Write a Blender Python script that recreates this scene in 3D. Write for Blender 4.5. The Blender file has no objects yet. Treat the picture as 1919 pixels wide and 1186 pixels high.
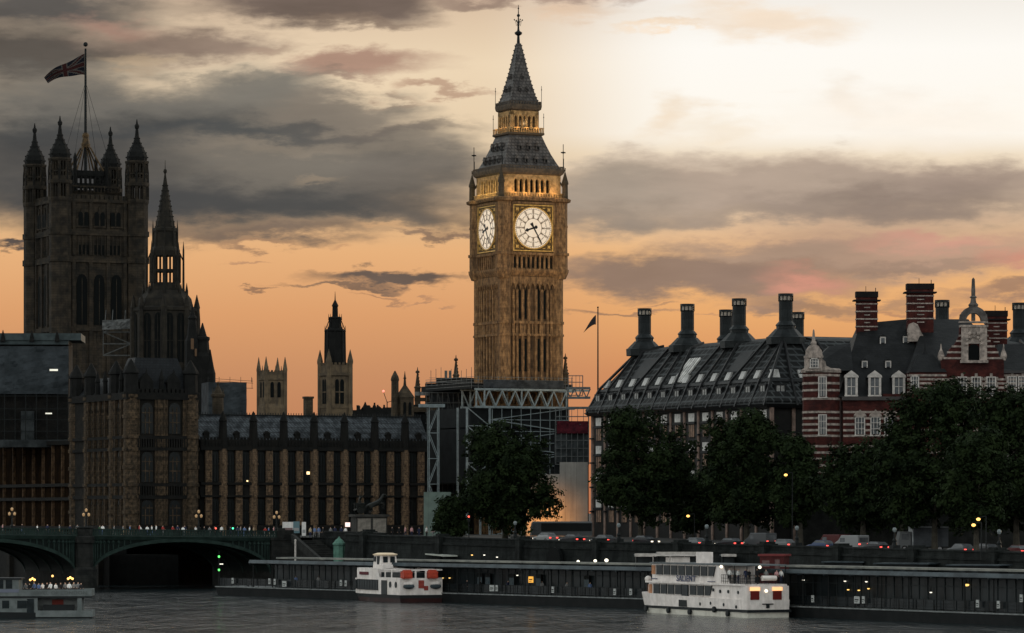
import bpy, bmesh, math, random
from mathutils import Vector, Matrix
R = math.radians
C = bpy.context.scene.collection
scene = bpy.context.scene
random.seed(7)

# ------------------------------------------------------------------ camera
F = 7280.0            # focal length in pixels of the 1919 px wide photograph
CAMZ = 12.0           # metres above the water
HOR = 960.0           # horizon row in the photograph
cam_d = bpy.data.cameras.new('camera')
cam = bpy.data.objects.new('camera', cam_d)
C.objects.link(cam)
cam.location = (0, 0, CAMZ)
cam.rotation_euler = (R(90), 0, 0)
cam_d.sensor_width = 36.0
cam_d.lens = 36.0 * F / 1919.0
cam_d.shift_y = (HOR - 593.0) / 1919.0
cam_d.clip_start = 1.0
cam_d.clip_end = 30000.0
scene.camera = cam

scene.view_settings.view_transform = 'Standard'
scene.view_settings.look = 'None'
scene.view_settings.gamma = 1.0
scene.view_settings.exposure = 0.0

# ------------------------------------------------------------------ sun, low in the west behind the clouds
SUN_EL, SUN_AZ = 5.0, 24.0      # degrees; azimuth from +Y towards +X
sd = bpy.data.lights.new('sun', 'SUN')
sd.energy = 0.5
sd.angle = R(12)
sd.color = (1.0, 0.72, 0.45)
sun = bpy.data.objects.new('sun', sd)
C.objects.link(sun)
sun.rotation_euler = (R(90 - SUN_EL), 0, R(180 - SUN_AZ))

def lin(r, g, b):
    def f(c):
        c /= 255.0
        return c / 12.92 if c <= 0.04045 else ((c + 0.055) / 1.055) ** 2.4
    return (f(r), f(g), f(b), 1.0)

# ------------------------------------------------------------------ world: dusk sky with cloud banks
class NG:
    """small helper that writes node graphs"""
    def __init__(s, nt): s.nt = nt
    def n(s, t, **k):
        o = s.nt.nodes.new(t)
        for a, b in k.items(): setattr(o, a, b)
        return o
    def put(s, sock, v):
        if isinstance(v, bpy.types.NodeSocket): s.nt.links.new(v, sock)
        else: sock.default_value = v
    def m(s, op, a, b=0.0, c=0.0, clamp=False):
        o = s.n('ShaderNodeMath', operation=op, use_clamp=clamp)
        s.put(o.inputs[0], a); s.put(o.inputs[1], b); s.put(o.inputs[2], c)
        return o.outputs[0]
    def step(s, v, a, b):
        o = s.n('ShaderNodeMapRange', interpolation_type='SMOOTHSTEP')
        s.put(o.inputs['Value'], v)
        lo, hi, t0, t1 = (a, b, 0.0, 1.0) if a < b else (b, a, 1.0, 0.0)
        o.inputs['From Min'].default_value = lo; o.inputs['From Max'].default_value = hi
        o.inputs['To Min'].default_value = t0; o.inputs['To Max'].default_value = t1
        return o.outputs[0]
    def mix(s, f, a, b, blend='MIX'):
        o = s.n('ShaderNodeMix', data_type='RGBA', blend_type=blend)
        s.put(o.inputs[0], f); s.put(o.inputs[6], a); s.put(o.inputs[7], b)
        return o.outputs[2]
    def xyz(s, x, y, z):
        o = s.n('ShaderNodeCombineXYZ')
        s.put(o.inputs[0], x); s.put(o.inputs[1], y); s.put(o.inputs[2], z)
        return o.outputs[0]
    def noise(s, vec, scale, detail=5.0, rough=0.55):
        o = s.n('ShaderNodeTexNoise')
        s.put(o.inputs['Vector'], vec)
        o.inputs['Scale'].default_value = scale; o.inputs['Detail'].default_value = detail
        o.inputs['Roughness'].default_value = rough
        return o.outputs[0]
    def ramp(s, v, stops):
        o = s.n('ShaderNodeValToRGB')
        s.put(o.inputs[0], v)
        e = o.color_ramp.elements
        while len(e) < len(stops): e.new(0.5)
        for i, (p, c) in enumerate(stops):
            e[i].position = p; e[i].color = c
        return o.outputs[0]

world = bpy.data.worlds.new("World")
scene.world = world
world.use_nodes = True
nt = world.node_tree
nt.nodes.clear()
g = NG(nt)
out = g.n('ShaderNodeOutputWorld')
bg = g.n('ShaderNodeBackground')
nt.links.new(bg.outputs[0], out.inputs[0])
tc = g.n('ShaderNodeTexCoord')
sp = g.n('ShaderNodeSeparateXYZ')
nt.links.new(tc.outputs['Generated'], sp.inputs[0])
dx, dy, dz = sp.outputs
ys = g.m('MAXIMUM', dy, 0.05)
U0 = g.m('MULTIPLY', g.m('DIVIDE', dx, ys), 7.28)      # bearing
V0 = g.m('MULTIPLY', g.m('DIVIDE', dz, ys), 7.28)      # elevation
vec = g.xyz(g.m('MULTIPLY', U0, 1.0), g.m('MULTIPLY', V0, 3.2), 0.0)
vec2 = g.xyz(g.m('ADD', g.m('MULTIPLY', U0, 1.3), 7.3), g.m('MULTIPLY', V0, 3.6), 3.1)
vec3 = g.xyz(g.m('MULTIPLY', U0, 1.0), g.m('MULTIPLY', V0, 4.2), 9.0)
n1 = g.noise(vec, 2.6, 6.0, 0.55)
n2 = g.noise(vec2, 3.4, 7.0, 0.6)
n3 = g.noise(vec3, 3.6, 7.0, 0.56)
n4 = g.noise(vec3, 11.0, 6.0, 0.6)
U = g.m('ADD', U0, g.m('MULTIPLY', g.m('SUBTRACT', n1, 0.5), 0.42))
V = g.m('ADD', V0, g.m('ADD', g.m('MULTIPLY', g.m('SUBTRACT', n2, 0.5), 0.15),
                       g.m('MULTIPLY', g.m('SUBTRACT', n4, 0.5), 0.04)))
def vp(py): return max(0.0, (960 - py) / 2000.0)
Vh = g.m('MULTIPLY', V0, 0.5)
gl = g.ramp(Vh, [(vp(960), lin(176, 108, 78)), (vp(700), lin(201, 142, 100)), (vp(590), lin(219, 158, 108)),
                 (vp(470), lin(231, 177, 124)), (vp(420), lin(226, 182, 134)), (vp(290), lin(229, 204, 170)),
                 (vp(120), lin(237, 214, 182)), (vp(0), lin(216, 190, 162)), (vp(-300), lin(150, 143, 137)), (vp(-900), lin(104, 108, 112))])
gr = g.ramp(Vh, [(vp(960), lin(190, 118, 80)), (vp(700), lin(212, 142, 94)), (vp(590), lin(232, 170, 110)),
                 (vp(480), lin(236, 184, 128)), (vp(400), lin(232, 200, 165)), (vp(290), lin(240, 222, 196)),
                 (vp(250), lin(255, 249, 238)), (vp(90), lin(255, 251, 244)), (vp(0), lin(244, 239, 231)), (vp(-300), lin(176, 166, 156)), (vp(-900), lin(112, 115, 118))])
col = g.mix(g.step(U0, -0.08, 0.36), gl, gr)
shade = g.m('ADD', 0.33, g.m('MULTIPLY', n3, 1.36))     # lumps inside a cloud
def cloud(cx, cy, rx, ry, rgb, alpha, soft=0.5, lump=0.8, edge=0.5):
    """one cloud bank: bearing, elevation, size (thousandths of the focal length), colour"""
    global col
    a = g.m('DIVIDE', g.m('SUBTRACT', U, (cx - 960) / 1000.0), rx / 1000.0)
    b = g.m('DIVIDE', g.m('SUBTRACT', V, (960 - cy) / 1000.0), ry / 1000.0)
    d = g.m('SQRT', g.m('ADD', g.m('MULTIPLY', a, a), g.m('MULTIPLY', b, b)))
    d = g.m('ADD', d, g.m('MULTIPLY', g.m('SUBTRACT', n3, 0.5), edge))
    w = g.m('MULTIPLY', g.step(d, 1.0 + soft * 0.4, 1.0 - soft), alpha)
    c = g.mix(lump, lin(*rgb), g.mix(1.0, lin(*rgb), g.xyz(shade, shade, shade), 'MULTIPLY'))
    col = g.mix(w, col, c)
for cl in [
    # bright western side
    (1720, 225, 330, 50, (250, 238, 224), .6, .9, .3), (1560, 195, 60, 40, (247, 233, 216), .5, .9, .3), (1262, 212, 46, 52, (238, 212, 180), .6, .9, .3),
    (1365, 238, 80, 40, (245, 226, 200), .55, .9, .3), (1400, 48, 150, 38, (243, 220, 194), .8, .9, .3), (1240, 63, 70, 10, (240, 213, 182), .7, .9),
    (1125, 22, 90, 24, (224, 192, 162), .7, .9), (1060, -6, 260, 20, (168, 143, 126), .85, .7),
    (1330, 292, 460, 22, (212, 194, 175), .6, .9, .3), (1500, 350, 620, 66, (178, 159, 143), .96, .6, .35), (1130, 345, 170, 62, (164, 150, 135), .85, .8, .35),
    (1850, 345, 230, 46, (152, 133, 121), .75, .9, .3), (1700, 392, 430, 40, (140, 123, 112), .8, .9, .35), (1150, 405, 210, 36, (146, 133, 121), .85, .8, .35),
    (1430, 402, 160, 20, (158, 141, 127), .6, .9, .3),
    (1690, 470, 430, 58, (180, 148, 128), .92, .7, .35), (1440, 472, 260, 30, (170, 143, 123), .9, .7, .4), (1760, 452, 130, 20, (212, 152, 133), .6, .95, .3),
    (1250, 512, 270, 42, (144, 121, 106), .95, .5, .4), (1440, 522, 230, 40, (150, 125, 109), .92, .6, .4), (1530, 526, 76, 24, (218, 150, 128), .8, .95, .3),
    (1470, 505, 60, 16, (190, 140, 120), .5, .95, .3), (1720, 498, 170, 15, (160, 134, 116), .75, .8), (1880, 492, 90, 22, (212, 140, 122), .6, .95, .3),
    (1850, 555, 170, 18, (150, 119, 102), .8, .7), (1560, 572, 210, 14, (162, 129, 106), .8, .7), (1480, 565, 90, 20, (148, 121, 104), .7, .8), (1720, 590, 120, 8, (176, 132, 104), .7, .7),
    (1170, 587, 120, 7, (160, 124, 98), .85, .7), (1210, 563, 70, 5, (172, 132, 102), .7, .7), (1330, 590, 60, 5, (180, 134, 100), .7, .7),
    # shadowed eastern side
    (600, 4, 220, 44, (112, 97, 89), .95, .6), (690, 38, 130, 17, (134, 115, 101), .8, .7), (890, 4, 130, 15, (150, 128, 113), .85, .7),
    (60, 10, 330, 60, (76, 75, 74), .95, .7), (50, 110, 260, 90, (76, 72, 69), .95, .7), (330, 84, 200, 42, (134, 115, 103), .9, .7), (215, 42, 110, 26, (154, 120, 106), .75, .9),
    (230, 122, 60, 14, (188, 163, 133), .6, .9), (470, 88, 90, 14, (160, 136, 118), .7, .8),
    (670, 128, 200, 32, (170, 136, 118), .95, .6, .5), (640, 148, 150, 14, (134, 116, 103), .7, .9), (880, 171, 90, 12, (182, 150, 126), .85, .7), (740, 182, 60, 6, (190, 160, 134), .6, .8),
    (300, 300, 560, 158, (97, 93, 88), .97, .45, .28, .2), (600, 330, 300, 110, (108, 102, 95), .9, .7, .35, .3),
    (240, 205, 440, 74, (112, 108, 101), .95, .75, .35), (470, 165, 150, 52, (122, 117, 108), .95, .6, .4), (640, 205, 190, 40, (132, 122, 110), .92, .6, .4), (420, 142, 120, 10, (150, 139, 123), .5, .95, .3),
    (730, 246, 190, 17, (112, 103, 95), .8, .85), (120, 250, 360, 46, (68, 69, 69), .85, .95, .25), (430, 250, 260, 20, (72, 76, 78), .7, .95, .35),
    (520, 305, 440, 52, (122, 115, 105), .9, .8, .35), (560, 275, 220, 16, (142, 130, 115), .6, .9), (330, 312, 160, 14, (118, 112, 104), .6, .9), (600, 328, 56, 9, (154, 137, 117), .65, .9), (760, 320, 120, 40, (106, 99, 92), .6, .9),
    (130, 345, 260, 110, (64, 65, 66), .9, .9, .28), (320, 372, 300, 56, (74, 74, 74), .88, .9, .28), (610, 384, 310, 46, (76, 76, 75), .9, .9, .3), (800, 402, 130, 36, (98, 92, 86), .8, .9),
    (480, 440, 210, 24, (110, 96, 86), .88, .8, .5), (450, 462, 80, 8, (140, 110, 90), .7, .8), (800, 441, 100, 8, (134, 110, 93), .85, .7), (690, 430, 90, 8, (214, 168, 122), .6, .9),
    (745, 519, 170, 17, (98, 86, 79), .96, .55, .5), (640, 536, 110, 7, (116, 96, 83), .85, .6), (500, 548, 26, 5, (148, 114, 92), .8, .6), (690, 553, 46, 4, (156, 118, 92), .7, .7),
    (480, 486, 40, 5, (172, 130, 101), .7, .7), (8, 467, 46, 11, (70, 66, 66), .95, .6), (770, 560, 50, 4, (166, 124, 96), .7, .7), (640, 465, 40, 6, (186, 142, 106), .6, .8),
]:
    cloud(*cl)
# overhead and eastern sky: dull blue grey, with a low Nishita sky mixed in
sky = g.n('ShaderNodeTexSky', sky_type='NISHITA')
sky.sun_disc = False
sky.sun_elevation = R(SUN_EL)
sky.sun_rotation = R(SUN_AZ)
sky.air_density = 1.5
sky.dust_density = 2.5
skyc = g.mix(1.0, sky.outputs[0], (0.06, 0.06, 0.06, 1), 'MULTIPLY')
up = g.step(dz, 0.10, 0.70)
east = g.mix(up, (1.55, 1.60, 1.57, 1), (0.66, 0.72, 0.73, 1))
east = g.mix(1.0, east, skyc, 'ADD')
front = g.step(dy, 0.84, 0.965)
final = g.mix(front, east, col)
nt.links.new(final, bg.inputs[0])
bg.inputs[1].default_value = 1.0

# ------------------------------------------------------------------ frames
TH = R(25)
cT, sT = math.cos(TH), math.sin(TH)
OX, OY = 1.16, 706.0           # the clock tower's axis
def W(px, d): return (px - 960.0) * d / F
def Z(py, d): return CAMZ + (HOR - py) * d / F
def P(lx, ly):                 # palace grid -> world
    return (OX + lx * cT - ly * sT, OY + lx * sT + ly * cT)
def PI(x, y):                  # world -> palace grid
    x -= OX; y -= OY
    return (x * cT + y * sT, -x * sT + y * cT)
def pl(px, ly):                # palace x where the line y = ly meets a bearing
    k = (px - 960) / F
    return (k * (OY + ly * cT) - OX + ly * sT) / (cT - k * sT)
def pw(px, lx):                # palace y where the line x = lx meets a bearing
    k = (px - 960) / F
    return (OX + lx * cT - k * (OY + lx * sT)) / (sT + k * cT)
def lerp(a, b, t): return a + (b - a) * t
def interp(x, pts):
    if x <= pts[0][0]: return pts[0][1]
    for (a, va), (b, vb) in zip(pts, pts[1:]):
        if x <= b: return lerp(va, vb, (x - a) / (b - a))
    return pts[-1][1]
GZ = [(-330, 6.3), (-280, 6.4), (-207, 6.8), (-160, 7.1), (-120, 7.6), (-85, 8.0)]
def ground_ly(ly): return interp(ly, GZ)
def ground(x, y): return ground_ly(PI(x, y)[1])
BK = [(-600, -50), (-330, -60), (-207, -60), (-106, -77), (-100, -77), (-98, -67.5), (-67, -67.5)]
def bank(ly): return interp(ly, BK)

# ------------------------------------------------------------------ objects
BASE = {}
def tag(o, label=None, cat=None, group=None, kind=None):
    if label: o['label'] = label
    if cat: o['category'] = cat
    if group: o['group'] = group
    if kind: o['kind'] = kind
    return o
def thing(name, label, cat, xy, z=0.0, rot=0.0, group=None):
    o = bpy.data.objects.new(name, None)
    o.empty_display_size = 0.5
    C.objects.link(o)
    o.location = (xy[0], xy[1], z)
    o.rotation_euler = (0, 0, rot)
    BASE[o.name] = z
    return tag(o, label, cat, group)
class MB:
    def __init__(s):
        s.v = []; s.f = []; s.mi = []; s.cur = 0; s.T = None
    def add(s, vs, fs):
        o = len(s.v)
        if s.T is not None: vs = [tuple(s.T @ Vector(p)) for p in vs]
        s.v += [tuple(p) for p in vs]
        for f in fs:
            s.f.append([i + o for i in f]); s.mi.append(s.cur)
        return s
    def box(s, x0, x1, y0, y1, z0, z1):
        return s.add([(x0,y0,z0),(x1,y0,z0),(x1,y1,z0),(x0,y1,z0),(x0,y0,z1),(x1,y0,z1),(x1,y1,z1),(x0,y1,z1)],
                     [(3,2,1,0),(4,5,6,7),(0,1,5,4),(1,2,6,5),(2,3,7,6),(3,0,4,7)])
    def loft(s, rings, cap=True):
        """rings of equal length, bottom to top"""
        n = len(rings[0]); vs = [p for r in rings for p in r]; fs = []
        for k in range(len(rings) - 1):
            for i in range(n):
                j = (i + 1) % n
                fs.append((k*n+i, k*n+j, (k+1)*n+j, (k+1)*n+i))
        if cap:
            fs.append(tuple(reversed(range(n))))
            fs.append(tuple((len(rings)-1)*n + i for i in range(n)))
        return s.add(vs, fs)
    def lathe(s, cx, cy, prof, n=8, rot=None):
        """prof: (z, r) pairs from the bottom up; r is the circumradius"""
        if rot is None: rot = math.pi / n
        return s.loft([[(cx + max(r, 1e-3) * math.cos(rot + 2*math.pi*i/n), cy + max(r, 1e-3) * math.sin(rot + 2*math.pi*i/n), z)
                        for i in range(n)] for z, r in prof])
    def sq(s, cx, cy, prof):
        """square section tower: (z, half width)"""
        return s.loft([[(cx-a,cy-a,z),(cx+a,cy-a,z),(cx+a,cy+a,z),(cx-a,cy+a,z)] for z, a in prof])
    def ext(s, poly, y0, y1):
        """outline in the x-z plane, extruded from y0 (front) to y1"""
        n = len(poly)
        vs = [(x, y0, z) for x, z in poly] + [(x, y1, z) for x, z in poly]
        fs = [tuple(range(n)), tuple(reversed(range(n, 2*n)))]
        fs += [(i, i+n, (i+1) % n + n, (i+1) % n) for i in range(n)]
        return s.add(vs, fs)
    def extx(s, poly, x0, x1):
        """outline in the y-z plane, extruded along x"""
        n = len(poly)
        vs = [(x0, y, z) for y, z in poly] + [(x1, y, z) for y, z in poly]
        fs = [tuple(reversed(range(n))), tuple(range(n, 2*n))]
        fs += [(i, (i+1) % n, (i+1) % n + n, i+n) for i in range(n)]
        return s.add(vs, fs)
    def plan(s, poly, z0, z1):
        n = len(poly)
        return s.loft([[(x, y, z0) for x, y in poly], [(x, y, z1) for x, y in poly]])
    def tube(s, p, q, r, n=5, r2=None):
        p = Vector(p); q = Vector(q); d = q - p
        if d.length < 1e-6: return s
        d.normalize()
        a = d.orthogonal().normalized(); b = d.cross(a)
        r2 = r if r2 is None else r2
        return s.loft([[p + (a*math.cos(2*math.pi*i/n) + b*math.sin(2*math.pi*i/n))*r for i in range(n)],
                       [q + (a*math.cos(2*math.pi*i/n) + b*math.sin(2*math.pi*i/n))*r2 for i in range(n)]])
    def ball(s, c, r, n=8, m=5, sz=1.0):
        prof = [(c[2] + r*sz*math.sin(-math.pi/2 + math.pi*k/m), r*math.cos(-math.pi/2 + math.pi*k/m)) for k in range(m+1)]
        return s.lathe(c[0], c[1], prof, n)
    def mesh(s, name, mats, dz=0.0, smooth=False):
        me = bpy.data.meshes.new(name)
        me.from_pydata([(x, y, z - dz) for x, y, z in s.v], [], s.f)
        for m in (mats if isinstance(mats, (list, tuple)) else [mats]): me.materials.append(m)
        me.polygons.foreach_set('material_index', s.mi)
        if smooth: me.polygons.foreach_set('use_smooth', [True] * len(me.polygons))
        me.update()
        return me
    def build(s, name, mats, parent=None, smooth=False, dz=None, loc=None):
        if dz is None: dz = BASE.get(parent.name, 0.0) if parent else 0.0
        o = bpy.data.objects.new(name, s.mesh(name, mats, dz, smooth))
        C.objects.link(o)
        if parent: o.parent = parent; BASE[o.name] = dz
        if loc: o.location = loc
        return o
def place(name, me, parent=None, loc=(0,0,0), rot=0.0, scale=(1,1,1)):
    """an object of its own that shares a mesh; loc z is above water"""
    o = bpy.data.objects.new(name, me)
    C.objects.link(o)
    dz = 0.0
    if parent: o.parent = parent; dz = BASE.get(parent.name, 0.0)
    BASE[o.name] = 0.0
    o.location = (loc[0], loc[1], loc[2] - dz)
    o.rotation_euler = (0, 0, rot); o.scale = scale
    return o
def copy_tree(o, parent=None):
    c = o.copy(); C.objects.link(c)
    if parent: c.parent = parent
    for ch in list(o.children): copy_tree(ch, c)
    return c
def arch(x0, x1, z0, zs, zt, n=4):
    """pointed arch outline, springing at zs, point at zt"""
    xm = (x0 + x1) / 2; w = (x1 - x0) / 2
    pts = [(x0, z0), (x1, z0)]
    for k in range(n + 1):
        a = k / n * math.pi / 2
        pts.append((xm + w * math.cos(a) ** 0.8, zs + (zt - zs) * math.sin(a)))
    for k in range(n - 1, -1, -1):
        a = k / n * math.pi / 2
        pts.append((xm - w * math.cos(a) ** 0.8, zs + (zt - zs) * math.sin(a)))
    return pts
def rotz(k, n=4): return Matrix.Rotation(2 * math.pi * k / n, 4, 'Z')

# ------------------------------------------------------------------ materials
MAT = {}
def mat(name, c1, c2=None, scale=0.8, rough=0.8, bump=0.0, metal=0.0, stretch=1.0, detail=6.0, brick=None, spec=0.1, streak=None):
    if name in MAT: return MAT[name]
    m = bpy.data.materials.new(name)
    m.use_nodes = True
    nt = m.node_tree
    b = nt.nodes['Principled BSDF']
    g = NG(nt)
    b.inputs['Roughness'].default_value = rough
    b.inputs['Metallic'].default_value = metal
    b.inputs['Specular IOR Level'].default_value = spec
    c1 = tuple(c1) + (1.0,)
    tc = g.n('ShaderNodeTexCoord').outputs['Object']
    if c2 is None and bump == 0:
        b.inputs['Base Color'].default_value = c1
    else:
        c2 = tuple(c2 or c1[:3])[:3] + (1.0,)
        mp = g.n('ShaderNodeMapping')
        nt.links.new(tc, mp.inputs[0]); mp.inputs['Scale'].default_value = (1, 1, stretch)
        n = g.noise(mp.outputs[0], scale, detail, 0.6)
        f = g.step(n, 0.34, 0.66)
        col = g.mix(f, c1, c2)
        if streak:          # rain-washed soot: tall thin stains
            mp2 = g.n('ShaderNodeMapping')
            nt.links.new(tc, mp2.inputs[0]); mp2.inputs['Scale'].default_value = (1.3, 1.3, 0.09)
            n2 = g.noise(mp2.outputs[0], 1.0, 5.0, 0.6)
            col = g.mix(g.m('MULTIPLY', g.step(n2, 0.45, 0.7), 0.75), col, tuple(streak) + (1.0,))
        if brick:
            sep = g.n('ShaderNodeSeparateXYZ'); nt.links.new(tc, sep.inputs[0])
            bt = g.n('ShaderNodeTexBrick')
            nt.links.new(g.xyz(g.m('ADD', sep.outputs[0], sep.outputs[1]), sep.outputs[2], 0.0), bt.inputs['Vector'])
            bt.inputs['Scale'].default_value = 1.0
            bt.inputs['Brick Width'].default_value = brick[0]; bt.inputs['Row Height'].default_value = brick[1]
            bt.inputs['Mortar Size'].default_value = brick[2]
            bt.inputs['Color1'].default_value = (1, 1, 1, 1); bt.inputs['Color2'].default_value = (.72, .72, .72, 1)
            bt.inputs['Mortar'].default_value = (brick[3],) * 3 + (1,)
            col = g.mix(1.0, col, bt.outputs['Color'], 'MULTIPLY')
        nt.links.new(col, b.inputs['Base Color'])
        if bump:
            bn = g.n('ShaderNodeBump'); bn.inputs['Strength'].default_value = bump; bn.inputs['Distance'].default_value = 0.15
            nt.links.new(g.noise(mp.outputs[0], scale * 3.0, 5.0, 0.6), bn.inputs['Height'])
            nt.links.new(bn.outputs[0], b.inputs['Normal'])
    MAT[name] = m
    return m
def glow(name, c, s):
    if name in MAT: return MAT[name]
    m = bpy.data.materials.new(name); m.use_nodes = True
    b = m.node_tree.nodes['Principled BSDF']
    b.inputs['Base Color'].default_value = tuple(c) + (1,)
    b.inputs['Emission Color'].default_value = tuple(c) + (1,)
    b.inputs['Emission Strength'].default_value = s
    MAT[name] = m
    return m
stone = mat('honey_limestone', (.20, .150, .093), (.12, .088, .055), 0.9, 0.9, 0.5, streak=(.06, .046, .034), brick=(1.1, .42, .03, .6))
stone_dk = mat('sooty_limestone', (.072, .055, .037), (.038, .030, .021), 0.7, 0.9, 0.5, streak=(.035, .028, .021), brick=(1.1, .42, .03, .6))
stone_lt = mat('pale_limestone', (.27, .205, .130), (.17, .128, .082), 1.1, 0.9, 0.4, brick=(1.0, .4, .03, .7))
stone_blk = mat('blackened_stone', (.010, .010, .0095), (.006, .0062, .006), 0.8, 0.9, 0.3)
gold = mat('gilded_stone', (.46, .29, .085), (.26, .155, .045), 2.0, 0.55, 0.4)
slate = mat('iron_roof_tiles', (.06, .062, .066), (.038, .041, .046), 0.6, 0.6, 0.3, brick=(.55, .5, .05, .45))
slate_dk = mat('dark_slate', (.014, .016, .018), (.009, .010, .012), 0.6, 0.6, 0.3, brick=(.6, .45, .05, .5))
glass_dk = mat('dark_window_glass', (.003, .0045, .005), (.006, .008, .0085), 0.5, 0.35, spec=.18)
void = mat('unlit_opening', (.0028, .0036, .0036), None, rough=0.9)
iron = mat('black_iron', (.006, .0075, .008), (.010, .0115, .0115), 2.0, 0.6)
steel = mat('galvanised_steel', (.28, .30, .31), (.20, .215, .22), 1.5, 0.5)
# ================================================================== structure: water and land
def grid_mesh(name, xs, ys, fn, m):
    vs = [fn(x, y) for y in ys for x in xs]; n = len(xs)
    fs = [(j*n+i, j*n+i+1, (j+1)*n+i+1, (j+1)*n+i) for j in range(len(ys)-1) for i in range(n-1)]
    me = bpy.data.meshes.new(name); me.from_pydata(vs, [], fs); me.materials.append(m)
    o = bpy.data.objects.new(name, me); C.objects.link(o)
    return tag(o, kind='structure')
wm = bpy.data.materials.new('river_water'); wm.use_nodes = True
nt = wm.node_tree; b = nt.nodes['Principled BSDF']; g = NG(nt)
b.inputs['Base Color'].default_value = (.012, .018, .020, 1)
b.inputs['Roughness'].default_value = .12
b.inputs['IOR'].default_value = 1.33; b.inputs['Specular IOR Level'].default_value = .31
tco = g.n('ShaderNodeTexCoord').outputs['Object']
mp = g.n('ShaderNodeMapping'); nt.links.new(tco, mp.inputs[0]); mp.inputs['Rotation'].default_value = (0, 0, R(20)); mp.inputs['Scale'].default_value = (.55, .30, 1)
w1 = g.noise(mp.outputs[0], .9, 6.0, .62)
def wave(sx, sy, ang, det):
    q = g.n('ShaderNodeMapping'); nt.links.new(tco, q.inputs[0]); q.inputs['Rotation'].default_value = (0, 0, R(ang)); q.inputs['Scale'].default_value = (sx, sy, 1)
    return g.noise(q.outputs[0], 1.0, det, .62)
w2 = wave(.05, .010, 4, 4.0)                    # broad smooth and ruffled patches
w3 = wave(.42, .085, 6, 6.0)                    # chop, long across the wind
w4 = wave(.13, .028, -9, 4.0)
rough = g.step(w2, .36, .64)
h = g.m('ADD', g.m('MULTIPLY', w1, .16), g.m('ADD', g.m('MULTIPLY', w3, g.m('ADD', .5, g.m('MULTIPLY', rough, .9))), g.m('MULTIPLY', w4, 1.5)))
bn = g.n('ShaderNodeBump'); bn.inputs['Strength'].default_value = 1.0; bn.inputs['Distance'].default_value = 1.9
nt.links.new(h, bn.inputs['Height']); nt.links.new(bn.outputs[0], b.inputs['Normal'])
grid_mesh('water', [-9000, -400, 400, 9000], [-2000, 200, 800, 9000], lambda x, y: (x, y, 0.0), wm)
soil = mat('paved_ground', (.05, .049, .046), (.032, .032, .031), .25, .9, .2)
lys = [-900, -600, -330, -300, -280, -240, -207, -180, -160, -140, -120, -106, -95, -85, -67, -41, -30, 0, 60, 300, 900, 3000, 12000]
lxs = [0, 6, 12, 25, 40, 70, 120, 250, 600, 2000, 12000]
def landfn(i, ly):
    z = ground_ly(ly) if ly < 900 else 8.0
    b0 = bank(ly) if ly < -40 else -86
    x, y = P(b0 + i, ly); return (x, y, z)
grid_mesh('ground', lxs, lys, landfn, soil)

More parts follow.
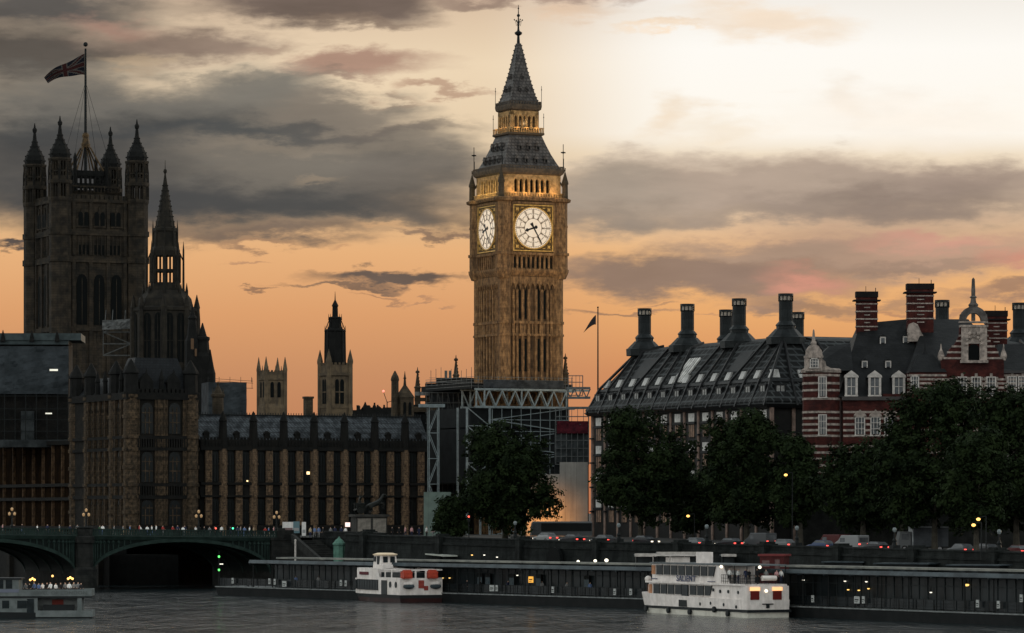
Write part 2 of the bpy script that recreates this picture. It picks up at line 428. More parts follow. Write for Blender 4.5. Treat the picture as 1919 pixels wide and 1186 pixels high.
# ================================================================== clock tower
def zb(y): return 12 + (960 - y) / 10.4
def build_clock_tower():
    t = thing('clock_tower', 'tall floodlit gothic clock tower with white lit dials and iron spire', 'clock tower', (OX, OY), 8.0, TH)
    # ---- shaft
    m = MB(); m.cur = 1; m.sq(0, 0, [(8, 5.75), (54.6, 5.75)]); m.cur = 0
    for sx in (-1, 1):
        for sy in (-1, 1):
            m.lathe(sx*5.15, sy*5.15, [(8, 1.25), (54.6, 1.25)])
    for k in range(4):
        m.T = rotz(k)
        for x0, x1 in ((-3.95, -3.55), (-3.2, -2.8), (-2.15, -1.65), (-.95, -.45), (.45, .95), (1.65, 2.15), (2.8, 3.2), (3.55, 3.95)):
            m.box(x0, x1, -6.05, -5.74, 8, 52.2)
        for i in range(9):              # blind tracery at the head of the panels
            x = -3.9 + i * .975
            m.ext([(x-.5, 54.5), (x-.5, 52.0), (x-.28, 52.9), (x, 53.3), (x+.28, 52.9), (x+.5, 52.0), (x+.5, 54.5)], -6.1, -5.74)
        for z0, z1 in ((46.0, 46.5), (43.8, 44.2), (31, 31.5)):
            m.box(-4.1, 4.1, -6.2, -5.74, z0, z1)
        for i in range(11):
            x = -3.9 + i * .78
            m.box(x-.16, x+.16, -6.08, -5.74, 44.2, 46.0)
    for z0, z1 in ((46.0, 46.5), (43.8, 44.2), (31, 31.5)):
        for sx in (-1, 1):
            for sy in (-1, 1):
                m.T = None; m.lathe(sx*5.15, sy*5.15, [(z0, 1.42), (z1, 1.42)])
    m.T = None
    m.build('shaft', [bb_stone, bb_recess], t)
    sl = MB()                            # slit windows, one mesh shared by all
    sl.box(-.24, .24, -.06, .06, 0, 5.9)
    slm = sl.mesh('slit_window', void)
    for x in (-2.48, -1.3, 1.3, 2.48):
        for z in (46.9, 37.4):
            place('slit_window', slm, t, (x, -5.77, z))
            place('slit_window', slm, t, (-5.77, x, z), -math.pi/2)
    # ---- clock stage
    m = MB(); m.sq(0, 0, [(54.6, 6.0), (55.0, 6.25), (55.5, 6.5), (55.9, 6.5), (55.9, 6.0), (68.2, 6.0), (68.2, 6.5), (68.7, 6.7), (68.9, 6.6)])
    for sx in (-1, 1):
        for sy in (-1, 1):
            m.lathe(sx*5.55, sy*5.55, [(54.2, 1.2), (55.4, 1.7), (55.9, 1.75), (55.9, 1.55), (58.4, 1.55), (58.4, 1.8), (58.9, 1.8), (58.9, 1.5), (63.5, 1.5), (63.5, 1.58), (63.9, 1.58), (63.9, 1.5), (67.9, 1.5), (68.1, 2.05), (68.55, 2.15), (68.8, 1.6)])
    for k in range(4):
        m.T = rotz(k)
        m.box(-4.2, 4.2, -6.55, -5.99, 58.35, 58.85)
        m.box(-4.3, 4.3, -6.45, -5.99, 67.55, 67.95)
        for i in range(10):
            x = -4.05 + i * .9
            m.box(x-.17, x+.17, -6.35, -5.99, 55.9, 58.35)
        for x0 in (-4.3, 4.02):
            m.box(x0, x0+.28, -6.42, -5.99, 58.85, 67.55)
    m.T = None; m.build('clock_stage', bb_stone, t)
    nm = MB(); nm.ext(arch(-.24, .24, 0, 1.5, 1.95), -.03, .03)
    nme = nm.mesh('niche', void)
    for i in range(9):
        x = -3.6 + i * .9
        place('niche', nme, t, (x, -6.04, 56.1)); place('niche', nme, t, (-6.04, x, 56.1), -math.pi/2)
    for k in range(4):
        T = rotz(k)
        # square gilded surround with corner ornaments
        fr = MB(); fr.T = T
        fr.box(-4.0, 4.0, -6.2, -6.02, 59.0, 67.5)
        o = fr.build('dial_surround', gold_dk, t)
        gd = MB(); gd.T = T
        for a, b_ in ((-3.98, -3.78), (3.78, 3.98)): gd.box(a, b_, -6.36, -6.21, 59.05, 67.45)
        for z in (59.05, 67.25): gd.box(-3.77, 3.77, -6.36, -6.21, z, z+.2)
        for sx in (-1, 1):
            for sz in (-1, 1):
                cx, cz = sx*3.15, 63.25 + sz*3.35
                gd.T = T
                gd.ext([(cx+.42*math.cos(a*math.pi/4)*(1 if a % 2 else .55), cz+.42*math.sin(a*math.pi/4)*(1 if a % 2 else .55)) for a in range(8)], -6.32, -6.21)
                gd.tube((cx-sx*.75, -6.25, cz+sz*.25), (cx-sx*1.25, -6.25, cz+sz*.3), .1)
                gd.tube((cx+sx*.25, -6.25, cz-sz*.75), (cx+sx*.3, -6.25, cz-sz*1.25), .1)
        gd.build('gilded_moulding', gold, o)
        def ringm(mb, r0, r1, y0, y1, n=48):
            for i in range(n):
                a0, a1 = 2*math.pi*i/n, 2*math.pi*(i+1)/n
                p = [(r0*math.sin(a0), 63.25+r0*math.cos(a0)), (r1*math.sin(a0), 63.25+r1*math.cos(a0)), (r1*math.sin(a1), 63.25+r1*math.cos(a1)), (r0*math.sin(a1), 63.25+r0*math.cos(a1))]
                mb.add([(x, y0, z) for x, z in p] + [(x, y1, z) for x, z in p], [(0,1,2,3), (0,4,5,1), (1,5,6,2), (2,6,7,3), (3,7,4,0)])
        di = MB(); di.T = T
        di.ext([(3.62*math.sin(2*math.pi*i/48), 63.25+3.62*math.cos(2*math.pi*i/48)) for i in range(48)], -6.3, -6.21)
        d = di.build('clock_dial', opal, t)
        rg = MB(); rg.T = T; ringm(rg, 3.62, 3.84, -6.42, -6.21); rg.build('dial_rim', gold, d)
        tr = MB(); tr.T = T
        for r0, r1 in ((1.66, 1.74), (2.62, 2.68), (3.36, 3.42)): ringm(tr, r0, r1, -6.33, -6.3)
        for i in range(12):
            a = 2*math.pi*i/12; dx_, dz_ = math.sin(a), math.cos(a); nx, nz = dz_, -dx_
            w0, w1 = .065, .15
            p = [(1.7*dx_-nx*w1, 63.25+1.7*dz_-nz*w1), (1.7*dx_+nx*w1, 63.25+1.7*dz_+nz*w1), (2.1*dx_+nx*w0, 63.25+2.1*dz_+nz*w0), (3.4*dx_+nx*w0, 63.25+3.4*dz_+nz*w0), (3.4*dx_-nx*w0, 63.25+3.4*dz_-nz*w0), (2.1*dx_-nx*w0, 63.25+2.1*dz_-nz*w0)]
            tr.ext(p, -6.335, -6.3)
            # numerals: a short bundle of strokes near each hour
            for q in (-.16, 0, .16):
                cx, cz = 2.72*dx_+nx*q, 63.25+2.72*dz_+nz*q; ex, ez = 3.3*dx_+nx*q, 63.25+3.3*dz_+nz*q
                tr.ext([(cx-nx*.03, cz-nz*.03), (cx+nx*.03, cz+nz*.03), (ex+nx*.03, ez+nz*.03), (ex-nx*.03, ez-nz*.03)], -6.32, -6.3)
            # petal arcs between the hours
            a2 = a + math.pi/12; c0 = (2.15*math.sin(a2), 63.25+2.15*math.cos(a2))
            for q in range(8):
                b0, b1 = 2*math.pi*q/8, 2*math.pi*(q+1)/8
                tr.ext([(c0[0]+.44*math.sin(b0), c0[1]+.44*math.cos(b0)), (c0[0]+.48*math.sin(b0), c0[1]+.48*math.cos(b0)), (c0[0]+.48*math.sin(b1), c0[1]+.48*math.cos(b1)), (c0[0]+.44*math.sin(b1), c0[1]+.44*math.cos(b1))], -6.318, -6.3)
        for i in range(60):
            a = 2*math.pi*i/60; dx_, dz_ = math.sin(a), math.cos(a); nx, nz = dz_, -dx_
            tr.ext([(3.4*dx_-nx*.03, 63.25+3.4*dz_-nz*.03), (3.4*dx_+nx*.03, 63.25+3.4*dz_+nz*.03), (3.6*dx_+nx*.03, 63.25+3.6*dz_+nz*.03), (3.6*dx_-nx*.03, 63.25+3.6*dz_-nz*.03)], -6.31, -6.3)
        tr.build('dial_tracery', tracery, d)
        def hand(ang, L, tail, w, y, tip):
            mb = MB(); mb.T = T
            a = R(ang); d_ = (math.sin(a), math.cos(a)); n_ = (d_[1], -d_[0])
            def pt(l, s): return (d_[0]*l + n_[0]*s, 63.25 + d_[1]*l + n_[1]*s)
            if tip:
                pts = [(-tail, -w*1.4), (-tail*.6, -w*2.2), (-tail*.25, -w), (L*.62, -w), (L*.7, -w*2.3), (L*.85, -w*1.6), (L, 0)]
            else:
                pts = [(-tail, -w*2.2), (-tail*.5, -w*1.5), (-tail*.2, -w), (L*.9, -w*.55), (L, 0)]
            poly = [pt(l, s) for l, s in pts] + [pt(l, -s) for l, s in reversed(pts) if abs(s) > 1e-6]
            mb.ext(poly, y, y+.08)
            return mb
        # twenty-five past eight, read from outside on each face
        hand(252, 1.75, .8, .15, -6.50, True).build('hour_hand', handm, d)
        hand(150, 3.25, 1.0, .14, -6.62, False).build('minute_hand', handm, d)
    # ---- belfry
    m = MB(); m.sq(0, 0, [(68.7, 4.5), (72.9, 4.5)])
    m.build('belfry_core', void, t)
    m = MB()
    for k in range(4):
        m.T = rotz(k)
        m.box(-5.75, 5.75, -5.75, -5.2, 68.7, 69.5)
        m.box(-5.75, 5.75, -5.75, -5.0, 72.3, 73.0)
        m.box(-5.75, -3.7, -5.75, -5.0, 69.5, 72.3)
        m.box(3.7, 5.0, -5.75, -5.0, 69.5, 72.3)
        for i in range(8):
            x = -3.7 + i * 7.4 / 7
            m.box(x-.17, x+.17, -5.8, -5.1, 69.5, 72.3)
        for i in range(7):
            x = -3.7 + (i+.5) * 7.4 / 7
            m.ext([(x-.4, 72.31), (x-.4, 71.5), (x-.2, 72.0), (x, 72.2), (x+.2, 72.0), (x+.4, 71.5), (x+.4, 72.31)], -5.7, -5.2)
        for i in range(22):
            x = -5.5 + i * .524
            m.box(x-.13, x+.13, -6.3, -6.15, 68.9, 69.55)
        m.box(-5.8, 5.8, -6.34, -6.12, 69.5, 69.65)
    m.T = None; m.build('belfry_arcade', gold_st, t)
    pm = MB(); pm.lathe(0, 0, [(0, .55), (2.6, .5), (2.6, .62), (2.9, .62), (5.0, .04)]); pm.box(-.08, .08, -.08, .08, 5.0, 5.6)
    pme = pm.mesh('pinnacle', stone_dk)
    for sx in (-1, 1):
        for sy in (-1, 1):
            place('pinnacle', pme, t, (sx*6.35, sy*6.35, 68.7))
    m = MB(); m.tube((-.05, -.05, 1.7), (-.75, -.75, 3.1), .16)
    fme = m.mesh('flying_buttress', stone_dk)
    for k in range(4): place('flying_buttress', fme, t, tuple(rotz(k) @ Vector((6.35, 6.35, 68.7))), k*math.pi/2)
    # ---- roofs
    m = MB(); m.sq(0, 0, [(72.9, 5.8), (73.2, 6.15), (73.7, 6.3), (74.0, 6.3), (74.0, 5.95)])
    for k in range(4):
        m.T = rotz(k)
        for i in range(25):
            x = -6.0 + i * .5
            m.box(x-.1, x+.1, -6.3, -6.2, 74.0, 74.45)
        m.box(-6.25, 6.25, -6.28, -6.22, 74.4, 74.52)
    m.T = None; m.build('eaves_cornice', stone_dk2, t)
    m = MB(); m.sq(0, 0, [(74.0, 5.85), (75.2, 5.2), (76.8, 4.45), (78.6, 3.75), (80.2, 3.2)])
    m.build('lower_roof', bb_roof, t)
    dm = MB(); dm.box(-.3, .3, -.55, .6, 0, .8); dm.ext([(-.42, .8), (.42, .8), (0, 1.45)], -.62, .6)
    dm.cur = 1; dm.box(-.17, .17, -.57, -.54, .12, .7)
    dme = dm.mesh('dormer', [bb_roof, void])
    for T_, ry in ((0, 0), (1, -math.pi/2)):
        for xs, z, off in (([-2.9, -1.0, .95, 2.9], 75.1, 5.05), ([-1.75, 0, 1.75], 77.5, 4.05)):
            for x in xs:
                place('dormer', dme, t, (x, -off, z) if not T_ else (-off, -x, z), ry)
    vn = MB(); vn.tube((0, 0, 0), (0, 0, 4.8), .07); vn.box(-.45, .45, -.06, .06, 3.2, 3.4); vn.box(-.06, .06, -.45, .45, 3.2, 3.4); vn.ball((0, 0, 3.3), .22, 6, 4); vn.tube((.1, 0, 0), (.1, 0, 2.2), .05)
    vme = vn.mesh('corner_vane', iron)
    for k in range(4): place('corner_vane', vme, t, tuple(rotz(k) @ Vector((6.1, 6.1, 73.8))))
    # ---- lantern
    m = MB(); m.sq(0, 0, [(80.2, 3.2), (80.4, 3.55), (80.75, 3.55), (80.75, 2.0), (84.7, 2.0)]); m.build('lantern_core', warm_dark, t)
    m = MB()
    for k in range(4):
        m.T = rotz(k)
        for i in range(6):
            x = -2.25 + i * .9
            m.box(x-.13, x+.13, -2.8, -2.4, 80.75, 84.6)
        m.box(-2.8, -2.25, -2.8, -2.25, 80.75, 84.6)
        m.box(-2.8, 2.8, -2.8, -2.4, 84.0, 84.7)
        m.box(-2.8, 2.8, -2.8, -2.4, 80.75, 81.3)
        for i in range(5):
            x = -1.8 + i * .9
            m.ext([(x-.34, 84.01), (x-.34, 83.4), (x-.15, 83.75), (x, 83.9), (x+.15, 83.75), (x+.34, 83.4), (x+.34, 84.01)], -2.75, -2.45)
        for i in range(15):
            x = -3.4 + i * .486
            m.box(x-.07, x+.07, -3.5, -3.4, 80.75, 81.6)
        m.box(-3.5, 3.5, -3.52, -3.4, 81.55, 81.68)
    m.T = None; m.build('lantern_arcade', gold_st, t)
    m = MB(); m.sq(0, 0, [(84.7, 2.7), (85.0, 3.1), (85.5, 3.2), (85.9, 3.2), (85.9, 2.9)])
    for k in range(4):
        m.T = rotz(k)
        for i in range(13):
            x = -3.0 + i * .5
            m.box(x-.08, x+.08, -3.18, -3.08, 85.9, 86.4)
        m.box(-3.15, 3.15, -3.17, -3.1, 86.35, 86.45)
    m.T = None; m.build('lantern_cornice', stone_dk2, t)
    m = MB(); m.sq(0, 0, [(85.9, 2.85), (87.5, 2.3), (89.9, 1.72), (92.2, 1.22), (94.7, .78), (97.2, .30)])
    for sx in (-1, 1):                    # knobbed hips
        for sy in (-1, 1):
            pr = [(85.9, 2.85), (87.5, 2.3), (89.9, 1.72), (92.2, 1.22), (94.7, .78), (97.2, .30)]
            for (z0, a0), (z1, a1) in zip(pr, pr[1:]):
                m.tube((sx*a0, sy*a0, z0), (sx*a1, sy*a1, z1), .09)
                for q in range(3):
                    f = (q+.5)/3; a = lerp(a0, a1, f)+.08; m.ball((sx*a, sy*a, lerp(z0, z1, f)), .15, 5, 3)
    m.build('spire', bb_roof, t)
    for x, z, off in ((-.7, 88.3, 2.2), (.7, 88.3, 2.2), (0, 90.6, 1.6)):
        place('dormer', dme, t, (x, -off, z), 0, (.6, .6, .7)); place('dormer', dme, t, (-off, -x, z), -math.pi/2, (.6, .6, .7))
    m = MB(); m.lathe(0, 0, [(97.2, .30), (98.6, .22), (98.9, .65), (99.2, .7), (99.5, .25), (99.8, .18), (102.4, .1), (104.2, .05)], 8)
    for a in range(4):
        m.T = rotz(a); m.tube((.1, 0, 101.0), (.75, 0, 101.4), .05); m.ball((.8, 0, 101.5), .14, 5, 3); m.tube((.4, 0, 100.4), (.55, 0, 101.2), .04)
    m.T = None; m.ball((0, 0, 102.3), .3, 6, 4); m.ball((0, 0, 103.6), .16, 6, 4)
    m.build('finial', iron, t)
    vn = MB(); vn.tube((0, 0, 0), (0, 0, 3.7), .05); vn.ball((0, 0, 3.0), .12, 5, 3)
    vme = vn.mesh('corner_rod', iron)
    for k in range(4):
        place('corner_rod', vme, t, tuple(rotz(k) @ Vector((3.15, 3.15, 85.6)))); place('corner_rod', vme, t, tuple(rotz(k) @ Vector((3.45, 3.45, 80.6))))
    # ---- floodlights on the ledges, and unseen floods raised before the tower
    def lamp(kind, loc, e, c, size=.3, target=None, ang=70, blend=.8):
        d = bpy.data.lights.new('floodlight', kind); d.energy = e; d.color = c
        if kind == 'SPOT':
            d.spot_size = R(ang); d.spot_blend = blend
        d.shadow_soft_size = size
        o = bpy.data.objects.new('floodlight', d); C.objects.link(o)
        w = P(loc[0], loc[1]); o.location = (w[0], w[1], loc[2])
        if target:
            tw = P(target[0], target[1]); v = Vector((tw[0], tw[1], target[2])) - o.location
            o.rotation_euler = v.to_track_quat('-Z', 'Y').to_euler()
        return o
    Y_ = (1.0, .60, .25); G_ = (1.0, .74, .26)
    for x in (-4, -1.4, 1.4, 4):
        lamp('POINT', (x, -6.9, 69.9), BELF, Y_, .25)
    for y in (-3, 0, 3):
        lamp('POINT', (-6.9, y, 69.9), BELF*.9, G_, .25)
    for x in (-2, 0, 2):
        lamp('POINT', (x, -3.9, 81.7), BELF*.35, Y_, .2); lamp('POINT', (-3.9, x, 81.7), BELF*.2, Y_, .2)
    lamp('POINT', (0, -2.2, 82.5), BELF*.5, (1, .85, .6), .2)
    # unseen floods raised above the ground so the gantry casts no shadow
    lamp('SPOT', (6, -62, 33), FLOOD*1.0, (1, .70, .40), 1.0, (.5, -6, 49), 42)
    lamp('SPOT', (-56, -34, 34), FLOOD*.6, (1, .70, .42), 1.0, (-6, 0, 50), 44)
    lamp('SPOT', (-36, -46, 34), FLOOD*.35, (1, .74, .48), 1.0, (-5, -5, 52), 30)
    lamp('SPOT', (12, -50, 30), FLOOD*.45, (1, .62, .28), 1.0, (0, -6, 66), 26)
    lamp('SPOT', (-2, -45, 40), FLOOD*.42, (1, .86, .74), 1.0, (0, -3, 79), 30)
    return t
BELF, FLOOD = 120.0, 52000.0
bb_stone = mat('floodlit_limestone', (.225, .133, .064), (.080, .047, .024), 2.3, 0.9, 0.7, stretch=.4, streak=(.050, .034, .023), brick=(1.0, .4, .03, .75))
bb_recess = mat('shaded_recess_limestone', (.095, .059, .033), (.034, .022, .014), 1.6, 0.9, 0.6, stretch=.4, streak=(.024, .017, .012), brick=(1.0, .4, .03, .75))  # darker copy for the recesses, with their shade in its colour
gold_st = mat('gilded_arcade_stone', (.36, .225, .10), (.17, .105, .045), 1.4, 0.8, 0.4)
gold_dk = mat('dark_gilt_ironwork', (.10, .062, .022), (.030, .022, .012), 2.2, 0.6, 0.6)
stone_dk2 = mat('dark_cornice_iron', (.085, .062, .042), (.045, .036, .028), 1.5, 0.8, 0.4)
bb_roof = mat('cast_iron_tiles', (.110, .098, .090), (.056, .051, .049), 0.9, 0.55, 0.3, brick=(.7, .6, .1, .45))
warm_dark = mat('lantern_interior', (.06, .045, .03), None, rough=.9)
handm = mat('black_hand', (.008, .008, .009), None, rough=.5)
tracery = mat('dark_dial_iron', (.10, .070, .045), None, rough=.6)  # brown lightened so the ironwork reads as backlit by the dial
opal = bpy.data.materials.new('lit_opal_glass'); opal.use_nodes = True
_b = opal.node_tree.nodes['Principled BSDF']; _g = NG(opal.node_tree)
_b.inputs['Base Color'].default_value = (.06, .056, .05, 1)
_n = _g.noise(_g.n('ShaderNodeTexCoord').outputs['Object'], 1.1, 3.0, .5)
opal.node_tree.links.new(_g.mix(_n, (.90, .66, .42, 1), (1.0, .86, .68, 1)), _b.inputs['Emission Color'])
_b.inputs['Emission Strength'].default_value = 0.76
clock = build_clock_tower()

# ================================================================== great square tower with four turrets and the flag
def build_great_tower():
    cx, cy = 12.4, 280.0
    wx, wy = P(cx, cy)
    t = thing('square_tower', 'massive dark square tower with four capped corner turrets and a flagpole', 'tower', (wx, wy), 8.0, TH)
    a = 10.35
    def z(y): return 12 + (960 - y) * 953 / F
    H = z(372)
    m = MB(); m.sq(0, 0, [(8, a), (H, a)])
    for k in range(4):
        m.T = rotz(k)
        for y0, y1 in ((430, 440), (480, 491), (612, 620), (372, 378)):
            m.box(-7.6, 7.6, -a-.5, -a+.01, z(y1), z(y0))
        for x in (-6.6, -2.25, 2.25, 6.6):
            m.box(x-.45, x+.45, -a-.45, -a+.01, z(700), z(491))
            m.box(x-.4, x+.4, -a-.4, -a+.01, z(478), z(378))
        for i in range(14):
            x = -6.5 + i
            m.box(x-.14, x+.14, -a-.25, -a+.01, z(478), z(440))
            m.box(x-.1, x+.1, -a-.2, -a+.01, z(640), z(620))
        for i in range(12):             # panelled parapet with open crenels
            x = -6.6 + i*1.2
            m.box(x-.42, x+.42, -a-.3, -a+.3, H, H+1.0)
        for x in (-4.45, 0, 4.45):       # canopied niches
            m.ext([(x-1.6, z(425)), (x+1.6, z(425)), (x+1.6, z(410)), (x+.7, z(404)), (x, z(385)), (x-.7, z(404)), (x-1.6, z(410))], -a-.35, -a+.01)
    m.T = None; m.build('tower_body', vt_stone, t)
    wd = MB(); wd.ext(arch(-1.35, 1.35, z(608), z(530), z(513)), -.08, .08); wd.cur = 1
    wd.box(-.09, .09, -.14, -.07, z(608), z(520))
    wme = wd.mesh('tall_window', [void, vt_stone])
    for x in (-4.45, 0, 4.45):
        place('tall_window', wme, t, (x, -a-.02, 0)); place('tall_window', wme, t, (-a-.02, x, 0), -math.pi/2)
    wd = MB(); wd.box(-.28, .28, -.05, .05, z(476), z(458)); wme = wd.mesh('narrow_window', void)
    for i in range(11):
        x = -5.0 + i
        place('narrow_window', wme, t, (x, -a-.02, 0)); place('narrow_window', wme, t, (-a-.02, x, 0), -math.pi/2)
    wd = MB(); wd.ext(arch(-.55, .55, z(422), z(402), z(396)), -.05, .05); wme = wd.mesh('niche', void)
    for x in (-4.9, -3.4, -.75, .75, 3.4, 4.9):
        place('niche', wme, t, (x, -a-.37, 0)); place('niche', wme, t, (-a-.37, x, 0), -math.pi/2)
    # corner turrets
    tm = MB(); r = 2.75
    tm.lathe(0, 0, [(8, r), (z(491), r), (z(491), r+.3), (z(480), r+.3), (z(480), r), (z(440), r), (z(440), r+.3), (z(430), r+.3), (z(430), r), (z(380), r), (z(375), r+.2), (z(370), r+.2)])
    def open_stage(mb, rr, y0, y1):
        for i in range(8):
            A = math.pi/8 + 2*math.pi*i/8
            x, y = rr*math.cos(A), rr*math.sin(A)
            mb.lathe(x*.93, y*.93, [(z(y0), .5), (z(y1), .5)], 4)
            B = A + math.pi/8
            xx, yy = rr*.9*math.cos(B), rr*.9*math.sin(B)
            mb.lathe(xx, yy, [(z(y0), .2), (z(y1), .2)], 4)
    open_stage(tm, r, 370, 346); tm.lathe(0, 0, [(z(346), r+.1), (z(344), r+.3), (z(338), r+.3), (z(338), r), (z(330), r)])
    open_stage(tm, r*.93, 330, 323); tm.lathe(0, 0, [(z(323), r*.95), (z(320), r*.95)])
    open_stage(tm, r*.93, 320, 303); tm.lathe(0, 0, [(z(303), r), (z(300), r+.2), (z(297), r+.2)])
    tme = tm.mesh('corner_turret', vt_stone)
    cp = MB()
    cp.lathe(0, 0, [(z(299), r*.86), (z(290), r*.95), (z(282), r*.84), (z(272), r*.58), (z(262), r*.34), (z(250), r*.19), (z(236), r*.12), (z(235), .5), (z(230), .6), (z(226), .25), (z(218), .1)])
    for i in range(8):
        A = math.pi/8 + 2*math.pi*i/8
        cp.lathe(r*1.02*math.cos(A), r*1.02*math.sin(A), [(z(340), .2), (z(318), .16), (z(310), .03)], 4)
        for q in range(5):
            rr = (.98, .84, .6, .4, .25)[q]*r; cp.ball((rr*math.cos(A), rr*math.sin(A), z(290-q*9)), .17, 5, 3)
    cme = cp.mesh('turret_cap', stone_blk)
    for sx in (-1, 1):
        for sy in (-1, 1):
            tt = place('corner_turret', tme, t, (sx*9.95, sy*9.95, 0)); BASE[tt.name] = 0
            place('turret_cap', cme, tt)
    # roof house, iron crown and flagpole
    m = MB(); m.sq(0, 0, [(H, 6.6), (z(360), 6.6), (z(356), 7.0)])
    for k in range(4):
        m.T = rotz(k)
        for i in range(15):
            x = -6.3 + i*.9
            m.box(x-.1, x+.1, -6.7, -6.55, z(356), z(346))
        m.box(-6.6, 6.6, -6.72, -6.5, z(347), z(344))
    m.T = None
    m.build('roof_house', vt_stone, t)
    m = MB()
    for k in range(4):
        m.T = rotz(k)
        for i in range(7):
            x = -3.6 + i*1.2
            m.box(x-.2, x+.2, -4.0, -3.6, z(352), z(322))
        m.box(-4.1, 4.1, -4.1, -3.5, z(324), z(314))
        m.box(-4.1, 4.1, -4.0, -3.6, z(343), z(338))
    m.T = None
    for sx in (-1, 1):
        for sy in (-1, 1): m.lathe(sx*4.1, sy*4.1, [(z(350), .5), (z(300), .42), (z(290), .5), (z(280), .05)], 6)
    m.build('roof_lantern', stone_blk, t)
    m = MB()
    for sx in (-1, 1):
        for sy in (-1, 1):
            m.tube((sx*3.6, sy*3.6, z(316)), (sx*.9, sy*.9, z(268)), .22); m.tube((sx*3.6, 0, z(316)), (sx*.7, 0, z(268)), .16); m.tube((0, sy*3.6, z(316)), (0, sy*.7, z(268)), .16)
    m.lathe(0, 0, [(z(268), 1.1), (z(262), 1.2), (z(250), .8), (z(244), .9), (z(240), .6)], 8)
    m.build('flagpole_crown', crown_gold, t)
    m = MB(); m.tube((0, 0, z(320)), (0, 0, z(80)), .42, 8, .26); m.ball((0, 0, z(72)), .6, 8, 5)
    fp = m.build('flagpole', iron, t)
    m = MB()
    for k in range(4):
        m.T = rotz(k); m.tube((.2, .2, z(150)), (5.6, 5.6, z(330)), .045, 4)
    m.T = None; m.build('stay_wire', iron, fp)
    # the flag
    fm = MB(); nu, nv = 40, 22
    L, Hh = 10.0, 5.2
    ztop = z(90)
    cols = []
    for j in range(nv+1):
        for i in range(nu+1):
            u, v = i/nu, j/nv
            drop = 6.0*u**1.25 + .55*math.sin(u*6.0)*u**.7
            hgt = Hh*(1 - .72*u**.9)
            wav = 1.0*math.sin(u*7.5 + v*1.3)*u**.6
            x = -L*(u*(1.0-.1*v)) 
            fm.v.append((x, wav, -drop - v*hgt))
    for j in range(nv):
        for i in range(nu):
            u, v = (i+.5)/nu*2-1, 1-(j+.5)/nv*2     # -1..1
            a_ = abs(v - u*1.0); b_ = abs(v + u*1.0)
            if abs(u) < .10 or abs(v) < .16: c = 2
            elif abs(u) < .17 or abs(v) < .28: c = 1
            elif (a_ < .10 or b_ < .10): c = 2
            elif a_ < .26 or b_ < .26: c = 1
            else: c = 0
            n = nu+1
            fm.f.append([j*n+i, j*n+i+1, (j+1)*n+i+1, (j+1)*n+i]); fm.mi.append(c)
    fl = bpy.data.objects.new('flag', fm.mesh('flag', [mat('navy_cloth', (.0045, .005, .009), None, rough=.9), mat('white_cloth', (.045, .040, .037), None, rough=.9), mat('red_cloth', (.022, .006, .006), None, rough=.9)], 0, True))
    C.objects.link(fl); fl.location = (wx-.3, wy, ztop); fl.rotation_euler = (0, 0, R(4))
    sol = fl.modifiers.new('thick', 'SOLIDIFY'); sol.thickness = .03
    tag(fl, 'Union flag streaming left from the pole on the square tower', 'flag')
vt_stone = mat('tower_limestone', (.044, .034, .024), (.016, .0142, .0118), 0.45, 0.9, 0.5, streak=(.018, .0165, .0145), brick=(1.3, .6, .05, .6))
crown_gold = mat('tarnished_gilt', (.075, .046, .02), (.03, .020, .011), 1.5, .6, .2)
build_great_tower()

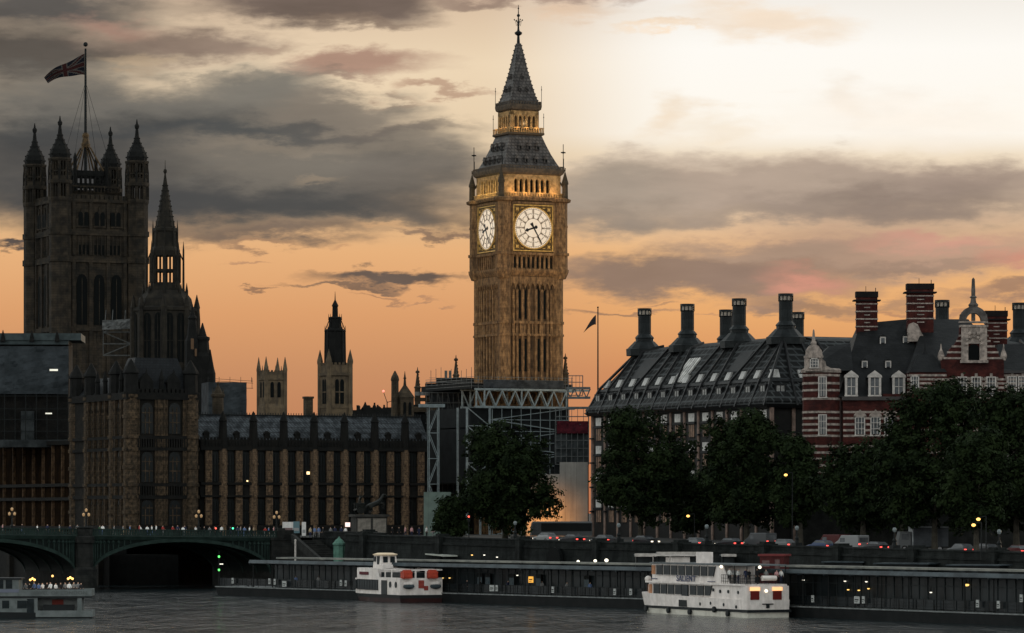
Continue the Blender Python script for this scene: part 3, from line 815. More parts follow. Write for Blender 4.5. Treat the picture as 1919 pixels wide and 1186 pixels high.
# ================================================================== octagonal central spire
def build_central_spire():
    wx, wy = W(310, 830), 830
    t = thing('octagonal_spire_tower', 'slim dark octagonal spire with an open lantern and pinnacled base', 'spire', (wx, wy), 8.0, TH)
    def z(y): return 12 + (960 - y) * 830 / F
    m = MB()
    m.lathe(0, 0, [(8, 6.7), (z(585), 6.7), (z(583), 7.0), (z(578), 7.0), (z(575), 6.0), (z(560), 5.6), (z(545), 4.2), (z(541), 4.2), (z(541), 3.3)])
    for i in range(8):
        A = math.pi/8 + 2*math.pi*i/8; c, s = math.cos(A), math.sin(A)
        m.lathe(6.75*c, 6.75*s, [(8, .75), (z(600), .75), (z(580), .6), (z(576), .7), (z(552), .05)], 6)
        m.lathe(4.6*c, 4.6*s, [(z(580), .4), (z(545), .34), (z(530), .04)], 4)
        m.tube((6.5*c, 6.5*s, z(588)), (4.4*c, 4.4*s, z(556)), .25)
    m.T = None
    m.build('octagon_base', ct_stone, t)
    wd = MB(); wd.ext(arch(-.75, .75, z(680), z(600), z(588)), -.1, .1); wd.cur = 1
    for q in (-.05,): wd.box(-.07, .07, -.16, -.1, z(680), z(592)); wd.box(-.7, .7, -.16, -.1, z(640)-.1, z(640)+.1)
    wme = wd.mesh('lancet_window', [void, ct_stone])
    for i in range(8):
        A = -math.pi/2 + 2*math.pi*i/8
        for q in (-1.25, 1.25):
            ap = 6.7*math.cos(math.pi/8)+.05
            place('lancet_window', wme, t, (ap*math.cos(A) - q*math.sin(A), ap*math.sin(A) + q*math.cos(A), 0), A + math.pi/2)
    m = MB(); m.lathe(0, 0, [(z(541), 3.2), (z(530), 3.2)])
    for i in range(8):
        A = math.pi/8 + 2*math.pi*i/8; c, s = math.cos(A), math.sin(A)
        m.lathe(2.95*c, 2.95*s, [(z(530), .42), (z(478), .42)], 6)
        B = A + math.pi/8; m.lathe(2.75*math.cos(B), 2.75*math.sin(B), [(z(530), .13), (z(478), .13)], 4)
        m.lathe(3.9*c, 3.9*s, [(z(545), .28), (z(470), .22), (z(452), .03)], 4)
        m.tube((3.9*c, 3.9*s, z(490)), (2.9*c, 2.9*s, z(470)), .14)
    m.lathe(0, 0, [(z(510), 2.95), (z(505), 2.95)])
    m.lathe(0, 0, [(z(480), 3.1), (z(470), 3.2), (z(465), 3.0), (z(462), 2.6), (z(436), 2.45), (z(433), 2.7), (z(428), 2.7), (z(426), 2.1)])
    for i in range(8):
        A = math.pi/8 + 2*math.pi*i/8; c, s = math.cos(A), math.sin(A)
        m.lathe(2.6*c, 2.6*s, [(z(466), .24), (z(430), .2), (z(412), .02)], 4)
    m.build('lantern', ct_stone, t)
    m = MB(); m.lathe(0, 0, [(z(427), 2.1), (z(400), 1.55), (z(370), .95), (z(340), .4), (z(326), .16), (z(322), .4), (z(318), .35), (z(316), .08), (z(300), .04)])
    for i in range(8):
        A = math.pi/8 + 2*math.pi*i/8
        for q in range(9):
            f = q/9; rr = lerp(2.1, .35, f); m.ball((rr*math.cos(A), rr*math.sin(A), lerp(z(425), z(338), f)), .17, 4, 3)
    m.build('spire', ct_stone, t)
    # stepped stair turrets with pinnacles on the right flank
    t2 = thing('stair_turret', 'black stepped stair turret with thin pinnacles right of the octagonal spire', 'turret', (W(380, 800), 800), 8.0, TH)
    def z2(y): return 12 + (960 - y) * 800 / F
    m = MB()
    m.lathe(0, 0, [(8, 1.9), (z2(668), 1.9), (z2(660), 1.5), (z2(640), 1.3), (z2(636), 1.5), (z2(632), 1.5), (z2(630), .9), (z2(605), .1)])
    m.lathe(-2.0, .5, [(8, 1.6), (z2(640), 1.6), (z2(630), 1.2), (z2(600), .8), (z2(596), 1.0), (z2(590), .5), (z2(570), .05)])
    m.lathe(1.2, -1.3, [(8, 1.1), (z2(700), 1.1), (z2(690), .8), (z2(655), .1)])
    m.build('turret_body', stone_blk, t2)
    wd = MB(); wd.box(-.3, .3, -.06, .06, 0, 2.2); wme = wd.mesh('turret_opening', mat('sky_lit_opening', (.10, .06, .035), None))
    place('turret_opening', wme, t2, (-2.6, -1.0, z2(655))); place('turret_opening', wme, t2, (-1.9, -1.16, z2(668)), 0, (.7, 1, .7))
ct_stone = mat('spire_stone', (.026, .022, .017), (.012, .011, .0095), 0.6, 0.9, 0.4, streak=(.010, .0098, .009))
build_central_spire()

# ================================================================== ventilation spire, church tower, small turrets
def build_small_towers():
    d = 790; s = d / F
    def z(y): return 12 + (960 - y) * s
    t = thing('ventilation_tower', 'square stone tower with tapering black octagonal turret and needle tip', 'tower', (W(628.5, d), d), 8.0, TH)
    m = MB(); a = 2.35
    m.sq(0, 0, [(8, a), (z(706), a), (z(704), a+.35), (z(699), a+.35), (z(699), a), (z(684), a)])
    for sx in (-1, 1):
        for sy in (-1, 1): m.lathe(sx*a, sy*a, [(8, .5), (z(684), .5), (z(680), .6), (z(676), .6), (z(655), .04)], 6)
    for k in range(4):
        m.T = rotz(k)
        for i in range(5): m.box(-1.9+i*.85, -1.5+i*.85, -a-.1, -a+.25, z(684), z(680))
        m.box(-a, a, -a-.15, -a+.01, z(765), z(760))
    m.T = None; m.build('tower_base', vent_stone, t)
    wd = MB()
    for x in (-.55, .55): wd.ext(arch(x-.4, x+.4, z(757), z(718), z(711)), -.06, .06)
    wd.cur = 1; wd.box(-1, 1, -.1, -.07, z(735)-.12, z(735)+.12)
    wme = wd.mesh('belfry_window', [void, vent_stone])
    place('belfry_window', wme, t, (0, -a-.02, 0)); place('belfry_window', wme, t, (-a-.02, 0, 0), -math.pi/2)
    m = MB(); m.lathe(0, 0, [(z(684), 2.15), (z(622), 1.95), (z(620), 2.2), (z(617), 2.1), (z(616), 1.35), (z(598), 1.2), (z(596), 1.4), (z(594), 1.3), (z(593), .6), (z(575), .55), (z(573), .7), (z(562), .12), (z(546), .03)])
    for i in range(8):
        A = math.pi/8 + 2*math.pi*i/8; c, s_ = math.cos(A), math.sin(A)
        m.tube((2.1*c, 2.1*s_, z(684)), (2.0*c, 2.0*s_, z(620)), .16, 4)
        m.lathe(2.05*c, 2.05*s_, [(z(622), .16), (z(610), .03)], 4); m.lathe(1.3*c, 1.3*s_, [(z(600), .12), (z(588), .03)], 4)
        m.tube((1.9*c, 1.9*s_, z(616)), (1.2*c, 1.2*s_, z(600)), .1, 4)
    m.build('octagonal_turret', stone_blk, t)
    # church tower
    d = 900; s = d / F
    def z(y): return 12 + (960 - y) * s
    t = thing('church_tower', 'square church tower with four tall pinnacles and louvred belfry openings', 'tower', (W(510, d), d), 8.0, TH)
    m = MB(); a = 2.35
    m.sq(0, 0, [(8, 2.7), (z(764), 2.7), (z(760), 2.5), (z(757), a), (z(714), a), (z(712), a+.25), (z(709), a+.25), (z(709), a), (z(697), a)])
    for sx in (-1, 1):
        for sy in (-1, 1): m.lathe(sx*a, sy*a, [(8, .48), (z(697), .48), (z(694), .55), (z(690), .5), (z(669), .05)], 6)
    for k in range(4):
        m.T = rotz(k)
        for i in range(5): m.box(-1.9+i*.85, -1.5+i*.85, -a-.05, -a+.25, z(697), z(694))
        m.lathe(0, -a, [(z(697), .2), (z(685), .03)], 4)
    m.T = None; m.build('tower_body', vent_stone, t)
    wd = MB(); wd.ext(arch(-.42, .42, z(745), z(722), z(716)), -.06, .06); wme = wd.mesh('belfry_opening', void)
    for x in (-.85, .85):
        place('belfry_opening', wme, t, (x, -a-.02, 0)); place('belfry_opening', wme, t, (-a-.02, x, 0), -math.pi/2)
    # pair of stone turrets on the roofs
    d = 760; s = d / F
    t = thing('roof_turret', 'dark gabled turret with a crocketed cap, right of the ventilation tower', 'turret', (W(753, d), d), 8.0, TH)
    m = MB(); m.lathe(-1.4, 0, [(8, .75), (z(735)*1.0-2.5, .75), (12+(960-715)*s, .72), (12+(960-712)*s, .85), (12+(960-706)*s, .7), (12+(960-695)*s, .1)], 6)
    m.sq(.7, 0, [(8, 1.35), (12+(960-745)*s, 1.35)]); zz = 12+(960-745)*s
    m.loft([[(-.75, -1.45, zz), (2.2, -1.45, zz), (2.2, 1.45, zz), (-.75, 1.45, zz)], [(.55, -.1, zz+2.6), (.85, -.1, zz+2.6), (.85, .1, zz+2.6), (.55, .1, zz+2.6)]])
    m.lathe(.7, 0, [(zz+2.4, .3), (zz+3.6, .2), (zz+3.8, .32), (zz+4.0, .2), (zz+5.2, .03)], 6)
    m.build('turret_body', stone_dk, t)
    wd = MB(); wd.ext(arch(-.3, .3, 0, 2, 2.5), -.05, .05); wme = wd.mesh('turret_window', void)
    for x in (.1, 1.2): place('turret_window', wme, t, (x, -1.4, zz-3.4))
    for px, ytop, lab in ((783, 688, 'thin crocketed pinnacle standing left of the scaffolded block'), (855, 665, 'tall crocketed pinnacle on the scaffolded block left of the clock tower'), (1060, 662, 'crocketed pinnacle close against the right side of the clock tower')):
        d = 725 if px < 900 else 706
        def z(y): return 12 + (960 - y) * d / F
        t = thing('stone_pinnacle', lab, 'pinnacle', (W(px, d), d), 8.0, TH)
        m = MB(); m.lathe(0, 0, [(8, .6), (z(ytop+40), .55), (z(ytop+38), .7), (z(ytop+35), .45), (z(ytop+12), .16), (z(ytop+10), .4), (z(ytop+7), .35), (z(ytop+6), .12), (z(ytop), .04)], 6)
        for q in range(4): m.ball((.3-.06*q, -.3+.06*q, z(ytop+32-q*6)), .14, 4, 3); m.ball((-.3+.06*q, -.3+.06*q, z(ytop+32-q*6)), .14, 4, 3)
        m.build('pinnacle_shaft', stone_dk, t)
vent_stone = mat('buff_tower_stone', (.12, .088, .055), (.06, .046, .032), 0.6, 0.9, 0.4, streak=(.05, .04, .03))
build_small_towers()

def build_far_roofs():
    d = 735
    def z(y): return 12 + (960 - y) * d / F
    t = thing('chimney_stack', 'plain dark square chimney stack left of the ventilation tower', 'chimney', (W(578, d), d), 8.0, TH)
    m = MB(); m.box(-.7, .7, -.7, .7, 8, z(745)); m.box(-.85, .85, -.85, .85, z(747), z(743)); m.build('stack', stone_dk, t)
    d = 880
    def z(y): return 12 + (960 - y) * d / F
    t = thing('distant_roofs', 'low jagged line of distant dark roofs on the horizon right of the ventilation tower', 'rooftops', (W(697, d), d), 8.0, 0)
    cx = W(697, d); rnd = random.Random(6)
    m = MB(); m.box(W(655, d)-cx, W(742, d)-cx, 0, 14, 8, z(771))
    px = 656
    while px < 738:
        w = rnd.uniform(5, 14); h = rnd.choice((768, 766, 763, 759)); a, b = W(px, d)-cx, W(px+w, d)-cx
        if rnd.random() < .45: m.ext([(a, z(772)), (b, z(772)), (b, z(h+2)), ((a+b)/2, z(h-3)), (a, z(h+2))], 1, 8)
        else: m.box(a, b, 1, 8, z(772), z(h))
        if rnd.random() < .6: m.box(a+.2, a+.6, 2, 2.5, z(h), z(h-5))
        px += w
    m.build('roof_masses', stone_blk, t)
    m = MB(); m.lathe(W(684, d)-cx, 3, [(z(770), .8), (z(764), .9), (z(760), .5), (z(752), .05)], 8); m.build('cupola', stone_blk, t)
    d = 900
    def z(y): return 12 + (960 - y) * d / F
    t = thing('tower_crane', 'faint distant crane with a red light at its tip, right of the ventilation tower', 'crane', (W(726, d), d), 8.0, 0)
    m = MB(); m.tube((0, 0, 8), (0, 0, z(752)), .16, 4); m.tube((0, 0, z(754)), (W(719, d)-W(726, d), 0, z(734)), .10, 4); m.tube((0, 0, z(754)), (1.6, 0, z(750)), .10, 4); m.build('jib', iron, t)
    m = MB(); m.ball((W(719, d)-W(726, d), -.1, z(733)), .3, 8, 5); m.build('warning_light', glow('crane_red', (1, .25, .18), 1.4), t)
build_far_roofs()
# ================================================================== palace: long wing with bays facing the bridge
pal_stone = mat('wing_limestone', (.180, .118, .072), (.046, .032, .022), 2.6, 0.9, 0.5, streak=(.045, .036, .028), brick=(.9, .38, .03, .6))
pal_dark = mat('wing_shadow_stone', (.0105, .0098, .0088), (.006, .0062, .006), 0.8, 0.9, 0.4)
pal_roof = mat('ribbed_iron_roof', (.078, .088, .098), (.022, .026, .030), 0.9, 0.55, 0.5, brick=(.6, .9, .1, .4))
lit_win = glow('lit_window', (1.0, .72, .36), 1.6)
def build_wing():
    yf = -6.0
    x0, x1 = pl(376, yf), pl(806, yf)
    ex = (x0 + x1) / 2
    wx, wy = P(ex, yf)
    t = thing('palace_wing', 'long gothic wing of narrow bays and tall dark windows below a ribbed iron roof', 'palace wing', (wx, wy), 8.0, TH)
    def zz(y): return 12 + (960 - y) * wy / F
    hw = (x1 - x0) / 2
    n = 15
    sp = pl(735, yf) - pl(706.5, yf)
    xs = [pl(391 + 28.43*i, yf) - ex for i in range(n)]
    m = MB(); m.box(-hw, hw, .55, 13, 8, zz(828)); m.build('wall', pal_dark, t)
    m = MB()
    for z0, z1 in ((845, 838), (909, 904), (932, 928), (990, 984)):
        m.box(-hw, hw, -.35, .54, zz(z0), zz(z1))
    m.box(-hw, hw, -.2, .54, zz(838), zz(825))
    m.box(-hw, hw, .1, .54, zz(928), zz(909))
    m.box(-hw, hw, -.3, .54, 8, zz(984))
    for i in range(70):
        x = -hw + .3 + i * (2*hw - .6) / 69
        m.box(x-.16, x+.16, .15, .45, zz(825), zz(821))
        m.box(x-.10, x+.10, -.36, -.2, zz(837), zz(827))
    m.build('string_course', pal_dark, t)
    def pier(w, wide):
        p = MB()
        if wide:
            p.lathe(0, .25, [(8, w), (zz(904), w)], 8); p.lathe(0, .25, [(zz(904), w*1.1), (zz(932), w*1.1)], 8)
            p.lathe(0, .25, [(zz(932), w), (zz(842), w)], 8)
            for yb in (870, 905, 930, 960): p.lathe(0, .25, [(zz(yb)-.1, w*1.16), (zz(yb)+.15, w*1.16)], 8)
            p.cur = 1
            p.lathe(0, .25, [(zz(842), w*1.05), (zz(822), w), (zz(792), w*.85), (zz(790), w), (zz(786), w*.8), (zz(772), w*.1)], 8)
        else:
            for a, b in ((990, 932), (928, 909), (904, 845)):
                p.box(-w, w, -.12, .54, zz(a), zz(b))
                for q in (-1, 1): p.box(q*w-.09, q*w+.09, -.24, -.12, zz(a), zz(b))
                hh = zz(b) - zz(a); k = max(1, int(hh/1.5))
                for j in range(k): p.box(-w*.55, w*.55, -.2, -.12, zz(a)+hh*(j+.25)/k, zz(a)+hh*(j+.5)/k)
            p.cur = 1; p.box(-w, w, -.12, .54, zz(846), zz(840))
        return p.mesh('buttress' if wide else 'pier', [pal_stone, pal_dark])
    bm_, pm_ = pier(.76, True), pier(.52, False)
    for i, x in enumerate(xs):
        place('buttress' if i % 2 else 'pier', bm_ if i % 2 else pm_, t, (x, 0, 0))
    def window(h0, h1):
        w = MB(); w.ext(arch(-.76, .76, zz(h0), zz(h1)-.9, zz(h1)), .40, .5); w.cur = 1
        for q in (-.26, .26): w.box(q-.045, q+.045, .3, .39, zz(h0), zz(h1)-.5)
        w.box(-.74, .74, .32, .39, lerp(zz(h0), zz(h1), .5), lerp(zz(h0), zz(h1), .5)+.14)
        return w.mesh('window', [glass_dk, pal_dark])
    wu, wl = window(903, 846), window(982, 934)
    for i in range(n - 1):
        x = (xs[i] + xs[i+1]) / 2
        place('window', wu, t, (x, 0, 0)); place('window', wl, t, (x, 0, 0))
    lw = MB(); lw.box(-.28, .28, .2, .28, 0, .5); lme = lw.mesh('lamp_in_window', lit_win)
    place('lamp_in_window', lme, t, (pl(579, yf)-ex, 0, zz(889))); place('lamp_in_window', lme, t, (pl(465, yf)-ex, 0, zz(903)), 0, (.5, 1, .5))
    # roof
    m = MB(); m.loft([[(-hw, .5, zz(826)), (hw, .5, zz(826)), (hw, 14, zz(826)), (-hw, 14, zz(826))], [(-hw, 4.2, zz(779)), (hw, 4.2, zz(779)), (hw, 10.3, zz(779)), (-hw, 10.3, zz(779))]])
    r = m.build('roof', pal_roof, t)
    m = MB(); m.box(-hw, hw, 4.0, 4.3, zz(779), zz(777)); 
    for i in range(90):
        x = -hw + i*2*hw/89; m.box(x-.05, x+.05, 4.1, 4.2, zz(777), zz(773.5))
    m.build('ridge_cresting', iron, r)
    dm = MB(); dm.box(-.5, .5, .2, 2.5, zz(826), zz(814)); dm.ext([(-.65, zz(814)), (.65, zz(814)), (0, zz(808))], .1, 2.5)
    dme = dm.mesh('dormer', pal_dark)
    for i in range(0, n, 2): place('dormer', dme, r, (xs[i], .6, 0))
    return t
build_wing()

# ================================================================== palace: corner pavilion
def build_pavilion():
    yf = -9.0
    xa, xb = pl(239, yf), pl(371, yf)
    wx, wy = P(xa, yf)
    t = thing('palace_pavilion', 'tall corner block of the palace with octagonal corner shafts and arched windows', 'palace block', (wx, wy), 8.0, TH)
    def zz(y): return 12 + (960 - y) * wy / F
    w = xb - xa
    D = pw(131, xa) - yf
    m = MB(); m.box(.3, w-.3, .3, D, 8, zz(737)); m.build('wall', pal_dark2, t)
    m = MB()
    for z0, z1, e in ((748, 735, .55), (822, 816, .4), (844, 838, .45), (911, 905, .4), (935, 928, .4), (992, 985, .4)):
        m.box(-e+.3, w-.3+e, .3-e, D, zz(z0), zz(z1))
    for q in range(26):
        x = .6 + q*(w-1.2)/25
        m.box(x-.12, x+.12, -.15, .31, zz(838), zz(822)); m.box(x-.1, x+.1, -.1, .31, zz(928), zz(911))
    for q in range(16):
        x = .5 + q*(w-1)/15
        m.box(x-.25, x+.25, .0, .5, zz(735), zz(728))
    m.build('string_course', pal_dark, t)
    sh = MB(); r = 1.35
    sh.lathe(0, 0, [(8, r), (zz(738), r)], 8)
    for yb in (741, 780, 818, 841, 875, 908, 931, 960): sh.lathe(0, 0, [(zz(yb)-.3, r*1.14), (zz(yb)+.3, r*1.14)], 8)
    sh.cur = 1
    sh.lathe(0, 0, [(zz(738), r*1.2), (zz(734), r*1.2), (zz(734), r*.95), (zz(700), r*.9), (zz(698), r*1.1), (zz(694), r*1.0), (zz(672), .1)], 8)
    shm = sh.mesh('corner_shaft', [pal_stone2, stone_blk])
    for x, y in ((1.0, .9), (w-1.0, .9), (1.0, 8.5), (1.0, D-9), (1.0, D-1)):
        place('corner_shaft', shm, t, (x, y, 0))
    pc = MB()
    for a, b in ((985, 935), (928, 911), (905, 844), (838, 822), (816, 748)):
        pc.box(-.62, .62, -.12, .31, zz(a), zz(b))
        for q in (-.5, .5): pc.box(q-.12, q+.12, -.26, -.12, zz(a), zz(b))
        k = max(1, int((zz(b)-zz(a))/1.6)); hh = zz(b)-zz(a)
        for j in range(k): pc.box(-.3, .3, -.2, -.12, zz(a)+hh*(j+.2)/k, zz(a)+hh*(j+.6)/k)
    pcm = pc.mesh('pier', pal_stone2)
    xs_w = [pl(277, yf)-xa, pl(328.5, yf)-xa]
    place('pier', pcm, t, ((xs_w[0]+xs_w[1])/2, 0, 0))
    for x in (xs_w[0]-1.75, xs_w[0]+1.65, xs_w[1]-1.65, xs_w[1]+1.75): place('pier', pcm, t, (x, 0.06, 0), 0, (.45, 1, 1))
    for y in (3.0, 6.2, 11.5, 14.5, 17.5, 20.5): place('pier', pcm, t, (.0, y, 0), -math.pi/2, (.8, 1, 1))
    def window(h0, h1):
        wm_ = MB(); wm_.ext(arch(-1.05, 1.05, zz(h0), zz(h1)-1.4, zz(h1)), .16, .28); wm_.cur = 1
        for q in (-.36, .36): wm_.box(q-.06, q+.06, .06, .15, zz(h0), zz(h1)-.8)
        for f in (.35, .66): wm_.box(-1.0, 1.0, .08, .15, lerp(zz(h0), zz(h1), f), lerp(zz(h0), zz(h1), f)+.16)
        return wm_.mesh('window', [glass_dk, pal_stone2])
    for a, b in ((812, 754), (903, 846), (983, 937)):
        wme = window(a, b)
        for x in xs_w: place('window', wme, t, (x, 0, 0))
        for y in (4.6, 13.0, 16.0, 19.0): place('window', wme, t, (0, y, 0), -math.pi/2, (.9, 1, 1))
    # steep dark roofs
    m = MB(); m.loft([[(.8, .8, zz(735)), (w-.8, .8, zz(735)), (w-.8, 9.5, zz(735)), (.8, 9.5, zz(735))], [(2.6, 3.2, zz(668)), (w-2.6, 3.2, zz(668)), (w-2.6, 7, zz(668)), (2.6, 7, zz(668))]])
    m.build('steep_roof', slate_dk, t)
    m = MB(); m.loft([[(.8, 9.6, zz(735)), (w-.8, 9.6, zz(735)), (w-.8, D-.5, zz(735)), (.8, D-.5, zz(735))], [(4, 9.6, zz(700)), (w-4, 9.6, zz(700)), (w-4, D-.5, zz(700)), (4, D-.5, zz(700))]])
    m.build('low_roof', slate_dk, t)
    # gabled dormers in front of the steep roof
    gm = MB(); gm.box(-1.2, 1.2, .5, 2.5, zz(735), zz(715)); gm.ext([(-1.4, zz(715)), (1.4, zz(715)), (0, zz(698))], .45, 2.6); gm.lathe(0, .6, [(zz(700), .3), (zz(690), .04)], 4)
    gme = gm.mesh('gable', stone_blk)
    for x in xs_w: place('gable', gme, t, (x, 0, 0))
    pm_ = MB(); pm_.lathe(0, 0, [(zz(735), .45), (zz(712), .4), (zz(710), .5), (zz(690), .04)], 6); pme = pm_.mesh('pinnacle', stone_blk)
    for x, y in ((w/2, .6), (.5, 4.5), (.5, 13), (.5, 17)): place('pinnacle', pme, t, (x, y, 0))
    # small flagged turret on its right rear
    t2 = thing('slender_turret', 'slender dark turret with cone cap between the palace block and the sheeted house', 'turret', (W(409, 690), 690), 8.0, TH)
    def z2(y): return 12 + (960 - y) * 690 / F
    m = MB(); m.lathe(0, 0, [(8, 1.0), (z2(745), 1.0), (z2(743), 1.2), (z2(738), 1.2), (z2(737), .9), (z2(722), .15), (z2(718), .3), (z2(715), .05)], 8); m.build('turret_body', stone_dk, t2)
    m = MB()
    for k in range(4):
        A = math.pi/4 + k*math.pi/2; m.lathe(1.0*math.cos(A), 1.0*math.sin(A), [(z2(742), .2), (z2(726), .03)], 4)
    m.build('cap_pinnacle', stone_dk, t2)
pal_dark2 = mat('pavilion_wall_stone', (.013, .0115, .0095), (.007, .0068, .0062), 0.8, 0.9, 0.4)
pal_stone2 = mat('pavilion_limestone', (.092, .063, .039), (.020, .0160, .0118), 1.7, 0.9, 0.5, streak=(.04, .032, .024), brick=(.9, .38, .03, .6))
build_pavilion()

# ================================================================== palace: river front on the left, with its terrace
def build_river_front():
    xf = pl(239, -9.0) + 2.5
    ya, yb = pw(136, xf), pw(-60, xf)
    wx, wy = P(xf, ya)
    t = thing('river_front', 'dim river front of the palace with rows of thin bright ribs, far left', 'palace wing', (wx, wy), 8.0, TH)
    L = yb - ya
    def zz(y): return 12 + (960 - y) * (wy + 8) / F
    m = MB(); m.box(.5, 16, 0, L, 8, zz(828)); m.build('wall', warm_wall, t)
    m = MB()
    for a, b in ((834, 826), (912, 906), (938, 932), (992, 986)): m.box(-.35, .51, 0, L, zz(a), zz(b))
    m.build('string_course', pal_dark, t)
    n = 12
    ys = [pw(116 - 18.2*i, xf) - ya for i in range(n)]
    b_ = MB(); b_.box(-.12, .5, -.12, .12, 8, zz(832)); bme = b_.mesh('rib', rib_stone)
    for y in ys: place('rib', bme, t, (0.05, y, 0))
    wm_ = MB()
    for a, b in ((904, 840), (984, 940)): wm_.ext(arch(-1.25, 1.25, zz(a), zz(b)-1.2, zz(b)), -.06, .06)
    wme = wm_.mesh('window', dim_glass)
    for a, b in zip(ys, ys[1:]): place('window', wme, t, (.43, (a+b)/2, 0), -math.pi/2, (min(1.0, (b-a)/3.2), 1, 1))
    # terrace wall on the river
    x0 = -90; y0 = -34
    tx, ty = P(x0, y0)
    w = thing('river_terrace_wall', 'dark stone river terrace wall seen through the bridge arch', 'wall', (tx, ty), 0.0, TH)
    m = MB(); m.box(0, 3, 0, 240, -1, 7.2); m.box(-.3, .6, 0, 240, 7.2, 7.5); m.box(-.2, .2, 0, 240, 7.5, 8.3)
    m.build('wall', stone_blk, w)
    b_ = MB(); b_.box(-.8, 1, -.8, .8, -1, 8.6); bme = b_.mesh('wall_buttress', pal_dark2)
    for i in range(20): place('wall_buttress', bme, w, (0, 4+i*12, 0))
    m = MB(); m.box(0, 12, 0, 12, 0, 5.0); m.build('river_stair', stone_blk, w)
warm_wall = mat('warm_brown_wall', (.014, .0085, .005), (.007, .005, .0038), 0.5, 0.9, 0.3, spec=0.0)  # dark warm brown, mottled
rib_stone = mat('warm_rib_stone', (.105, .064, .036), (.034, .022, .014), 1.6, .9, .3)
dim_glass = mat('dim_brown_glass', (.014, .0085, .005), (.006, .0045, .0035), 0.4, 0.9, spec=0.0)
build_river_front()

# ================================================================== scaffolding and sheeting
scaf = mat('scaffold_tube', (.10, .105, .105), (.06, .064, .064), 1.5, 0.5)
scaf_lt = mat('painted_truss', (.17, .20, .205), (.11, .13, .135), 1.0, 0.6)
sheet = mat('grey_sheeting', (.030, .036, .041), (.012, .0155, .018), 0.25, 0.6, 0.5)
sheet_lt = mat('pale_sheeting', (.33, .34, .33), (.24, .25, .245), 0.4, 0.7, 0.3)
net = mat('debris_netting', (.034, .038, .042), (.014, .016, .018), 0.5, 0.9, 0.6)
def wavy(mb, p0, ux, uz, nx, nz, amp, seed):
    """a hanging sheet: p0 corner, ux and uz edge vectors, ripples along the normal"""
    rnd = random.Random(seed); p0 = Vector(p0); ux = Vector(ux); uz = Vector(uz); nn = ux.cross(uz).normalized()
    ph = [rnd.uniform(0, 6.3) for _ in range(6)]; L = ux.length; H = uz.length
    vs = []
    for layer in (0, .12):
        for j in range(nz+1):
            for i in range(nx+1):
                a, b = i/nx*L, j/nz*H
                h = math.sin(a*1.1+b*.8+ph[0])*.4 + math.sin(a*.7-b*1.3+ph[1])*.4 + math.sin(a*2.3+b*2.9+ph[2])*.3 + math.sin(b*3.7-a*.5+ph[3])*.25
                h += rnd.uniform(-.3, .3)
                vs.append(p0 + ux*(i/nx) + uz*(j/nz) + nn*(h*amp - layer))
    n = nx+1; o = n*(nz+1); fs = []
    for j in range(nz):
        for i in range(nx):
            q = (j*n+i, j*n+i+1, (j+1)*n+i+1, (j+1)*n+i)
            fs.append(q); fs.append(tuple(k+o for k in reversed(q)))
    for i in range(nx):
        fs.append((i, i+o, i+1+o, i+1)); q = nz*n; fs.append((q+i, q+i+1, q+i+1+o, q+i+o))
    for j in range(nz):
        fs.append((j*n, (j+1)*n, (j+1)*n+o, j*n+o)); q = nx; fs.append((j*n+q, j*n+q+o, (j+1)*n+q+o, (j+1)*n+q))
    mb.add(vs, fs)
def lattice(mb, x0, x1, y0, y1, z0, z1, bay, r=.09, diag=True):
    """four-legged braced scaffold tower"""
    for x in (x0, x1):
        for y in (y0, y1): mb.tube((x, y, z0), (x, y, z1), r*1.3, 4)
    n = max(1, round((z1-z0)/bay))
    for i in range(n+1):
        z = lerp(z0, z1, i/n)
        for y in (y0, y1): mb.tube((x0, y, z), (x1, y, z), r, 4)
        for x in (x0, x1): mb.tube((x, y0, z), (x, y1, z), r, 4)
        if diag and i < n:
            z2 = lerp(z0, z1, (i+1)/n)
            a, b = (x0, x1) if i % 2 == 0 else (x1, x0)
            mb.tube((a, y0, z), (b, y0, z2), r, 4); mb.tube((a, y1, z), (b, y1, z2), r, 4)
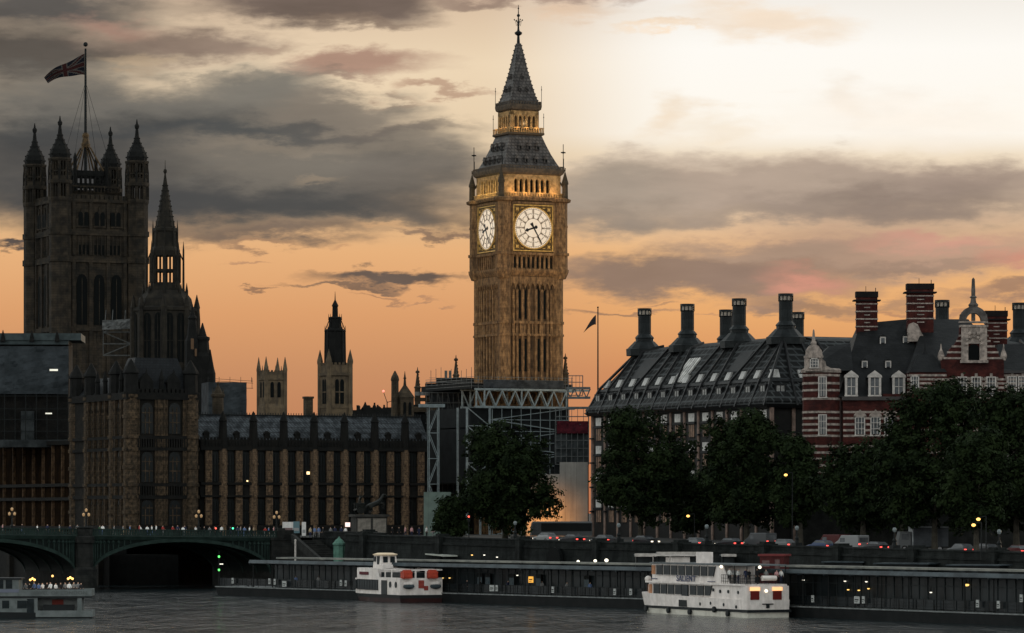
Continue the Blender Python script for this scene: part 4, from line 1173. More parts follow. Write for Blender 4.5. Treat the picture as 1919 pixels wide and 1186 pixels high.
def build_scaffolds():
    # sheeted temporary roof over the left wing
    d = 712
    def z(y): return 12 + (960 - y) * d / F
    x0, x1 = W(-90, d), W(128, d)
    t = thing('scaffold_roof', 'temporary scaffold roof hung with rippled grey sheeting, far left', 'scaffold roof', ((x0+x1)/2, d), z(835), R(3))
    hw = (x1-x0)/2
    m = MB(); wavy(m, (-hw, 0, z(738)), (2*hw, 0, 0), (0, 1.0, z(648)-z(738)), 40, 16, .18, 3); m.build('sheeting', sheet, t)
    m = MB(); m.box(-hw, hw, .6, 12, z(645), z(637)); m.box(-hw, hw+2.3, .3, 14, z(637), z(624)); m.build('roof_edge', sheet_edge, t)
    m = MB(); m.box(-hw, hw, 1.6, 13, z(835), z(640)); m.build('dark_interior', pal_dark, t)
    m = MB()
    for i in range(12):
        x = -hw + i*2*hw/11; m.tube((x, -.5, z(835)), (x, -.5, z(738)), .1, 4)
    for y in (742, 766, 786, 808, 830): m.tube((-hw, -.5, z(y)), (hw, -.5, z(y)), .09, 4)
    m.build('scaffold_tubes', iron, t)
    m = MB()
    for x in (-hw*.55, hw*.3): m.box(x-1.2, x+1.2, .1, 1.5, z(835), z(770)); 
    m.box(-hw, hw, -.8, 1.5, z(838), z(824)); m.build('platform', sheet_dk, t)
    m = MB(); m.box(-.75, .75, -.25, -.05, 0, .35); lme = m.mesh('worklight', glow('worklight_white', (1, .95, .8), .35))
    place('worklight', lme, t, (W(101, d)-(x0+x1)/2, -.1, z(695))); 
    place('worklight', lme, t, (W(92, d)-(x0+x1)/2, -.7, z(776)), 0, (.8, 1, .7))
    m = MB()
    for px, y in ((108, 600), (142, 618)): m.lathe(W(px, d)-(x0+x1)/2, 1.5, [(z(640), .5), (z(y+22), .4), (z(y), .05)], 6)
    m2 = MB(); m2.lathe(0, 0, [(z(640), .5), (z(632), .4), (z(618), .05)], 6); pme = m2.mesh('finial', stone_blk)
    for px in (6, 60, 107): place('finial', pme, t, (W(px, d)-(x0+x1)/2, .2, 0))
    # white sheeted platform hung on the square tower
    d = 840
    def z(y): return 12 + (960 - y) * d / F
    t = thing('wrapped_platform', 'small platform wrapped in crumpled white sheeting below the square tower windows', 'scaffold', (W(220, d), d), z(665), R(6))
    m = MB(); wavy(m, (-3.2, 0, z(618)), (6.4, 0, .3), (0, .3, z(600)-z(618)), 14, 6, .28, 8); m.box(-3.2, 3.2, .5, 5, z(614), z(604)); m.build('sheeting', sheet_lt2, t)
    m = MB(); lattice(m, -3, 3, .5, 4, z(665), z(600), 2.2, .07); m.build('scaffold_frame', scaf, t)
    m = MB()
    for q in (-2.6, -1.1, 1.6): m.tube((q, 1, z(604)), (q+.2, 1, z(580)), .12, 4)
    m.build('upright_pole', scaf, t)
    # sheeted house behind the wing
    d = 780
    def z(y): return 12 + (960 - y) * d / F
    t = thing('sheeted_house', 'boxy house wrapped in grey sheeting with a scaffold rail on top', 'building', (W(425, d), d), 8.0, R(14))
    m = MB(); m.box(-3.6, 3.9, .3, 9, 8, z(716)); m.build('wall', net, t)
    m = MB(); wavy(m, (-3.7, 0, z(790)), (7.8, 0, 0), (0, 0, z(716)-z(790)), 14, 16, .12, 4); m.build('sheeting', sheet, t)
    m = MB()
    for q in range(5): m.tube((-3.7+q*2.2, 0, z(716)), (-3.7+q*2.2, 0, z(706)), .05, 4)
    for y in (709, 713): m.tube((-3.9, 0, z(y)-.0), (5.4, 0, z(y)-.5), .05, 4)
    m.tube((5.2, 0, z(728)), (5.2, 0, z(708)), .05, 4); m.tube((4, 0, z(727)), (5.4, 0, z(727)), .06, 4)
    m.build('guard_rail', iron, t)
    # netted block left of the clock tower
    d = 712
    def z(y): return 12 + (960 - y) * d / F
    def X(px): return W(px, d)
    cx = X(840)
    t = thing('netted_building', 'dark building veiled in debris netting left of the clock tower base', 'building', (cx, d), 8.0, 0)
    m = MB(); m.box(X(776)-cx, X(893)-cx, .6, 14, 8, z(758)); m.box(X(797)-cx, X(893)-cx, .6, 12, z(758), z(718)); m.box(X(818)-cx, X(893)-cx, .8, 10, z(718), z(708)); m.build('wall', net_dk, t)
    m = MB(); wavy(m, (X(806)-cx, 0, z(925)), (X(893)-X(806), 0, 0), (0, 0, z(722)-z(925)), 14, 30, .22, 5)
    m.build('netting', net, t)
    m = MB(); m.box(X(775)-cx, X(826)-cx, -.4, .5, z(772), z(762))
    m.box(X(777)-cx, X(815)-cx, .1, .6, z(752), z(745)); m.build('pale_coping', stone_dk, t)
    wdm = MB(); wdm.box(-.55, .55, -.06, .06, 0, .7); wme = wdm.mesh('slot_window', mat('grey_panel', (.13, .13, .125), None))
    for i, px in enumerate((783, 791, 800, 808, 817)): place('slot_window', wme, t, (X(px)-cx, .5, z(741)))
    m = MB()
    for q in range(9):
        x = X(808+q*9.5)-cx; m.tube((x, .3, z(718)), (x, .3, z(694-(q % 3)*3)), .06, 4)
    for y in (708, 714): m.tube((X(805)-cx, .3, z(y)), (X(886)-cx, .3, z(y)), .05, 4)
    for px in (836, 844): m.box(X(px)-cx-.25, X(px)-cx+.25, .8, 1.3, z(708), z(694))
    m.build('roof_scaffold', scaf, t)
    m = MB()
    for q in range(10):
        x = X(800+q*10)-cx; m.tube((x, -.7, 8), (x, -.7, z(716)), .06, 4)
    for q in range(11): m.tube((X(798)-cx, -.7, z(716+q*19)), (X(893)-cx, -.7, z(716+q*19)), .05, 4); m.box(X(798)-cx, X(893)-cx, -.7, .3, z(717+q*19)-.05, z(717+q*19)+.02)
    for q in range(5): m.tube((X(800+q*20)-cx, -.75, z(900)), (X(820+q*20)-cx, -.75, z(800)), .05, 4); m.tube((X(820+q*18)-cx, -.75, z(810)), (X(800+q*18)-cx, -.75, z(720)), .05, 4)
    m.build('facade_scaffold', scaf, t)
    # tall braced tower in front of the netting
    d = 676
    def z(y): return 12 + (960 - y) * d / F
    t = thing('braced_scaffold_tower', 'tall narrow pale braced scaffold tower standing left of the big tree', 'scaffold', (W(814, d), d), 8.0, R(10))
    m = MB(); lattice(m, -.85, .85, 0, 1.6, 8, z(763), 4.6, .08); m.box(-2.5, 1.9, -.1, 1.8, z(763), z(757)); m.build('scaffold_frame', scaf_lt, t)
    # gantry wrapped round the foot of the clock tower
    yg = -13.0
    xa, xb = pl(893, yg), pl(1062, yg)
    wx, wy = P(xa, yg)
    t = thing('steel_gantry', 'pale steel truss gantry wrapped round the foot of the clock tower', 'gantry', (wx, wy), 8.0, TH)
    def z(y): return 12 + (960 - y) * wy / F
    L = xb - xa
    m = MB()
    for yy in (0, 6):
        for y in (729, 762): m.box(-.3, L+4.5, yy-.16, yy+.16, z(y)-.18, z(y)+.18)
        n = 14
        for i in range(n):
            a, b = i*L/n, (i+1)*L/n
            m.tube((a, yy, z(760) if i % 2 else z(731)), (b, yy, z(731) if i % 2 else z(760)), .15, 4)
        for q in (0, 1.6, L*.5, L): m.tube((q, yy, z(762)), (q, yy, z(729)), .17, 4)
    m.build('truss', scaf_lt, t)
    m = MB()
    for (a, b) in ((-1.8, -.3), (1.2, 2.6)):
        for yy in (0, 4): m.tube((a if a < 0 else b, yy, 8), (a if a < 0 else b, yy, z(763)), .22, 4)
    for i in range(5):
        zz0 = z(763) - i*3.3
        m.tube((-1.8, 0, zz0), (2.6, 0, zz0-3.3 if i % 2 else zz0), .12, 4); m.tube((-1.8, 0, zz0), (2.6, 0, zz0), .12, 4); m.tube((2.6 if i % 2 else -1.8, 0, zz0), (-1.8 if i % 2 else 2.6, 0, zz0-3.3), .12, 4)
    m.build('gantry_leg', scaf_lt, t)
    m = MB(); m.box(-1.0, L+1.5, .5, 22, z(728), z(718)); m.box(-.5, L+1, 1.5, 20, z(800), z(764)); m.box(-.5, L+1, 1.5, 20, z(905), z(800)-.2); m.build('deck', net_dk, t)
    m = MB()
    for q in range(16):
        x = -.8 + q*(L+2)/15; m.tube((x, .3, z(728)), (x, .3, z(704)), .05, 4)
    for y in (706, 711, 717, 723): m.tube((-1, .3, z(y)), (L+1.4, .3, z(y)), .05, 4); m.tube((-1, .3, z(y)), (-1, 20, z(y)), .05, 4)
    m.build('guard_rail', scaf, t)
    m = MB(); lattice(m, 3.2, L+.6, .2, 1.2, 8, z(764), 2.0, .06)
    for q in range(9): x = 3.2 + q*(L-2.6)/8; m.tube((x, .2, 8), (x, .2, z(764)), .06, 4)
    m.build('base_scaffold', scaf_lt, t)
    m = MB()
    for k in range(6):
        x0_ = L-6+k*1.6; wavy(m, (x0_, 1.2, z(722)), (1.6, 0, 0), (0, 0, z(712)-z(722)), 3, 3, .1, 30+k)
    m2 = MB(); wavy(m2, (1.5, .1, z(726)), (L-2, 0, 0), (0, 0, z(711)-z(726)), 30, 4, .14, 12); m2.build('deck_netting', net, t)
    # scaffold cage on the right, sheeted grey, with a red banner and pale hoarding
    d = 668
    def z(y): return 12 + (960 - y) * d / F
    cx = W(1075, d)
    def X(px): return W(px, d) - cx
    t = thing('scaffold_cage', 'open scaffold cage with grey netting and a red band, right of the clock tower', 'scaffold', (cx, d), 8.0, 0)
    m = MB()
    lattice(m, X(1042), X(1104), 0, 4, z(870), z(765), 1.45, .06, False)
    for px in (1052, 1062, 1072, 1083, 1094): m.tube((X(px), 0, z(870)), (X(px), 0, z(765)), .06, 4)
    lattice(m, X(1066), X(1093), 1, 4, z(740), z(703), 1.2, .05, False)
    for px in (1073, 1080, 1087): m.tube((X(px), 1, z(740)), (X(px), 1, z(703)), .05, 4)
    for y in (727, 745, 764): m.box(X(1062), X(1107), .5, 1.1, z(y)-.2, z(y)+.2)
    for i in range(6):
        a = X(1062+i*7.5); b = X(1069.5+i*7.5); m.tube((a, .8, z(745) if i % 2 else z(728)), (b, .8, z(728) if i % 2 else z(745)), .14, 4)
    m.build('scaffold_frame', scaf, t)
    m = MB(); wavy(m, (X(1044), -.15, z(812)), (X(1102)-X(1044), 0, 0), (0, 0, z(789)-z(812)), 12, 5, .12, 6); m.build('red_band', mat('red_netting', (.060, .008, .013), (.026, .005, .008), 1.6, .9), t)
    m = MB(); wavy(m, (X(1040), .5, z(866)), (X(1104)-X(1040), 0, 0), (0, 0, z(814)-z(866)), 12, 10, .16, 9); m.build('netting', sheet_dk, t)
    m = MB(); m.box(X(1040), X(1104), 1.2, 6, 8, z(789)); m.build('inner_deck', net_dk, t)
    d = 655
    t = thing('pale_hoarding', 'tall pale site hoarding catching orange light behind the big tree', 'hoarding', (W(1046, d), d), 8.0, R(-4))
    def z(y): return 12 + (960 - y) * d / F
    m = MB()
    for i in range(11):
        a = -5.4 + i*.95
        m.box(a, a+.93, 0, .2, 8, z(866) - (0 if i > 5 else 2.0)); 
    m.build('hoarding_panel', hoard, t)
    m = MB()
    for i in range(6): m.tube((-5.0+i*1.9, .5, 8), (-5.0+i*1.9, .5, z(872)-1.5), .1, 4)
    m.build('back_post', scaf, t)
    ld = bpy.data.lights.new('added_orange_spot', 'SPOT'); ld.energy = ORANGE_SPOT; ld.color = (1, .40, .08); ld.shadow_soft_size = .3; ld.spot_size = R(100); ld.spot_blend = 1.0  # added spot standing in for the orange sunset glow on the hoarding
    lo = bpy.data.objects.new('added_orange_spot', ld); C.objects.link(lo); lo.location = (W(1006, d), d-6.5, 10.5); lo.rotation_euler = (R(92), 0, R(-14))
    d = 655
    t = thing('green_hoarding', 'pale green site hoarding at the end of the wing, left of the small tree', 'hoarding', (W(820, d), d), 8.0, R(12))
    m = MB()
    for i in range(6): m.box(-2.3+i*.78, -2.3+i*.78+.76, 0, .15, 8, 12 + (960-922)*d/F)
    m.build('hoarding_panel', mat('pale_green_board', (.13, .17, .148), (.10, .13, .115), .6, .8), t)
ORANGE_SPOT = 7000.0
sheet_edge = mat('pale_roof_edge', (.045, .058, .060), (.026, .034, .036), .6, .7)
sheet_lt2 = mat('white_sheeting', (.11, .112, .11), (.055, .057, .057), 1.0, .8, .4)
sheet_dk = mat('dark_grey_sheeting', (.036, .041, .043), (.014, .0165, .0175), .5, .8, .4)
net_dk = mat('netted_wall', (.010, .0115, .012), (.006, .007, .0075), .5, .9)
hoard = mat('pale_hoarding_board', (.23, .215, .195), (.18, .17, .155), .3, .85, streak=(.15, .14, .13))
build_scaffolds()
# ================================================================== bronze roofed office block with tall ventilation chimneys
bronze = mat('bronze_roof', (.0095, .0102, .0104), (.0048, .0054, .0057), 0.5, 0.65, 0.3, brick=(1.5, .95, .14, 5.0), spec=.1)
bronze_rib = mat('bronze_rib', (.010, .0105, .0115), (.015, .0155, .016), 1.0, 0.5)
office_glass = mat('sky_pale_glass', (.50, .485, .46), (.22, .215, .205), .8, .25)  # pale colour stands for sky reflected in dark panes
mansard_gl = mat('mansard_glass', (.36, .35, .335), (.10, .10, .097), .45, .3)  # sky reflection on the mansard panes is put into this colour
office_stone = mat('pink_sandstone', (.20, .140, .115), (.10, .072, .060), .7, .85, .3)
fac_dark = mat('bronze_facade', (.012, .0115, .011), (.008, .008, .008), .6, .5)
def build_office():
    ox, oy = W(1105, 640), 640
    t = thing('office_block', 'broad dark bronze roofed office block with rows of tall cylindrical roof vents', 'office building', (ox, oy), 7.5, TH)
    Wd, L = 58.0, 61.0
    ze = 28.3
    prof = [(ze, -.4), (ze+.5, -.5), (ze+3.6, 1.3), (ze+4.2, 1.9), (38.3, 6.2), (39.1, 9.5)]
    def ring(z, i): return [(i, -L+i, z), (Wd-i, -L+i, z), (Wd-i, -i, z), (i, -i, z)]
    m = MB(); m.loft([ring(z, i) for z, i in prof]); roof = m.build('roof', bronze, t)
    m = MB(); m.box(.6, Wd-.6, -L+.6, -.6, 7.5, ze); m.build('wall', fac_dark, t)
    m = MB(); m.loft([ring(ze-.5, -.2), ring(ze+.05, -.7)], True); m.loft([ring(ze+3.5, 1.05), ring(ze+3.9, 1.25)]); m.build('gutter', bronze_rib, t)
    # ribs: river face and near face
    nb = 13; bay = L/nb
    def rib(y, face, tgt):
        # from eave up the slope, leaning towards the nearest vent
        m = MB()
        pts = [(ze-.3, -.5, 0), (ze+3.8, 1.3, .0), (38.2, 6.0, .55), (39.1, 9.2, .9)]
        for (z0, i0, s0), (z1, i1, s1) in zip(pts, pts[1:]):
            a0, a1 = lerp(y, tgt, s0), lerp(y, tgt, s1)
            if face == 0: a0, a1 = max(-L+i0, min(-i0, a0)), max(-L+i1, min(-i1, a1))
            if face == 0: m.tube((i0-.12, a0, z0+.1), (i1-.12, a1, z1+.1), .24, 4)
            else: m.tube((a0, -L+i0-.12, z0+.1), (a1, -L+i1-.12, z1+.1), .24, 4)
        m.build('roof_rib', bronze_rib, roof)
    us = [5.3, 20.5, 38.0, 53.0]
    for i in range(nb+1):
        y = -i*bay; tgt = min((-u for u in us), key=lambda q: abs(q-y))
        rib(y, 0, lerp(y, tgt, .75))
    for i in range(1, 13):
        x = i*4.7; tgt = min((8, 23, 38, 52), key=lambda q: abs(q-x)); rib(x, 1, lerp(x, tgt, .75))
    # windows of the mansard
    up = MB(); up.loft([[(-.66, -.1, .0), (.66, -.1, .0), (.66, .3, .0), (-.66, .3, .0)], [(-.66, .56, 1.25), (.66, .56, 1.25), (.66, .9, 1.25), (-.66, .9, 1.25)]])
    ume = up.mesh('skylight', mansard_gl)
    lo = MB(); lo.box(-.8, .8, -.05, .4, -.15, 1.75); lo.cur = 1
    lo.box(-1.1, 1.1, -.12, .6, 1.75, 2.0); lo.box(-.9, -.7, -.12, .6, -.2, 1.75); lo.box(.7, .9, -.12, .6, -.2, 1.75); lo.box(-.06, .06, -.1, -.05, 0, 1.75)
    lme = lo.mesh('dormer_window', [mansard_gl, bronze_rib])
    for i in range(nb):
        y = -(i+.5)*bay
        place('dormer_window', lme, roof, (.42, y, ze+1.1), -math.pi/2)
        place('skylight', ume, roof, (1.68, y, ze+4.1), -math.pi/2)
    for i in range(12):
        x = (i+.5)*4.7
        place('dormer_window', lme, roof, (x, -L+.42, ze+1.1)); place('skylight', ume, roof, (x, -L+1.68, ze+4.1))
    # big louvred skylight and dark vent panels on the slope
    def slope_panel(name, u0, u1, f0, f1, mt, lift, n=1):
        mb = MB()
        def p(u, f):
            z = lerp(32.5, 38.3, f); i = lerp(1.9, 6.2, f); return Vector((i, -u, z)) + Vector((-.75, 0, .66))*lift
        for k in range(n):
            a, b = lerp(u0, u1, k/n), lerp(u0, u1, (k+.62 if n > 1 else 1)/n)
            q = [p(a, f0), p(b, f0), p(b+ .9, f1), p(a+.9, f1)]
            lo_ = [v - Vector((-.75, 0, .66))*(lift+.3) for v in q]
            mb.loft([lo_, q])
        return mb.build(name, mt, roof)
    slope_panel('louvred_skylight', 26.0, 30.0, .0, .66, office_glass, .25, 5)
    slope_panel('vent_panel', 9.5, 14.0, .2, .75, bronze_rib, .1); slope_panel('vent_panel', 42.5, 46.5, .2, .75, bronze_rib, .1)
    # facade below the eaves
    col = MB(); col.box(-.26, .26, -.1, .4, 7.5, ze-.5); col.cur = 1
    for z in (12, 16, 20, 24): col.box(-.42, .42, -.3, .4, z, z+.25)
    cme = col.mesh('column', [office_stone, bronze_rib])
    for i in range(nb+1): place('column', cme, t, (.5, -i*bay, 0), -math.pi/2)
    for i in range(1, 12): place('column', cme, t, (i*4.7, -L+.5, 0))
    wn = MB(); wn.cur = 2; wn.box(-.95, .95, -.06, .1, 0, 1.3); wn.cur = 0; wn.box(-.8, .8, -.06, .1, -2.4, -.5); wn.cur = 1
    wn.box(-1.5, 1.5, -.3, .1, -.35, -.05); 
    for q in (-.35, .35): wn.box(q-.05, q+.05, -.12, -.06, -2.6, 0)
    wme = wn.mesh('window', [fac_blind, bronze_rib, office_glass])
    for i in range(nb):
        for z in (26.2, 21.6, 17.2, 12.8): place('window', wme, t, (.55, -(i+.5)*bay, z), -math.pi/2)
    # vents
    vm = MB()
    vm.lathe(0, 0, [(0, 3.05), (1.1, 3.1), (1.2, 2.85), (2.3, 1.75), (2.4, 1.5), (2.8, 1.5), (2.9, 1.62), (3.05, 1.56), (3.5, 1.12), (3.6, 1.04)], 12)
    vm.lathe(0, 0, [(3.6, 1.03), (6.6, 1.03), (6.6, 1.14), (6.75, 1.2), (6.75, 1.03)], 14)
    for i in range(14):
        A = 2*math.pi*i/14; vm.tube((1.0*math.cos(A), 1.0*math.sin(A), 3.6), (1.0*math.cos(A), 1.0*math.sin(A), 6.6), .06, 4)
    for i in range(10):
        A = 2*math.pi*i/10; vm.tube((1.08*math.cos(A), 1.08*math.sin(A), 6.7), (1.08*math.cos(A), 1.08*math.sin(A), 7.45), .09, 4)
        A = 2*math.pi*(i+.5)/12; vm.tube((2.72*math.cos(A), 2.72*math.sin(A), 1.15), (1.6*math.cos(A), 1.6*math.sin(A), 2.35), .1, 4)
    vm.lathe(0, 0, [(7.45, 1.18), (7.8, 1.18), (7.8, .9)], 14)
    vme = vm.mesh('roof_vent', bronze_vent)
    cm = MB(); cm.lathe(0, 0, [(6.78, .93), (7.44, .93)], 12); cme2 = cm.mesh('vent_cap_band', vent_band)
    spots = [(7.5, u, 0) for u in us] + [(21.5, 7.5, 0), (36, 5.7, 0), (38.6, 47.7, 0), (54, 46, 0)]
    for x, u, dz_ in spots:
        v = place('roof_vent', vme, t, (x, -u, 37.7)); place('vent_cap_band', cme2, v)
    return t
fac_blind = mat('warm_blind', (.26, .165, .115), (.12, .078, .056), .9, .5)
bronze_vent = mat('bronze_vent_cladding', (.016, .0195, .0205), (.009, .0112, .012), .8, .45, .2, brick=(1.2, 1.35, .05, .5))
vent_band = mat('pale_vent_louvre', (.34, .29, .24), (.22, .19, .16), 1.5, .4)
build_office()

# ================================================================== flag on a thin pole left of the office block
d = 668
fpx = W(1121, d)
t = thing('flagpole', 'tall thin dark flagpole rising left of the bronze roof', 'flagpole', (fpx, d), 24.0, 0)
m = MB(); m.tube((0, 0, 24), (0, 0, Z(578, d)), .16, 6, .1); m.ball((0, 0, Z(576, d)), .18, 6, 4); m.build('pole', iron, t)
m = MB(); m.box(-.8, .8, -.8, .8, 8, 24.2); m.build('pole_mast_base', iron, t)
fm = MB(); nu = 14
for j in range(7):
    for i in range(nu+1):
        u, v = i/nu, j/6
        fm.v.append((-.35 - 2.0*u + .35*math.sin(u*4)*v*.4, .35*math.sin(u*6+v), -.2 - 2.9*u**1.35 - v*(1.25*(1-u)**.7 + .16)*(1.0+.9*(1-u))*.62))
for j in range(6):
    for i in range(nu):
        n = nu+1; fm.f.append([j*n+i, j*n+i+1, (j+1)*n+i+1, (j+1)*n+i]); fm.mi.append(0)
fl = bpy.data.objects.new('flag', fm.mesh('flag', [mat('dark_flag_cloth', (.02, .018, .02), None, rough=.9)], 0, True)); C.objects.link(fl)
fl.location = (fpx, d, Z(588, d)); tag(fl, 'small dark flag drooping from the thin pole beside the bronze roof', 'flag')
so = fl.modifiers.new('thick', 'SOLIDIFY'); so.thickness = .03

# ================================================================== red brick building with white stone bands
brick = mat('red_brick', (.062, .0165, .0135), (.028, .0092, .0085), 0.9, 0.9, 0.3, brick=(.46, .16, .02, .75))
band = mat('portland_stone', (.32, .265, .232), (.14, .118, .104), 1.6, 0.85, 0.3, streak=(.13, .112, .10))
white_p = mat('white_painted_frame', (.44, .405, .375), (.29, .268, .25), 2.0, 0.6)
win_gl = mat('grey_window_glass', (.05, .055, .06), (.09, .095, .10), 1.2, 0.15)
slate_br = mat('blue_black_slate', (.0145, .0152, .0162), (.0068, .0074, .008), 0.45, 0.55, 0.4, brick=(.5, .32, .03, .55))
def build_brick():
    d0 = 548; S = F / d0
    ox = W(1508, d0)
    t = thing('brick_building', 'red brick mansion block with white stone bands, slate roofs and a curved gable', 'brick building', (ox, d0), 7.0, 0)
    def X(px): return (px - 1508) / S
    def z(y): return 12 + (960 - y) / S
    xr = X(1990)
    m = MB(); m.box(X(1580), xr, 0, 30, 7, z(744)); m.box(X(1655), X(1760), -.15, 1, z(744), z(738))
    m.box(X(1700), xr, -1.2, 28, 7, z(700)); m.build('wall', brick, t)
    m = MB(); m.box(X(1500), xr, -2.4, 1, 7, z(905)); m.box(X(1500), xr, -2.6, 1, z(905), z(901)); m.build('granite_base', emb_dk, t)  # granite base, coloured dark to stand in for shade under the trees
    bands = MB()
    by_lo = [772, 783.5, 795, 806, 816.5, 836, 848, 860, 872, 884, 905, 917, 929]
    by_hi = [704, 711.5, 719, 727, 735, 747]
    for y in by_lo: bands.box(X(1580)+.05, X(1701), -.05, .2, z(y+2.2), z(y-2.0))
    for y in by_lo + by_hi[:5]: bands.box(X(1699), xr, -1.27, -1.0, z(y+2.0), z(y-2.0))
    bands.build('stone_bands', band, t)
    m = MB(); m.box(X(1578), X(1700), -.5, .4, z(750), z(743)); m.box(X(1700), xr, -1.6, .4, z(700), z(695)); m.build('cornice', iron_cor, t)
    # windows: paired lights with stone surround
    def window(w, h, ped):
        mb = MB(); mb.box(-w/2+.16, w/2-.16, -.02, .1, 0.1, h-.1); mb.cur = 1
        mb.box(-w/2, -w/2+.16, -.14, .12, 0, h); mb.box(w/2-.16, w/2, -.14, .12, 0, h); mb.box(-w/2, w/2, -.14, .12, h-.14, h); mb.box(-w/2-.1, w/2+.1, -.2, .12, -.14, 0)
        for q in (-w/6, w/6): mb.box(q-.045, q+.045, -.08, -.02, .1, h-.14)
        for f in (.33, .66): mb.box(-w/2+.16, w/2-.16, -.07, -.02, h*f-.04, h*f+.04)
        mb.cur = 2
        if ped == 1: mb.ext([(-w/2-.2, h), (w/2+.2, h), (w/2+.1, h+.3), (.25, h+.75), (0, h+1.0), (-.25, h+.75), (-w/2-.1, h+.3)], -.22, .1)
        if ped == 2:
            for q in range(5):
                y = q/5*h; e = .16 if q % 2 else .30
                mb.box(-w/2-e, -w/2, -.10, .1, y, y+h/5.5); mb.box(w/2, w/2+e, -.10, .1, y, y+h/5.5)
            mb.box(-.18, .18, -.2, .1, h, h+.45)
        return mb.mesh('window', [win_gl, white_p, band])
    w1 = window(1.35, 2.75, 1); w2 = window(1.5, 2.9, 2)
    for px in (1612, 1641, 1667): place('window', w1 if px == 0 else window(1.45, 2.6, 1), t, (X(px), -.03, z(815)))
    for px in (1612, 1641, 1667):
        for y in (886, 940): place('window', w2, t, (X(px), -.03, z(y)))
    for px in (1712, 1741, 1772, 1801, 1825, 1854, 1884, 1912):
        for y in (815, 886, 940): place('window', w2, t, (X(px), -1.24, z(y)))
    wg = window(1.35, 2.6, 2)
    for px in (1801, 1827, 1855): place('window', wg, t, (X(px), -1.75, z(741)))
    for px in (1895, 1915): place('window', wg, t, (X(px), -1.24, z(740)))
    place('window', window(1.1, 1.5, 0), t, (X(1711), -1.24, z(728)))
    # ---- corner turret
    tm = MB(); tcx, tcy, tr = X(1541), 1.8, 2.75
    tm.lathe(tcx, tcy, [(7, tr), (z(696), tr)], 8); tu = tm.build('corner_turret', brick, t)
    tb = MB()
    for y in by_lo + [703, 718, 747, 731]: tb.lathe(tcx, tcy, [(z(y+2.2), tr+.06), (z(y-2.0), tr+.06)], 8)
    tb.lathe(tcx, tcy, [(z(698), tr+.2), (z(693), tr+.3), (z(690), tr)], 8); tb.build('turret_bands', band, tu)
    ap = tr*math.cos(math.pi/8)
    w3 = window(1.2, 2.9, 0)
    for y in (815, 744):
        for k in (0,):
            A = -math.pi/2 + k*math.pi/4
            o = place('turret_window', w3, tu, (tcx + (ap+.05)*math.cos(A), tcy + (ap+.05)*math.sin(A), z(y)), A + math.pi/2)
            o.location.z = z(y) - BASE[tu.name]
    dm = MB(); gx = X(1525)
    dm.box(gx-1.15, gx+1.15, -1.3, 2, z(696), z(670)); dm.box(gx-1.3, gx+1.3, -1.45, 1.0, z(671), z(667))
    dm.ext([(gx-1.2, z(667)), (gx+1.2, z(667)), (gx+1.05, z(657)), (gx+.7, z(650)), (gx+.3, z(646)), (gx-.05, z(645)), (gx-.4, z(646)), (gx-.8, z(650)), (gx-1.15, z(657))], -1.25, -.6)
    dm.lathe(gx-.05, -.9, [(z(645), .55), (z(641), .5), (z(640), .34), (z(620), .16), (z(617), .02)], 4, math.pi/4)
    dm.ext([(gx+1.2, z(695)), (gx+2.6, z(695)), (gx+2.4, z(690)), (gx+1.75, z(686)), (gx+1.6, z(678)), (gx+1.2, z(673))], -.9, -.5)
    sd_ = dm.build('stone_dormer', band, t)
    o = place('dormer_window', window(1.25, 1.3, 0), sd_, (gx, -1.36, 0)); o.location.z = z(689) - BASE[sd_.name]
    # ---- main roof
    m = MB()
    yr = 13.0; kr = (d0+yr)/d0
    def zr(y): return 12 + (960 - y) * (d0 + yr) / F
    def Xr(px): return (px - 960) * (d0 + yr) / F - ox
    m.loft([[(X(1572), .3, z(744)), (X(1745), .3, z(744)), (X(1745), 28, z(744)), (X(1572), 28, z(744))],
            [(Xr(1612), yr, zr(606)), (Xr(1700), yr, zr(598)), (Xr(1700), yr+3, zr(598)), (Xr(1612), yr+3, zr(606))]])
    m.loft([[(X(1700), -.9, z(699)), (X(1900), -.9, z(699)), (X(1900), 28, z(699)), (X(1700), 28, z(699))],
            [(Xr(1735), yr, zr(598)), (Xr(1815), yr, zr(598)), (Xr(1815), yr+3, zr(598)), (Xr(1735), yr+3, zr(598))]])
    m.loft([[(X(1860), -.7, z(699)), (xr, -.7, z(699)), (xr, 24, z(699)), (X(1860), 24, z(699))],
            [(X(1880), 5, z(642)), (xr, 5, z(642)), (xr, 20, z(642)), (X(1880), 20, z(642))]])
    m.loft([[(X(1510), .5, z(694)), (X(1600), .5, z(694)), (X(1600), 14, z(694)), (X(1510), 14, z(694))], [(X(1560), 5, z(646)), (X(1600), 5, z(640)), (X(1600), 8, z(640)), (X(1560), 8, z(646))]])
    roof = m.build('roof', slate_br, t)
    m = MB(); m.loft([[(X(1702), -2.2, z(698)), (X(1772), -2.2, z(698)), (X(1772), 4, z(698)), (X(1702), 4, z(698))], [(X(1722), .4, z(664)), (X(1750), .4, z(664)), (X(1750), 2, z(664)), (X(1722), 2, z(664))]])
    m.lathe(X(1735), 1, [(z(665), .55), (z(655), .12), (z(640), .04)], 6)
    m.build('bay_roof', slate_br, t)
    m = MB(); m.box(X(1703), X(1771), -2.0, 0, 7, z(699)); bw = m.build('bay_wall', brick, t)
    bb = MB()
    for y in by_lo + by_hi[:5]: bb.box(X(1703)-.05, X(1771)+.05, -2.06, -1.5, z(y+2), z(y-2))
    bb.build('bay_bands', band, bw)
    o = place('bay_window', window(1.2, 1.9, 0), bw, (X(1712), -2.08, 0)); o.location.z = z(730) - BASE[bw.name]
    # tall dormers on the eaves, small ones up the slope
    dm = MB(); dm.box(-.85, .85, 0, 3.2, 0, 2.6); dm.cur = 1
